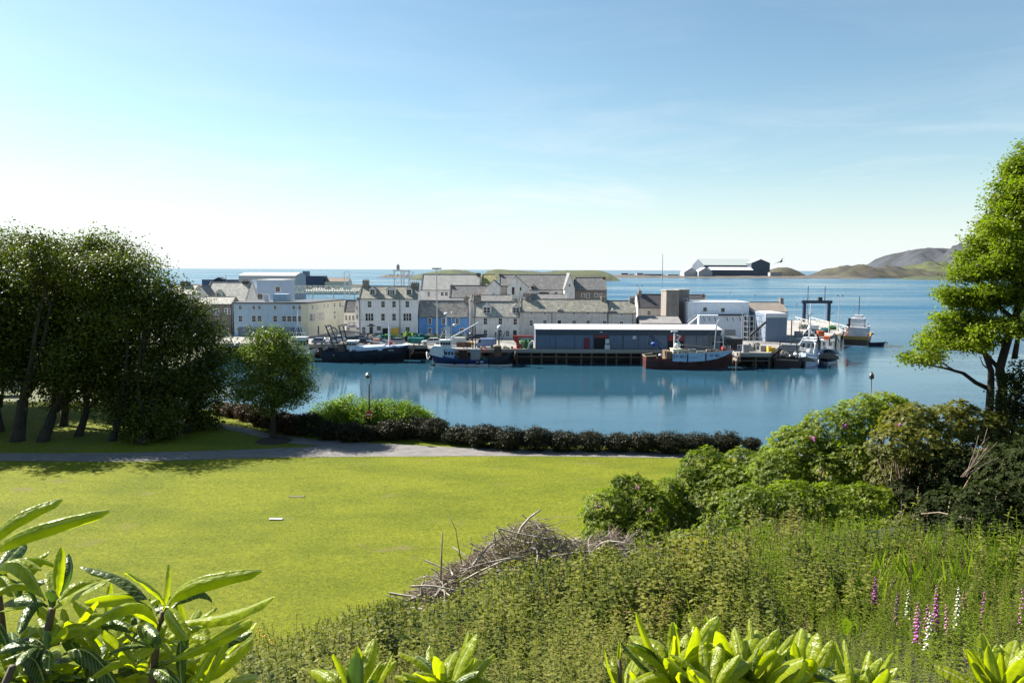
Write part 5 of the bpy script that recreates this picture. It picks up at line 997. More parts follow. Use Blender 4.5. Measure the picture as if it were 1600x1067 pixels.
heap(655, 180, 2.3, 1.9, NT, 'teal net heap left of the tall lamp mast'); heap(646, 178, 1.8, 1.7, NT, 'teal net heap below the lime green one')
heap(628, 184, 2.4, 1.6, NBk, 'black net heap right of the hotel door'); heap(612, 186, 2.2, 1.4, NG, 'dark green net heap before the hotel'); heap(596, 184, 2.3, 1.5, NT, 'teal net heap left of the hotel garage door')
heap(580, 185, 2.0, 1.6, NGy, 'pale net heap below the hotel door'); heap(668, 186, 2.4, 1.5, NGy, 'grey net heap left of the lamp mast before the blue house'); heap(684, 184, 2.6, 1.7, NBk, 'black net heap at the foot of the tall lamp mast')
heap(697, 186, 2.2, 1.6, NGy, 'pale grey net heap behind the mast of the blue trawler'); heap(713, 187, 2.3, 1.5, NBk, 'black net heap at the right end of the blue house'); heap(724, 185, 2, 1.3, NGy, 'grey net heap before the stone gable')
heap(789, 164.6, .8, .7, M['rope'], 'small brown rope heap on the quay edge left of the loader'); heap(794, 164.4, .45, .4, NBk, 'tiny dark heap next to the brown rope heap')
heap(1182, 166, 1.4, 1.4, NGy, 'pale net heap before the steel framework'); heap(1170, 163, 1.3, 1.6, mat('white_sacks', (.5, .48, .45), (.2, .18, .17), rough=.9, scale=3), 'white sacks piled at the framework foot', 'sack_pile', 'sacks')
# creels: small net-covered frames, stacked
cre = MB(); cre.box(-.45, .45, -.3, .3, 0, .05)
for x in (-.42, 0, .42): cre.tube([(x, .28 * math.cos(t), .05 + .42 * math.sin(t)) for t in np.linspace(0, math.pi, 6)], .025, 4)
cre.extr([(.27 * math.cos(t), .05 + .38 * math.sin(t)) for t in np.linspace(0, math.pi, 6)], 'x', -.4, .4)
CM = {c: cre.mesh('creel', m) for c, m in (('a', NT), ('b', NBk), ('c', NGy), ('d', NG))}
places = [(604, 183.5), (621, 181), (635, 180), (661, 183), (676, 181), (690, 181), (704, 182), (719, 182)]
wh_ = ['before the hotel garage', 'right of the hotel garage', 'beside the lime net', 'right of the teal net heap', 'left of the mast foot', 'right of the mast foot', 'behind the pale van', 'before the stone gable']
for (px, Y), wd in zip(places, wh_):
    x = W(px, 530, Y).x; c_ = rnd.choice('abcd')
    for lv in range(3):
        for q in range(2):
            o = link('creel', CM[c_], None, (x + q * .95 + rnd.uniform(-.05, .05), Y + rnd.uniform(-.1, .1), 3 + lv * .48)); o.rotation_euler.z = rnd.uniform(-.1, .1)
            tag(o, '%s creel in the %s row of the stack %s' % (('left', 'right')[q], ('bottom', 'middle', 'top')[lv], wd), 'creel', 'lobster creels stacked on the quay')
def crate(px, Y, w_, d, h_, m, label, name='fish_crate', cat='crate', z=3.0, rz=0):
    v = W(px, 540, Y); f = MB().box(-w_ / 2, w_ / 2, -d / 2, d / 2, 0, h_ * .9).box(-w_ / 2 - .04, w_ / 2 + .04, -d / 2 - .04, d / 2 + .04, h_ * .88, h_)
    for x in np.linspace(-w_ / 2 + .1, w_ / 2 - .1, 4): f.box(x - .03, x + .03, -d / 2 - .035, -d / 2, 0, h_ * .88)
    o = f.build(name, m, None, loc=(v.x, Y, z)); o.rotation_euler.z = rz; return tag(o, label, cat)
crate(652.5, 177, 2.7, 1.6, 1.25, mat('teal_skip', (.01, .17, .16), rough=.6), 'teal steel skip on the quay between two boats', 'skip', 'skip')
crate(617.5, 196.5, 1.8, 1.0, 2.1, M['yellow'], 'orange yellow tank standing against the hotel front', 'tank', 'tank')
crate(1205, 160.5, 1.5, 1.1, 1.0, M['yellow'], 'yellow tub at the right end of the quay', 'tub', 'tub')
crate(1201.5, 161, .6, .6, 1.3, mat('pale_tub', (.6, .55, .4), rough=.7), 'pale drum next to the yellow tub', 'drum', 'drum')
crate(1192, 162, 1.2, 1, 1.2, M['grey_metal'], 'grey cage left of the yellow tub', 'cage', 'cage')
crate(1165, 160, 1.2, 1, 1.6, M['grey_metal'], 'grey cabinet with a pale notice right of the lean-to', 'cabinet', 'cabinet')
crate(725, 169, 3.2, 1.2, 1.0, mat('brown_boards', (.13, .07, .05), rough=.8), 'long brown crate behind the blue trawler')
crate(693, 171, 1.8, 1.2, 1.3, WP, 'white fish box stack beside the white car'); crate(738, 172, .8, .7, .8, M['yellow'], 'small yellow crate before the stone gable'); crate(588, 174, 1.4, 1.0, 1.3, mat('pinkish', (.5, .3, .24), rough=.8), 'pale pink crate behind the dark trawler')
f = MB(); f.tube([(.55 * math.cos(t), 0, .6 + .55 * math.sin(t)) for t in np.linspace(0, 2 * math.pi, 11)], .07, 5)
tag(f.build('tyre_fender', M['rubber'], None, loc=(W(727, 548, 164).x, 164.3, 3)), 'upright rubber tyre standing on the quay edge behind the blue trawler', 'tyre')
# bollards
bo = MB().tube([(0, 0, 0), (0, 0, .45)], .2, 8).tube([(0, 0, .45), (0, 0, .6)], [.3, .26], 8).mesh('bollard', DM)
for i, px in enumerate((503, 540, 580, 620, 655, 700, 770, 800, 815)):
    Y = 172 if px < 668 else 164.0; o = link('bollard', bo, None, (W(px, 545, Y).x, Y, 3)); tag(o, 'black iron bollard %s' % ['at the left end of the quay', 'behind the dark trawler stern', 'behind the white shelter deck', 'near the dark trawler bow', 'left of the white car', 'behind the blue trawler bow', 'behind the blue trawler stern', 'behind the wooden trawler', 'before the red loader'][i], 'bollard', 'mooring bollards on the quay')
# quay side street lamps
for px, yt, Y, lb in ((556, 500, 186, 'grey street lamp with a crooked arm left of the hotel door'), (705, 486, 187, 'slim street lamp before the blue house'), (528, 479, 190, 'street lamp before the cream building')):
    v = W(px, yt, Y); h = v.z - 3; root = empty('street_lamp', (v.x, Y, 3), lb, 'street lamp'); MB().tube([(0, 0, 0), (0, 0, h - .4), (.3, 0, h), (1.4, 0, h + .1)], .07, 5).build('pole', M['galvanised'], root); MB().box(1.2, 1.9, -.14, .14, h + .02, h + .18).build('lamp_head', M['grey_metal'], root)
# gull
v = W(1220, 409, 62); root = empty('gull', v, 'dark bird gliding with raised wings above the far bay', 'bird', rz=R_(20))
b = MB(); b.tube([(-.26, 0, -.02), (-.1, 0, 0), (.1, 0, .01), (.22, 0, .02), (.27, 0, .02)], [.015, .06, .065, .04, .012], 8); b.extr([(-.26, -.05), (-.42, -.09), (-.42, .09), (-.26, .05)], 'z', -.03, -.02); b.build('body', M['black'], root, True)
for s in (-1, 1):
    w_ = MB(); w_.poly([(.1, .04 * s, .02), (-.08, .04 * s, .02), (-.06, .3 * s, .14), (.06, .28 * s, .14)][::s]); w_.poly([(.06, .28 * s, .14), (-.06, .3 * s, .14), (-.14, .62 * s, .12), (-.11, .6 * s, .12)][::s]); w_.build('wing', M['black'], root)
root.rotation_euler = (R_(-30), R_(-10), R_(35))

for px, Y, a, b, m, lb in ((1262, 200, 1.6, 1.3, NGy, 'pale net heap on the pier, nearest the slate blue block'), (1275, 205, 1.8, 1.4, NBk, 'black net heap in the middle of the pier'), (1290, 212, 1.7, 1.3, NT, 'teal net heap towards the end of the pier'), (1255, 225, 2.0, 1.5, NGy, 'grey net heap at the back of the pier'), (1300, 222, 1.6, 1.3, NG, 'green net heap by the pier end lamp'), (1268, 192, 1.4, 1.2, NBk, 'black net heap above the pale trawler')):
    heap(px, Y, a, b, m, lb, z=3.1)
crate(1281, 199, 1.6, 1.2, 1.4, M['orange'], 'orange tub on the pier above the trawlers', 'tub', 'tub', z=3.1); crate(1270, 215, 2.4, 1.4, 1.8, WP, 'white box on the pier before the blue portal', 'box', 'box', z=3.1); crate(1247, 196, 1.8, 1.2, 1.5, M['grey_metal'], 'grey cage at the foot of the slate blue block', 'cage', 'cage', z=3.1)
for i, (px, Y) in enumerate(((1250, 205), (1263, 232), (1296, 230))):
    v = W(px, 500, Y); f = MB(); f.tube([(0, 0, 0), (0, 0, 3.2 + i * .5)], .09, 5).tube([(0, 0, 2.8 + i * .5), (1.4, 0, 3.6 + i * .5)], .07, 5); tag(f.build('derrick', DM, None, loc=(v.x, Y, 3.1)), 'small dark derrick on the pier, %s' % ['nearest the quay', 'before the left leg of the portal', 'before the right leg of the portal'][i], 'derrick')

# tyre fenders hung along the hulls
fme = MB().tube([(.34 * math.cos(t), 0, .34 * math.sin(t)) for t in np.linspace(0, 2 * math.pi, 11)], .11, 5).mesh('fender', M['rubber'])
for nm, xs_f, y, z in (('dark_trawler', (3, 6.5, 10, 13), -2.98, 1.3), ('blue_trawler', (2, 4.5, 7), 2.2, .75), ('red_trawler', (3, 7, 11, 14), -2.78, 1.2)):
    for x in xs_f: link('fender', fme, bpy.data.objects[nm], (x, y, z))
# deckhand on the blue trawler
def person(name, label, loc, rz, m_body, m_head):
    J = [(0, 0, .95), (0, 0, 1.2), (0, 0, 1.42), (0, 0, 1.52), (0, .01, 1.66), (-.1, 0, .9), (-.12, .03, .5), (-.13, 0, .06), (-.13, -.14, .04), (.1, 0, .9), (.12, -.04, .5), (.13, .03, .06), (.13, -.1, .04), (-.2, 0, 1.4), (-.27, -.02, 1.12), (-.22, -.2, .95), (.2, 0, 1.4), (.27, -.02, 1.12), (.22, -.2, .95)]
    E = [(0, 1), (1, 2), (2, 3), (3, 4), (0, 5), (5, 6), (6, 7), (7, 8), (0, 9), (9, 10), (10, 11), (11, 12), (2, 13), (13, 14), (14, 15), (2, 16), (16, 17), (17, 18)]
    Rr = [.15, .14, .15, .06, .1, .1, .075, .05, .045, .1, .075, .05, .045, .07, .05, .035, .07, .05, .035]
    me = bpy.data.meshes.new('body'); me.from_pydata(J, E, []); o = bpy.data.objects.new('tmp', me); COL.objects.link(o); md = o.modifiers.new('s', 'SKIN')
    for v_, r in zip(me.skin_vertices[0].data, Rr): v_.radius = (r, r * .8)
    me.skin_vertices[0].data[0].use_root = True; o.modifiers.new('b', 'SUBSURF').levels = 1
    dg = bpy.context.evaluated_depsgraph_get(); m2 = bpy.data.meshes.new_from_object(o.evaluated_get(dg)); bpy.data.objects.remove(o); m2.materials.clear(); m2.materials.append(m_body); m2.materials.append(m_head)
    for p_ in m2.polygons:
        if p_.center.z > 1.52: p_.material_index = 1
    root = empty(name, loc, label, 'person', rz=rz); link('body', m2, root); link('cap', MB().ball((0, .01, 1.74), .11, .12, .07, n=8, h=5).mesh('cap', WP, True), root); return root
person('person', 'person in blue overalls and a pale cap standing on the deck of the blue trawler', (W(711, 552, 159.3).x, 159.5, .55), 0, mat('overall_blue', (.03, .07, .22), rough=.8), mat('skin', (.5, .3, .22), rough=.6))
# ================================================================== VEGETATION
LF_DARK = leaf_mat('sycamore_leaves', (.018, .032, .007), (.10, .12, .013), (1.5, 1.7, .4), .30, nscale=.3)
LF_MID = leaf_mat('whitebeam_leaves', (.04, .065, .012), (.16, .19, .035), (1.5, 1.9, .5), .36, nscale=.5)
LF_BRIGHT = leaf_mat('willow_leaves', (.08, .14, .012), (.16, .23, .02), (1.5, 1.7, .4), .42, nscale=.6)
LF_HEDGE = leaf_mat('dark_hedge_leaves', (.015, .017, .009), (.038, .037, .017), (1.2, 1.2, .6), .15, nscale=.8)
LF_BEECH = leaf_mat('copper_hedge_leaves', (.03, .022, .012), (.09, .05, .025), (1.4, 1.2, .6), .25, nscale=.8)
LF_RHO = leaf_mat('rhododendron_leaves', (.05, .08, .010), (.20, .24, .025), (1.6, 1.9, .4), .46, rough=.5, nscale=.45, dry=(.22, .17, .05), gloss=.25)
LF_OLIVE = leaf_mat('olive_rhododendron_leaves', (.05, .06, .012), (.17, .17, .03), (1.5, 1.6, .4), .42, rough=.5, nscale=.45, dry=(.20, .07, .03), gloss=.25)
LF_SHADE = leaf_mat('shaded_rhododendron_leaves', (.010, .016, .005), (.032, .042, .010), (1.4, 1.7, .4), .22, rough=.7, nscale=.4, gloss=.08)  # dark copy of the rhododendron leaves, the hollow's shade put into the colour
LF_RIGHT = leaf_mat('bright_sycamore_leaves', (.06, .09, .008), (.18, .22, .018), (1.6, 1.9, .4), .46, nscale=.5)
LF_NETTLE = leaf_mat('nettle_leaves', (.035, .055, .010), (.22, .22, .05), (1.5, 1.7, .4), .40, nscale=.7, dry=(.17, .12, .05))
LF_HERB = leaf_mat('herb_leaves', (.06, .10, .010), (.22, .28, .03), (1.5, 1.7, .4), .42, nscale=.5)
BARK = M['bark']; DEAD = mat('dead_wood', (.46, .41, .35), (.24, .20, .16), rough=.9, scale=6, stretch=(1, 1, .3), bump=.4); TWIG = mat('brown_twigs', (.27, .21, .155), (.13, .095, .07), rough=.95, scale=5)
def clumps_px(lst, Y, jit=2.0, flat=.8, seed=0):
    r_ = random.Random(seed); out = []
    for c in lst:
        y = Y + (c[4] if len(c) > 4 else r_.uniform(-jit, jit)); v = W(c[0], c[1], y); r = c[2] * y / 1200; out.append((v.x, v.y, v.z, r, r * .95, r * (c[3] if len(c) > 3 and c[3] else flat)))
    return out
def limb(b, p, q, r0, r1, n=6, bend=.12, seg=5):
    p = Vector(p); q = Vector(q); d = q - p; o = Vector((rnd.uniform(-1, 1), rnd.uniform(-1, 1), rnd.uniform(-.2, .8))) * d.length * bend; pts = []; rs = []
    for i in range(seg + 1):
        t = i / seg; pts.append(p + d * t + o * math.sin(t * math.pi) + Vector((rnd.uniform(-1, 1), rnd.uniform(-1, 1), 0)) * d.length * .015); rs.append(r0 + (r1 - r0) * t)
    b.tube(pts, rs, n); return pts
def tree(name, label, base_px, clumps, m, trunk_r=.35, per=1.0, sub_r=.45, leaves=22, size=.3, kind='tree', fork=None, zmin=None, zoff=0, group=None, up=.8, base=None):
    g = G(*base_px) if base is None else Vector(base); gz = float(hgt(g.x, g.y)); root = empty(name, (g.x, g.y, gz), label, kind, group)
    cl = [(x - g.x, y - g.y, z - gz, a, b_, c) for x, y, z, a, b_, c in clumps]
    cx = sum(c[0] for c in cl) / len(cl); cy = sum(c[1] for c in cl) / len(cl); zlo = min(c[2] for c in cl); H = fork or max(1.2, zlo * .6)
    tb = MB(); lean = Vector((cx * .25, cy * .25, H)); tb.tube([(0, 0, -.3), (0, 0, .15), lean * .5, lean], [trunk_r * 1.7, trunk_r * 1.15, trunk_r * .95, trunk_r * .85], 9); tb.build('trunk', BARK, root, True)
    for c in cl:
        b = MB(); limb(b, lean, (c[0], c[1], c[2] + c[5] * .2), trunk_r * .5, .05)
        for i in range(4):
            a = rnd.uniform(0, 6.28); limb(b, (c[0] * .8 + lean.x * .2, c[1] * .8 + lean.y * .2, c[2] * .8 + lean.z * .2), (c[0] + math.cos(a) * c[3] * .8, c[1] + math.sin(a) * c[4] * .8, c[2] + rnd.uniform(-.4, .6) * c[5]), trunk_r * .2, .02, 4, .2, 4)
        b.build('branch', BARK, root, True)
    foliage('crown', cl, m, root, per, sub_r, leaves, size, up, zmin)
    return root
# --- the wood on the left
wood = [
 ('mature_tree', 'tree with a slim trunk at the extreme left edge of the picture', (2, 674), [(-60, 420, 60), (0, 392, 48), (-10, 470, 62), (-30, 540, 60), (20, 560, 48), (-60, 610, 50)], 58.5, .22),
 ('mature_tree', 'tall tree with the thick leaning trunk, second from the left edge', (28, 688), [(58, 405, 46), (80, 465, 60), (45, 520, 60), (35, 580, 45), (100, 560, 50), (60, 385, 22)], 56.5, .42),
 ('mature_tree', 'tall tree with a forked trunk right of the thick leaning one', (68, 688), [(120, 440, 50), (120, 500, 62), (130, 560, 55), (95, 600, 40), (150, 610, 36)], 57, .38),
 ('mature_tree', 'tallest feathery tree standing at the back of the wood', (100, 664), [(130, 388, 30), (160, 385, 28), (188, 400, 26), (150, 420, 40), (212, 412, 20), (110, 400, 25)], 64, .28),
 ('mature_tree', 'tree with a straight trunk in the middle of the wood', (124, 680), [(165, 440, 50), (175, 500, 60), (160, 560, 50), (185, 610, 36)], 58, .27),
 ('mature_tree', 'lime green topped tree whose trunk stands left of the big dark bush', (176, 689), [(165, 425, 42), (215, 432, 42), (225, 475, 52), (215, 540, 60), (200, 600, 45), (240, 620, 30)], 57, .24),
 ('mature_tree', 'broad dark tree hanging to the ground at the centre right of the wood', (222, 694), [(250, 470, 40), (270, 520, 52), (250, 590, 55), (215, 640, 45), (245, 655, 42), (285, 610, 40), (228, 675, 34)], 56.5, .3),
 ('mature_tree', 'rightmost tree of the wood with a short dark trunk', (293, 676), [(285, 485, 36), (308, 520, 36), (328, 545, 30), (322, 590, 34), (300, 620, 32), (340, 565, 22), (335, 600, 22), (345, 625, 12), (300, 655, 18)], 59.5, .3)]
for i, (nm, lb, bp_, cl, Y, tr_) in enumerate(wood):
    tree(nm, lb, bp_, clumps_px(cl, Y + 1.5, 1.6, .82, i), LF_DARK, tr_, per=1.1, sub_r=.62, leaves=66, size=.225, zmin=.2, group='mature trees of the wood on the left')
for i, (x, y, lb) in enumerate([(-41.5, 57.5, 'shade tree cut by the left edge of the picture'), (-47, 58.5, 'shade tree just beyond the left edge, nearest the frame'), (-42, 70, 'dark tree behind the middle of the wood'), (-46, 78, 'dark tree behind the left of the wood'), (-52, 66, 'dark tree far behind at the left'), (-60, 66, 'shade tree beyond the left edge, farther back'), (-52, 71, 'shade tree beyond the left edge, behind the nearest')]):
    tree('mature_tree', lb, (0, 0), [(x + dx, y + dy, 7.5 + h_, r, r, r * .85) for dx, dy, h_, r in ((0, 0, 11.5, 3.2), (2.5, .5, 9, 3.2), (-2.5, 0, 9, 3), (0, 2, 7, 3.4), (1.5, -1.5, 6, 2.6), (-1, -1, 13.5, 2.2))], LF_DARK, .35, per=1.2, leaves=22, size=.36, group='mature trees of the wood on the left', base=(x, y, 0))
for i, (px, py, lb) in enumerate([(232, 690, 'low dark shrub at the foot of the broad dark tree'), (318, 672, 'small dark shrub beside the rightmost trunk of the wood')]):
    g = G(px, py); tree('shrub', lb, (px, py), [(g.x + dx, g.y + dy, 7.5 + h_, r, r, r * .8) for dx, dy, h_, r in ((0, 0, .9, 1.0 + .6 * (i == 0)), (.9, .2, .7, .8), (-.9, .1, .7, .9))], LF_DARK, .06, per=3, sub_r=.25, leaves=20, size=.2, kind='shrub', fork=.4)
# --- single tree by the path
tree('round_tree', 'small round topped tree standing alone beside the path', (427, 683), clumps_px([(418, 548, 33), (450, 555, 28), (392, 590, 32), (432, 595, 36), (462, 590, 28), (475, 610, 16), (418, 624, 26), (450, 622, 22), (385, 560, 20), (405, 528, 18), (432, 524, 16), (380, 612, 20), (470, 565, 18)], 56.8, .9, .9, 5), LF_MID, .2, per=3.4, sub_r=.33, leaves=52, size=.155, fork=2.2)
g = G(428, 688); bed = MB().tube([(0, 0, -.02), (0, 0, .05)], [1.35, 1.2], 20); tag(bed.build('tree_bed', mat('bark_mulch', (.05, .035, .025), rough=1, scale=6), None, loc=(g.x, g.y, float(hgt(g.x, g.y)) + .02)), 'round dark mulched bed at the foot of the lone tree', 'tree bed')
# --- hedge: clipped dark bushes in a row, all one kind
def bush(name, label, x, y, rx, ry, rz, m, group=None, cat='bush', leaves=18, size=.095, per=26, sub=.10, jit=.15, z=None):
    z = float(hgt(x, y)) if z is None else z; root = empty(name, (x, y, z), label, cat, group)
    cl = [(0, 0, rz * .9, rx, ry, rz)]
    for i in range(5):
        a = rnd.uniform(0, 6.28); cl.append((math.cos(a) * rx * .4, math.sin(a) * ry * .4, rz * rnd.uniform(.8, 1.15), rx * .6, ry * .6, rz * .65))
    foliage('foliage', cl, m, root, per, sub, leaves, size, .5, -.1, shell=.85, inner=.3)
    b = MB()
    for i in range(5): limb(b, (rnd.uniform(-.2, .2), 0, -.1), (rnd.uniform(-.7, .7) * rx, rnd.uniform(-.5, .5) * ry, rz * 1.2), .04, .015, 4)
    return root, b.build('stems', BARK, root)
hpx = [(612, 672, 24), (642, 667, 27), (677, 670, 27), (719, 677, 25), (757, 680, 27), (795, 683, 28), (838, 685, 27), (881, 686, 27), (923, 689, 24), (966, 689, 24), (1007, 689, 25), (1049, 690, 26), (1091, 689, 27), (1137, 688, 26), (1177, 694, 14)]
first = ['leftmost, in front of the lime green thicket', 'second, in front of the lime green thicket', 'third, at the right end of the thicket', 'first along the water after the gap', 'second along the water', 'third along the water', 'fourth along the water', 'fifth along the water', 'sixth along the water, low and flat', 'seventh along the water, flat topped', 'eighth along the water', 'ninth along the water', 'tenth along the water', 'tallest, just left of the rhododendrons', 'smallest, last before the rhododendrons']
for (px, py, r), lb in zip(hpx, first):
    v = G(px, py + r * .75); y = v.y + .5; rr = r * y / 1200; bush('hedge_bush', 'clipped dark purple brown bush, ' + lb, v.x, y, rr * rnd.uniform(.9, 1.08), rr * .85, rr * rnd.uniform(.6, .74), LF_HEDGE, 'clipped dark bushes along the shore')
# --- lime thicket, dark underbushes and the copper hedge
bright = [(518, 655, 34), (548, 648, 36), (498, 668, 28), (582, 655, 34), (605, 652, 32), (630, 655, 32), (652, 662, 28), (565, 672, 30), (674, 672, 22), (645, 650, 20), (535, 642, 16), (615, 643, 14)]
for i, (a, lb) in enumerate(((bright[:5], 'lime green leafy thicket left of the lamp post'), (bright[5:], 'lime green leafy thicket right of the lamp post'))):
    g0 = G(530 if i == 0 else 640, 690); tree('thicket', lb, (530 if i == 0 else 640, 688), clumps_px(a, 58, .8, .8, i), LF_BRIGHT, .07, per=12, sub_r=.22, leaves=20, size=.16, kind='thicket', fork=.4)
for i, (px, py, r, lb) in enumerate([(485, 662, 24, 'dark bush at the left end of the lime thicket'), (512, 672, 20, 'dark bush under the left of the lime thicket'), (545, 676, 20, 'dark bush just left of the lamp post foot'), (575, 678, 16, 'dark bush behind the lamp post foot'), (597, 680, 12, 'small grey dark bush right of the lamp post')]):
    v = G(px, py + r * .8); rr = r * v.y / 1200; bush('shrub', lb, v.x, v.y + .4, rr, rr * .8, rr * .8, LF_HEDGE, cat='shrub', size=.11)
cop = [(342, 636, 14, 'left end'), (362, 638, 16, 'second from its left end'), (385, 642, 18, 'behind the lone tree, left'), (408, 648, 20, 'directly behind the lone tree'), (432, 655, 22, 'right behind the lone tree'), (458, 660, 22, 'right end')]
for px, py, r, lb in cop:
    v = G(px, py + r * .9); rr = r * v.y / 1200; bush('copper_hedge_bush', 'copper brown hedge bush, ' + lb + ' of the copper hedge', v.x, v.y + .5, rr * 1.2, rr * .8, rr * .75, LF_BEECH, 'copper brown hedge by the shore', size=.11)
# --- right hand tall tree
right_cl = [(1435, 561, 26, .22, 0), (1462, 556, 18, .25, 1), (1455, 541, 22, .3, -1), (1480, 532, 32, .28, 0), (1515, 522, 36, .3, 1), (1478, 497, 18, .3, 0), (1500, 505, 30, .35, 1), (1540, 505, 36, .35, 0), (1580, 512, 36, .35, -1),
  (1475, 458, 18, .3, 0), (1505, 462, 30, .4, 0), (1540, 462, 38, .4, 1), (1585, 462, 42, .45, 0), (1505, 430, 24, .4, 0), (1535, 420, 38, .5, 0), (1580, 415, 48, .5, 1), (1515, 398, 18, .4, 0), (1535, 380, 28, .5, 0), (1575, 365, 44, .6, 0), (1540, 350, 14, .5, 0),
  (1580, 320, 36, .6, 0), (1610, 300, 42, .8, 0), (1565, 290, 14, .5, 0), (1590, 262, 26, .7, 0), (1625, 240, 32, .8, 0), (1640, 350, 50, .8, 1), (1650, 430, 60, .8, 1), (1660, 500, 60, .6, 1)]
r9 = random.Random(9); bx_ = lambda y: np.interp(y, [240, 270, 330, 345, 380, 400, 430, 445, 460, 500, 515, 530, 545], [1590, 1565, 1555, 1535, 1530, 1515, 1505, 1480, 1470, 1475, 1460, 1450, 1500])
for i in range(46):
    y = r9.uniform(250, 540); x = r9.uniform(bx_(y) + 12, 1640); right_cl.append((x, y, r9.uniform(14, 26), r9.uniform(.3, .5), r9.uniform(-1.5, 1.5)))
Yr = 31; gR = W(1562, 640, Yr); gz = float(hgt(gR.x, Yr)); root = empty('tall_tree', (gR.x, Yr, gz), 'tall layered tree rising out of the right edge of the picture', 'tree')
loc = lambda px, py, dy=0: (W(px, py, Yr + dy).x - gR.x, dy, W(px, py, Yr + dy).z - gz)
b = MB(); b.tube([(0, 0, -.5), loc(1566, 606), loc(1562, 575), loc(1572, 540), loc(1585, 500), loc(1600, 450), loc(1608, 380), loc(1618, 300), loc(1625, 250)], [.26, .19, .17, .155, .14, .12, .09, .06, .03], 9); b.build('trunk', BARK, root, True)
b = MB(); b.tube([(-.3, .2, -.5), loc(1548, 612), loc(1549, 580), loc(1540, 555), loc(1528, 530), loc(1520, 505)], [.2, .15, .12, .1, .08, .04], 7); b.build('second_stem', BARK, root, True)
for path, r0 in (([(1550, 610), (1525, 598), (1505, 583), (1480, 576), (1455, 571), (1425, 566)], .1), ([(1505, 583), (1490, 578), (1470, 566), (1455, 560)], .05), ([(1560, 575), (1540, 553), (1515, 545), (1490, 545), (1462, 536)], .09), ([(1572, 540), (1550, 520), (1520, 512), (1485, 500)], .09), ([(1585, 560), (1590, 530), (1592, 500), (1588, 470)], .12), ([(1585, 500), (1560, 478), (1530, 470), (1480, 460)], .1), ([(1600, 450), (1570, 430), (1540, 425), (1505, 432)], .09), ([(1608, 380), (1580, 368), (1540, 380)], .08), ([(1618, 300), (1590, 290), (1565, 292)], .05), ([(1566, 600), (1585, 585), (1600, 575)], .08), ([(1549, 580), (1536, 570), (1530, 555)], .04), ([(1540, 553), (1545, 530), (1538, 505)], .05)):
    b = MB(); b.tube([loc(*p, dy=.25 * math.sin(i * 1.7)) for i, p in enumerate(path)], [r0 * (1 - .75 * i / (len(path) - 1)) for i in range(len(path))], 6); b.build('branch', BARK, root, True)
cl = [(x - gR.x, y - Yr, z - gz, a, b_ * 1.2, c) for x, y, z, a, b_, c in clumps_px(right_cl, Yr)]
foliage('crown', cl, LF_RIGHT, root, 8, .2, 42, .135, 1.2, None, shell=.55, inner=.3)
# dark bush by it, right edge
v = W(1590, 605, 30); tree('conifer_bush', 'dense dark green bush at the right edge below the tall tree', (0, 0), clumps_px([(1585, 600, 26), (1610, 590, 40), (1565, 622, 18), (1590, 635, 34), (1620, 640, 40)], 29.5, .5, .6, 3), LF_SHADE, .1, per=9, sub_r=.15, leaves=18, size=.13, kind='bush', base=(v.x, 30, 0), fork=2)
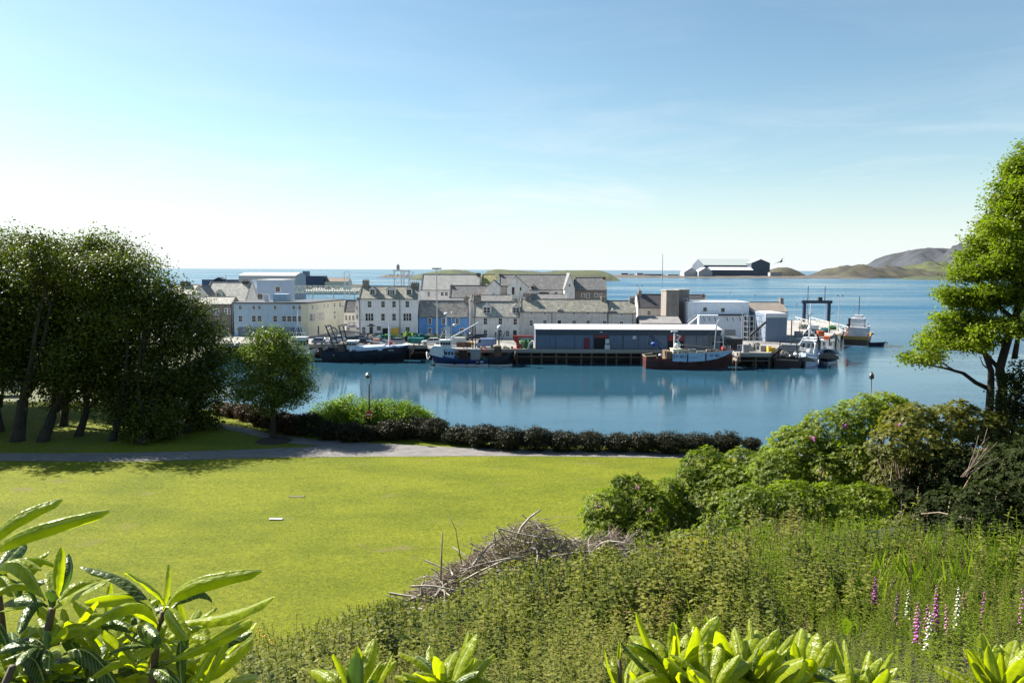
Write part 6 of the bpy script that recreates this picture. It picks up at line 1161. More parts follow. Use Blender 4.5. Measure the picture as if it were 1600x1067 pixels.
# --- rhododendron whorls
def whorl_template(k=7, L_=1.0, w_=.26, up=.35, seed=0):
    r = random.Random(seed); V = []; F = []
    for i in range(k):
        a = 2 * math.pi * i / k + r.uniform(-.3, .3); u = up + r.uniform(-.35, .35); l = L_ * r.uniform(.75, 1.1); d = np.array([math.cos(a), math.sin(a), 0]); s = np.array([-math.sin(a), math.cos(a), 0]); q = len(V)
        p0_ = d * .06; p1_ = d * l * .5 + np.array([0, 0, u * l * .5]); p2_ = d * l + np.array([0, 0, u * l * .6])
        V += [p0_, p1_ + s * w_ * l, p2_, p1_ - s * w_ * l]; F.append((q, q + 1, q + 2, q + 3))
    return np.array(V), np.array(F)
WT = [whorl_template(7, seed=i) for i in range(3)]
def rho(name, label, clumps, m, base, per=75, size=.135, cat='rhododendron', twigs=40, group=None, flowers=0, fm=None):
    bx, by = base; bz = float(hgt(bx, by)); root = empty(name, (bx, by, bz), label, cat, group); cl = [(x - bx, y - by, z - bz, a, b_, c) for x, y, z, a, b_, c in clumps]
    P = []; O = []
    for (x, y, z, rx, ry, rz) in cl:
        area = 4 * math.pi * (rx * ry * rz) ** (2 / 3); n = int(area * per); d = unit(rng.normal(size=(n, 3))); k = (d[:, 2] > -.45) & (d[:, 1] < .75); d = d[k]; n = len(d)
        bump = 1 + .10 * np.sin(d[:, 0] * 7 + x) * np.sin(d[:, 2] * 8 + y) + .06 * np.sin(d[:, 1] * 15 + d[:, 2] * 13 + z); r = bump * np.where(rng.random(n) < .3, rng.uniform(.6, .95, n), rng.uniform(.93, 1.05, n))
        P.append(np.array([x, y, z]) + d * r[:, None] * np.array([rx, ry, rz])); O.append(d)
    P = np.concatenate(P); O = np.concatenate(O); nr = O + np.array([0, 0, .7]) + rng.normal(size=O.shape) * .35; Vs = []; Fs = []; off = 0
    idx = rng.integers(0, 3, len(P))
    for j in range(3):
        k = idx == j; T, B, Nn = frames(nr[k]); V, F = instance(*WT[j], P[k], T, B, Nn, size * rng.uniform(.6, 1.25, k.sum())); Vs.append(V); Fs.append(F + off); off += len(V)
    np_mesh('foliage', np.concatenate(Vs), np.concatenate(Fs), m, root)
    b = MB()
    for i in range(twigs):
        c = rnd.choice(cl); a = rnd.uniform(0, 6.28); limb(b, (c[0] * .5, c[1] * .5 + .3, rnd.uniform(0, .5)), (c[0] + math.cos(a) * c[3] * .8, c[1] + math.sin(a) * c[4] * .8, c[2] + c[5] * rnd.uniform(-.2, .7)), .035, .012, 4, .2, 4)
    b.build('stems', TWIG, root)
    for i in range(flowers):
        c = cl[i % len(cl)]; f = MB(); d = Vector((rnd.uniform(-.8, .3), -.7, rnd.uniform(.1, .7))).normalized()
        for q in range(9): f.ball((rnd.gauss(0, .05), rnd.gauss(0, .05), rnd.gauss(0, .045)), .045, n=5, h=3)
        o = tag(f.build('flower_head', fm, root), kind='stuff'); o.location = (c[0] + d.x * c[3] * 1.05, c[1] + d.y * c[4] * 1.05, c[2] + d.z * c[5] * 1.05)
    return root
PINK = mat('faded_pink_petals', (.42, .2, .26), (.25, .12, .12), rough=.6, scale=12); MAUVE = mat('mauve_petals', (.5, .12, .38), rough=.6)
rho('rhododendron_bush', 'rounded green rhododendron with faded pink flower heads, nearest the lawn', clumps_px([(950, 800, 42, .85, 0), (990, 775, 36, .9, 1), (945, 835, 36, .8, -1), (1010, 800, 40, .9, 0), (1000, 840, 40, .8, -1), (970, 755, 16, .8, 1), (1040, 775, 28, .9, 1)], 33), LF_RHO, (5.2, 33.5), flowers=5, fm=PINK)
rho('rhododendron_bush', 'bright green rhododendron rising between the lawn and the hedge end', clumps_px([(1100, 735, 38, .9, 1), (1075, 760, 34, .8, 0), (1130, 750, 36, .8, 0), (1160, 725, 30, .8, 1), (1110, 790, 46, .8, -1), (1060, 810, 36, .8, -1), (1190, 735, 30, .8, 0), (1160, 765, 44, .8, -1), (1215, 722, 34, .8, 0), (1050, 800, 36, .8, 0), (1140, 800, 40, .8, -2)], 35), LF_RHO, (8.6, 35.5))
rho('rhododendron_bush', 'large rhododendron with the highest crown in the middle of the thicket', clumps_px([(1250, 705, 50, .8, 1), (1300, 680, 50, .8, 1), (1350, 660, 44, .9, 1), (1385, 645, 36, .85, 1), (1220, 740, 46, .8, 0), (1290, 740, 50, .8, 0), (1335, 720, 46, .8, 0), (1240, 690, 22, .8, 1), (1400, 640, 22, .9, 1), (1290, 790, 50, .8, 1), (1350, 780, 50, .8, 1), (1410, 770, 50, .8, 1), (1230, 780, 44, .8, 1)], 32), LF_RHO, (13.5, 33), flowers=2, fm=MAUVE, twigs=60)
rho('olive_rhododendron', 'olive brown rhododendron along the top right of the thicket', clumps_px([(1420, 665, 42, .8, 0), (1470, 668, 42, .8, 0), (1520, 672, 42, .8, 0), (1565, 680, 44, .8, 0), (1440, 705, 46, .8, -1), (1400, 700, 42, .8, -1), (1610, 680, 44, .8, 0), (1500, 640, 18, .8, 0), (1440, 750, 50, .9, 1), (1500, 740, 50, .9, 1), (1400, 745, 46, .9, 1)], 29.5), LF_OLIVE, (16, 30), flowers=1, fm=MAUVE, twigs=70)
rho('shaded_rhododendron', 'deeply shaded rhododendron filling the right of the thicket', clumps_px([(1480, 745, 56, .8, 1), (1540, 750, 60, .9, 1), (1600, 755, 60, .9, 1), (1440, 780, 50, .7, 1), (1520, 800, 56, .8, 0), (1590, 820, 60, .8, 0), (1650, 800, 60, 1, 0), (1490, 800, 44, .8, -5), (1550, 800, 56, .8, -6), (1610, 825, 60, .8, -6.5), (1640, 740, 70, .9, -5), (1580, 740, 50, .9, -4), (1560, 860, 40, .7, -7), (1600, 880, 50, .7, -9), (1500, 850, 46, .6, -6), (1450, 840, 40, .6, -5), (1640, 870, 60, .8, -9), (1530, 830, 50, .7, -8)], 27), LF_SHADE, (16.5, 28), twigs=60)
rho('rhododendron_bush', 'low spreading rhododendron in front of the thicket, yellow green', clumps_px([(1180, 790, 50, .6, 0), (1240, 785, 52, .6, 0), (1300, 790, 52, .6, 0), (1355, 785, 46, .6, 0), (1200, 830, 52, .55, -1), (1270, 835, 54, .55, -1), (1335, 830, 50, .55, -1), (1395, 825, 40, .55, -1), (1130, 835, 46, .55, -1), (1080, 850, 40, .5, -1)], 28), LF_RHO, (10.5, 28), per=80, size=.13, twigs=30)
# bare branches in the dark part
def bare(name, label, base, fan, seed, m=DEAD, r=.022):
    rr = random.Random(seed); v = W(*base); root = empty(name, v, label, 'dead branch'); 
    for (px, py) in fan:
        q = W(px, py, base[2] + rr.uniform(-.4, .4)) - v; b = MB(); pts = limb(b, (rr.uniform(-.1, .1), 0, 0), q, r, .006, 5, .1, 6)
        for i in range(3):
            p = pts[rr.randint(2, 5)]; e_ = p + Vector((rr.uniform(-.35, .35), rr.uniform(-.1, .1), rr.uniform(.05, .5))) * q.length * .5; limb(b, p, e_, r * .45, .004, 4, .1, 3)
        b.build('branch', m, root)
bare('bare_branches', 'fan of bare grey branches at the foot of the shaded rhododendron', (1470, 870, 22.5), [(1440, 790), (1462, 775), (1485, 780), (1500, 800), (1515, 825), (1425, 815), (1448, 810), (1530, 850)], 1)
bare('bare_branches', 'second fan of bare pale branches high in the shaded rhododendron', (1505, 745, 20.5), [(1545, 668), (1530, 680), (1558, 690), (1540, 700), (1520, 700), (1560, 715)], 2, m=TWIG, r=.012)
bare('bare_branches', 'small bare branches left of the shaded hollow', (1415, 850, 23), [(1395, 790), (1408, 780), (1425, 800), (1440, 820), (1385, 810)], 3)
# --- brush pile
v0 = W(870, 935, 22.6); bz = float(hgt(v0.x, 22.6)); root = empty('brush_pile', (v0.x, 22.6, bz), 'long heap of dead branches and brown twigs at the edge of the lawn', 'brush pile')
prof = [(648, 935), (690, 905), (740, 880), (790, 850), (830, 832), (870, 848), (900, 862), (960, 850), (1010, 868), (1060, 885), (1105, 895)]
xs_ = [W(p[0], 900, 22.6).x - v0.x for p in prof]; zs_ = [W(870, p[1], 22.6).z - bz for p in prof]
top_at = lambda x: float(np.interp(x, xs_, zs_)) * 1.22
def stick(b, x, z, l, r0, steep=.25, seg=4, y=None):
    a = rnd.uniform(0, 6.28); e_ = rnd.gauss(.05, steep); d = Vector((math.cos(a) * math.cos(e_), .6 * math.sin(a) * math.cos(e_), math.sin(e_))) * l / 2; c = Vector((x, rnd.uniform(-.9, .9) if y is None else y, z)); limb(b, c - d, c + d, r0, r0 * .35, 4, .16, seg)
for part, m_, n_, r_0, l_ in (('twigs', TWIG, 1900, .010, 1.1), ('grey_twigs', DEAD, 1000, .013, 1.0)):
    b = MB()
    for i in range(n_):
        x = rnd.uniform(xs_[0], xs_[-1]); t = top_at(x); z = t * rnd.random() ** .45 * .97; stick(b, x, z - .05, l_ * rnd.uniform(.4, 1.2), r_0 * rnd.uniform(.7, 1.5), .45, 3, rnd.uniform(-1, 1) * max(.2, (1 - z / max(t, .1)) * 1.3 + .25))
    tag(b.build(part, m_, root), kind='stuff')
for i in range(110):
    x = rnd.uniform(xs_[0], xs_[-1]); t = top_at(x); b = MB(); stick(b, x, t * rnd.uniform(.35, 1.0), rnd.uniform(1, 2.2), rnd.uniform(.02, .045), .35, 5, rnd.uniform(-1.1, .1)); b.build('branch', DEAD, root)
for path, r0 in (([(808, 838), (815, 822), (828, 808), (845, 797)], .045), ([(689, 905), (690, 870), (691, 832)], .035), ([(660, 935), (659, 915), (662, 908)], .05), ([(722, 880), (716, 850), (712, 826), (700, 805)], .018), ([(730, 880), (738, 855), (736, 835)], .012), ([(775, 850), (772, 832), (778, 828), (788, 843)], .03), ([(1095, 902), (1100, 880), (1098, 868), (1103, 850)], .045), ([(820, 845), (822, 830), (830, 820)], .02), ([(925, 862), (945, 850), (957, 843)], .05), ([(960, 880), (975, 892), (990, 898)], .05), ([(1055, 895), (1062, 868), (1055, 850)], .02), ([(840, 905), (843, 880), (848, 862)], .03), ([(640, 935), (665, 925), (690, 945)], .05)):
    b = MB(); b.tube([(W(p[0], p[1], 22.2).x - v0.x, -.5 + .05 * i, W(p[0], p[1], 22.2).z - bz) for i, p in enumerate(path)], [r0 * (1 - .5 * i / (len(path) - 1)) for i in range(len(path))], 6); b.build('branch', DEAD if r0 > .02 else TWIG, root, True)
o = MB().tube([(0, 0, 0), (.25, .05, .28)], [.14, .11], 8).build('stump', TWIG, root); o.location = (W(832, 862, 22.2).x - v0.x, -.5, W(832, 862, 22.2).z - bz)
FG_ = mat('weed_stem', (.10, .15, .04), rough=.6)
# --- tall herbs on the bank
def herb_template(n_pairs, leaf, wid, seed, top_spike=False, h=1.0, droop=.25, spread=1.0):
    r = random.Random(seed); V = []; F = []
    for s in (-1, 1):   # stem: two crossed thin quads
        q = len(V); w_ = .006; V += [(-w_, 0, 0), (w_, 0, 0), (w_ * .5, 0, h), (-w_ * .5, 0, h)] if s < 0 else [(0, -w_, 0), (0, w_, 0), (0, w_ * .5, h), (0, -w_ * .5, h)]; F.append((q, q + 1, q + 2, q + 3))
    for i in range(n_pairs):
        t = .12 + .88 * (i + .5) / n_pairs; z = h * t; l = leaf * (1.05 - .7 * t) * r.uniform(.8, 1.2) * spread; a0 = i * 1.57 + r.uniform(-.4, .4)
        for k in range(2):
            a = a0 + math.pi * k; d = np.array([math.cos(a), math.sin(a), 0]); s = np.array([-math.sin(a), math.cos(a), 0]); q = len(V); u = r.uniform(-droop, .45)
            p = np.array([0, 0, z]); V += [tuple(p), tuple(p + d * l * .5 + s * wid * l + np.array([0, 0, u * l * .5])), tuple(p + d * l + np.array([0, 0, u * l * .5 - .1 * l])), tuple(p + d * l * .5 - s * wid * l + np.array([0, 0, u * l * .5]))]; F.append((q, q + 1, q + 2, q + 3))
    if top_spike:
        for k in range(6): a = k * 1.05; q = len(V); z = h * (.86 + .025 * k); V += [(0, 0, z), (.02 * math.cos(a), .02 * math.sin(a), z + .015), (0, 0, z + .03), (-.02 * math.sin(a), .02 * math.cos(a), z + .015)]; F.append((q, q + 1, q + 2, q + 3))
    return np.array(V), np.array(F)
def in_px(X, Y, Z): # for deciding what can be seen at all, so that nothing is built far outside the view
    return (X > -Y * .72 - 1.0) & (X < Y * .95 + 2)
def herb_patch(name, label, n, region, tpl, m, hmin, hmax, cat='herbs', leanr=.12, ymax=None):
    X = rng.uniform(region[0], region[1], n * 3); Y = rng.uniform(region[2], region[3], n * 3); k = in_px(X, Y, 0) & region[4](X, Y); X = X[k][:n]; Y = Y[k][:n]; Z = hgt(X, Y)
    P = np.stack([X, Y, Z - .03], 1); nr = np.stack([rng.normal(size=len(X)) * leanr, rng.normal(size=len(X)) * leanr, np.ones(len(X))], 1); idx = rng.integers(0, len(tpl), len(X)); Vs = []; Fs = []; off = 0
    hh = (np.clip(.5 + .3 * np.sin(X * .55 + .4) * np.sin(Y * .42 + 2) + .35 * np.sin(X * .9 + 1.3) * np.cos(Y * .7) + .25 * np.sin(X * 3.1 + Y * 2.3) * np.sin(Y * 2.7) + rng.normal(size=len(X)) * .4, 0, 1.15) * (hmax - hmin) + hmin) * np.interp(Y, [8, 11, 13.5], [.42, .6, 1]) * np.where((X > -3.2) & (X < 6) & (Y > 17.5), .42, 1)
    for j in range(len(tpl)):
        k = idx == j; T, B, Nn = frames(nr[k]); V, F = instance(*tpl[j], P[k], T, B, Nn, hh[k]); Vs.append(V); Fs.append(F + off); off += len(V)
    o = np_mesh(name, np.concatenate(Vs), np.concatenate(Fs), m); return tag(o, label, cat, kind='stuff')
NT_ = [herb_template(11, .17, .33, i, True) for i in range(4)]; HT_ = [herb_template(15, .12, .17, 10 + i, False, droop=.1) for i in range(4)]; BR_ = [herb_template(7, .26, .3, 20 + i, False, droop=.5) for i in range(3)]
lim = lambda X, Y: X > -.345 * Y + .5 * np.sin(Y * 2.1)
toe_ = lambda X: np.interp(X, [-12, -6, -3, 0, 5, 10, 20], [23, 24, 25.5, 24.5, 27, 30, 34])
herb_patch('nettle_patch', 'dense dark green nettles covering the left and middle of the bank', 5200, (-9, 4, 7.5, 25.5, lambda X, Y: lim(X, Y) & (Y < toe_(X) - .3) & ~((X > -3.0) & (Y > 21.2))), NT_, LF_NETTLE, .6, 1.65)
herb_patch('willowherb_patch', 'tall bright green stems across the right of the bank', 6600, (1.5, 19, 5, 26, lambda X, Y: (Y < toe_(X) - 1) & (X > 1.5 + np.sin(Y) * 1.0) & (X < Y * .95 + 2) & (Y < np.interp(X / Y, [-.4, .2, .45, .5, .58, .67, .76], [30, 24, 18.5, 17.5, 16, 14.2, 12.5]))), HT_, LF_HERB, .6, 1.15)
herb_patch('mixed_herbs', 'mixed darker leafy plants among the willowherb on the right bank', 3200, (0, 14, 6.5, 20, lambda X, Y: (X > .5) & (X < Y * .95 + 2) & (Y < np.interp(X / Y, [-.4, .2, .45, .5, .58, .67, .76], [30, 24, 18.5, 17.5, 16, 14.2, 12.5]) - 1)), NT_, LF_NETTLE, .5, .95)
herb_patch('bramble_patch', 'yellow green broad leaved plants by the brush pile', 900, (2.5, 7.5, 15, 24, lambda X, Y: (Y < toe_(X))), BR_, LF_HERB, .5, .9)
DSM = leaf_mat('dead_stems', (.12, .09, .05), (.30, .23, .13), (1.1, 1.1, .8), .15, nscale=1)
DS_ = [herb_template(9, .05, .3, 40 + i, True) for i in range(3)]
clump = lambda s, t: (lambda X, Y: (np.sin(X * 1.7 + s) * np.sin(Y * 1.3 + s * 2) + .5 * np.sin(X * 4.1 + Y * 3.3 + s)) > t)
c1_, c2_, c3_ = clump(1.0, .35), clump(3.0, .3), clump(5.2, .45)
herb_patch('dead_stem_patch', 'brown dead flower stems standing among the green herbs', 1500, (-8, 16, 9, 24, lambda X, Y: (X > -.3 * Y) & (X < Y * .92) & (Y < toe_(X) - 1 - 0) & (Y < np.interp(X / Y, [-.4, .2, .45, .5, .58, .67, .76], [30, 24, 18.5, 17.5, 16, 14.2, 12.5]) - .5) & c1_(X, Y)), DS_, DSM, .8, 1.5)
herb_patch('dock_patch', 'clumps of broad bright leaves spread through the bank', 1500, (-6, 13, 8, 22, lambda X, Y: (X > -.3 * Y) & (X < Y * .92) & (Y < np.interp(X / Y, [-.4, .2, .45, .5, .58, .67, .76], [30, 24, 18.5, 17.5, 16, 14.2, 12.5]) - .5) & c2_(X, Y)), BR_, LF_RIGHT, .55, 1.05)
herb_patch('tall_nettle_patch', 'taller dark nettle clumps rising over the other herbs', 1500, (-8, 13, 11, 23, lambda X, Y: (X > -.33 * Y) & (X < Y * .92) & (Y < np.interp(X / Y, [-.4, .2, .45, .5, .58, .67, .76], [30, 24, 18.5, 17.5, 16, 14.2, 12.5]) - 1) & c3_(X, Y)), NT_, LF_NETTLE, 1.1, 1.75)
# fine dry grass on the near bank
gt = (np.array([(-.012, 0, 0), (.012, 0, 0), (.05, .02, .6), (.16, .05, 1.0)]), np.array([(0, 1, 2, 3)]))
DRY = leaf_mat('dry_grass', (.12, .13, .04), (.28, .24, .10), (1.2, 1.2, .7), .3, nscale=.6)
def blades(name, label, n, region, m, h0, h1, lean=.35, tpl=gt, cat='grass'):
    X = rng.uniform(region[0], region[1], n * 2); Y = rng.uniform(region[2], region[3], n * 2); k = in_px(X, Y, 0) & region[4](X, Y); X = X[k][:n]; Y = Y[k][:n]
    P = np.stack([X, Y, hgt(X, Y) - .005], 1); nr = np.stack([rng.normal(size=len(X)) * lean, rng.normal(size=len(X)) * lean, np.ones(len(X))], 1); T, B, Nn = frames(nr)
    V, F = instance(*tpl, P, T, B, Nn, rng.uniform(h0, h1, len(X))); return tag(np_mesh(name, V, F, m), label, cat, kind='stuff')
blades('dry_grass', 'fine straw coloured grass between the nettles and the lawn at the lower left', 9000, (-9, -1, 8, 24, lambda X, Y: (X > -.37 * Y) & (X < -.05 * Y - .5)), DRY, .4, .85)
NB_ = (np.array([(-.008, 0, 0), (.008, 0, 0), (.035, .03, .6), (.13, .1, 1.0)]), np.array([(0, 1, 2, 3)]))
blades('tall_grass', 'patches of tall bright grass through the right of the bank', 5000, (-3, 14, 8, 22, lambda X, Y: (Y > 11.8) & (X > -.1 * Y) & (X < Y * .92) & (Y < np.interp(X / Y, [-.4, .2, .45, .5, .58, .67, .76], [26, 23, 18.5, 17.5, 16, 14.2, 12.5])) & clump(7.1, -.6)(X, Y)), LF_HERB, .45, .95, .25, NB_)
RAG = simple('ragwort_yellow', (.75, .5, .02), .6)
for j, (px, py, Y) in enumerate(((412, 992, 20), (424, 1000, 19.5), (405, 985, 20.5), (1278, 905, 14))):
    v = W(px, py, Y); gz_ = float(hgt(v.x, Y)); root = empty('ragwort', (v.x, Y, gz_), 'yellow flowered weed %s' % ['in the left end of the nettles', 'lower right of its two yellow neighbours at the left', 'topmost of the three yellow weeds at the left', 'single, among the left foxgloves'][j], 'flower', 'yellow flowered weeds')
    MB().tube([(0, 0, 0), (0, 0, v.z - gz_)], .008, 4).build('stem', FG_, root); f = MB()
    for k in range(10): f.ball((rnd.gauss(0, .07), rnd.gauss(0, .07), v.z - gz_ + rnd.gauss(0, .03)), .022, n=5, h=3)
    tag(f.build('flower_head', RAG, root), kind='stuff')
GB = (np.array([(-.16, 0, 0), (.16, 0, 0), (.1, .25, .75), (-.02, .35, 1.0)]), np.array([(0, 1, 2, 3)]))
LG = leaf_mat('lawn_blades', (.09, .12, .010), (.40, .37, .04), (1.3, 1.35, .4), .42, nscale=.8, rough=.5)
lawnf = lambda X, Y: (Y > np.interp(X, [-12, -6, -3, 0, 5, 10, 20], [20, 20.5, 24, 24, 28, 34, 38])) & (Y < 51.2) & (rng.random(len(X)) < np.clip((24 / Y) ** 1.2, .25, 1))
blades('lawn_tufts', 'short mown yellow green grass blades all over the lawn', 130000, (-34, 24, 18, 52, lawnf), LG, .025, .065, .5, GB)
tuf = lambda X, Y: (Y > 51) & (Y < shore(X) + .3)
# --- foxgloves: (px, y of the tip, y of the lowest bell, Y, colour)
FP = mat('foxglove_purple', (.50, .10, .42), (.36, .06, .30), rough=.5, scale=30); FW = mat('foxglove_white', (.75, .72, .62), (.6, .58, .45), rough=.5, scale=30); FD = mat('foxglove_faded', (.30, .12, .14), (.16, .08, .07), rough=.7, scale=30); FG = mat('foxglove_stem', (.10, .17, .04), rough=.6)
FPK = mat('foxglove_pink', (.55, .22, .42), (.4, .14, .3), rough=.5, scale=30)
fx = [(1368, 899, 940, 11.5, FP, 'short bright purple foxglove standing alone left of the cluster'), (1464, 912, 984, 9.8, FP, 'tallest bright purple foxglove in the right cluster'), (1478, 948, 1006, 9.6, FPK, 'leaning pinkish foxglove just right of the tallest purple one'), (1498, 915, 984, 10, FW, 'tall white foxglove right of the purple ones'), (1506, 926, 958, 10.4, FD, 'faded foxglove directly behind the tall white one'), (1537, 940, 988, 10.2, FP, 'purple foxglove standing right of the tall white one'), (1594, 972, 997, 10, FPK, 'pink foxglove at the right edge of the picture'),
 (1419, 936, 964, 11, FW, 'short white foxglove left of the cluster'), (1402, 940, 972, 10.8, FPK, 'pale pink foxglove just left of the short white one'), (1434, 955, 982, 10, FPK, 'small pink foxglove low in the cluster, left'), (1449, 970, 990, 9.8, FPK, 'small pink foxglove low in the cluster, middle'), (1434, 984, 1003, 9.4, FP, 'little purple foxglove nearest the bottom, under the cluster'), (1453, 978, 1015, 9.2, FW, 'fading white foxglove low in the cluster'),
 (1269, 897, 921, 13.5, FP, 'small purple foxglove far left among the willowherb'), (1281, 900, 934, 13.5, FPK, 'pink foxglove beside the small purple one at the left'), (1132, 893, 920, 15.5, FD, 'dark faded foxglove near the brush pile, left'), (1180, 897, 925, 14.5, FD, 'dark faded foxglove near the brush pile, right'), (1180, 932, 955, 14.0, FD, 'brownish foxglove below the right faded one'), (952, 818, 840, 28, FPK, 'distant pink foxglove against the nearest rhododendron')]
for px, yt, yb, Y, m, lb in fx:
    t = W(px, yt, Y); bq = W(px, yb, Y); gz = float(hgt(t.x, Y)); root = empty('foxglove', (t.x, Y, gz), lb, 'flower', 'foxgloves on the bank'); H = max(t.z - gz, .6); zb = bq.z - gz; ln = rnd.uniform(-.04, .04) if px != 1478 else -.12
    ax = lambda z: Vector((ln * (z - H) , 0, z)); MB().tube([ax(0), ax(H * .5), ax(H * 1.03)], [.012, .009, .003], 5).build('stem', FG, root)
    f = MB(); n = int((H - zb) / .016)
    for i in range(n):
        z = zb + (H - zb) * i / n; u = i / n; a = i * 2.4; s = .040 * (1 - .75 * u); c = ax(z); d = Vector((math.cos(a), math.sin(a) * .9, -.75)).normalized()
        if u < .82: f.tube([c + d * .008, c + d * s * 1.0, c + d * s * 1.75], [s * .22, s * .42, s * .55], 6, cap=False)
        else: f.ball(tuple(c + d * .012), .009, n=5, h=3)
    f.build('flower_bells', m, root, True); lf = MB()
    for i in range(8):
        a = i * 2.1; z = H * (.05 + .07 * i); l = .22 * (1 - i * .08); d = Vector((math.cos(a), math.sin(a), .35)); s = Vector((-math.sin(a), math.cos(a), 0)) * l * .22; c = ax(z); lf.poly([c, c + d * l * .5 + s, c + d * l, c + d * l * .5 - s])
    lf.build('leaves', LF_HERB, root)
# big dock leaf plant in the herbs
v = W(1330, 985, 10.6); root = empty('dock_plant', (v.x, 10.6, float(hgt(v.x, 10.6))), 'plant with one big upright bright green leaf left of the foxgloves', 'plant')
for k, (a, l) in enumerate(((-.5, .34), (.4, .24), (1.5, .2))):
    zb = v.z - root.location.z; d = Vector((math.sin(a) * .6, -.1 * k, 1)).normalized(); s = Vector((1, .2, 0)) * l * .28; b = MB(); c = Vector((0, 0, zb - .12)); b.poly([c, c + d * l * .3 + s, c + d * l * .75 + s * .8, c + d * l, c + d * l * .75 - s * .8, c + d * l * .3 - s]); b.build('leaf', LF_HERB, root)
# --- park lamps
def park_lamp(px, ytop, ybase, label, crook=True, Y=None, sign=False):
    g = G(px, ybase); Y = g.y if Y is None else Y; x = W(px, (ytop + ybase) / 2, Y).x; gz = float(hgt(x, Y)); h = W(px, ytop, Y).z - gz; root = empty('park_lamp', (x, Y, gz), label, 'lamp post')
    if crook:
        MB().tube([(0, 0, 0), (0, 0, .9)], [.09, .075], 8).tube([(0, 0, .9), (0, 0, h - 1.0), (.14, 0, h - .8), (.15, 0, h - .2), (.05, 0, h - .02), (-.08, 0, h - .03)], [.06, .045, .03, .03, .03, .025], 7).build('pole', DM, root, True)
        MB().tube([(-.08, 0, h - .03), (-.08, 0, h - .1)], .02, 5).tube([(-.08, 0, h - .08), (-.08, 0, h - .2), (-.08, 0, h - .3)], [.06, .16, .19], 10).build('lamp_hood', M['galvanised'], root, True)
        link('globe', MB().ball((-.08, 0, h - .34), .15, n=10, h=7).mesh('globe', DM, True), root)
    else:
        MB().tube([(0, 0, 0), (0, 0, 1), (0, 0, h - .6)], [.09, .06, .045], 8).build('pole', DM, root, True)
        MB().tube([(0, 0, h - .6), (0, 0, h - .5), (0, 0, h - .3)], [.07, .2, .17], 8).build('lamp_hood', DM, root); MB().tube([(0, 0, h - .3), (0, 0, h - .12), (0, 0, h)], [.2, .07, .02], 8).build('cap', DM, root)
    if sign:
        z = W(px, 647, Y).z - gz; MB().tube([(0, -.07, z), (0, -.09, z)], .27, 20).build('sign_disc', M['red_paint'], root); MB().box(-.2, .2, -.105, -.092, z - .05, z + .05).build('sign_bar', mat('sign_white', (.6, .5, .47)), root)
        MB().box(-.2, .2, -.09, -.07, z - 1.05, z - .7).build('sign_plate', M['black'], root)
park_lamp(577, 581, 684, 'crook topped park lamp with a round red sign beside the path', True, sign=True)
park_lamp(1359, 580, 712, 'park lamp with a pointed cap seen above the rhododendrons', False, Y=57)
g = G(431, 812); tag(MB().extr([(-.33, 0), (.33, 0), (.33, .05), (-.33, .05)], 'y', -.09, .09).build('white_board', WP, None, loc=(g.x, g.y, 7.52)), 'small white board lying on the lawn', 'board')
g = G(464, 776); tag(MB().box(-.42, .42, -.16, .16, 0, .02).build('drain_cover', mat('drain_grey', (.13, .135, .05), rough=.9), None, loc=(g.x, g.y, 7.51)), 'flat grey drain cover in the middle of the lawn', 'drain cover')
g = G(610, 689); tag(MB().box(-.3, .3, -.2, .2, 0, .04).build('drain_cover', BL, None, loc=(g.x, g.y, 7.53)), 'dark drain cover in the grass by the lamp post', 'drain cover')
# --- near rhododendrons: every big leaf a part
def big_leaf(seed, L_=1.0, wd=.2, curl=.5, droop=.2):
    """leaf along +x, upper face +z, edges rolled under"""
    r = random.Random(seed); n = 10; m = 4; V = []; F = []
    for i in range(n + 1):
        t = i / n; w_ = wd * (math.sin(math.pi * min(1, t * .86 + .03) ** 1.05) ** .75) * (1 if t < .97 else .35) * (.25 + .75 * min(1, t * 5))
        if t < .1: w_ = .03
        zc = droop * (.35 * math.sin(t * math.pi) - t * t * .55); x = t * (1 - .06 * droop * t)
        for j in range(-m, m + 1):
            u = j / m; a = curl * abs(u) ** 1.6; y = w_ * u * (1 - .25 * curl * abs(u) ** 2); z = zc - w_ * a * abs(u) + .25 * w_ * abs(u) * (1 - abs(u)) * 2 * .6 + .006 * math.sin(t * 42 + abs(u) * 5) * abs(u)
            V.append((x * L_, y * L_, z * L_))
    for i in range(n):
        for j in range(2 * m): a = i * (2 * m + 1) + j; F.append((a, a + 2 * m + 1, a + 2 * m + 2, a + 1))
    me = bpy.data.meshes.new('leaf'); me.from_pydata(V, [], F); me.polygons.foreach_set('use_smooth', [True] * len(F)); me.update(); return me
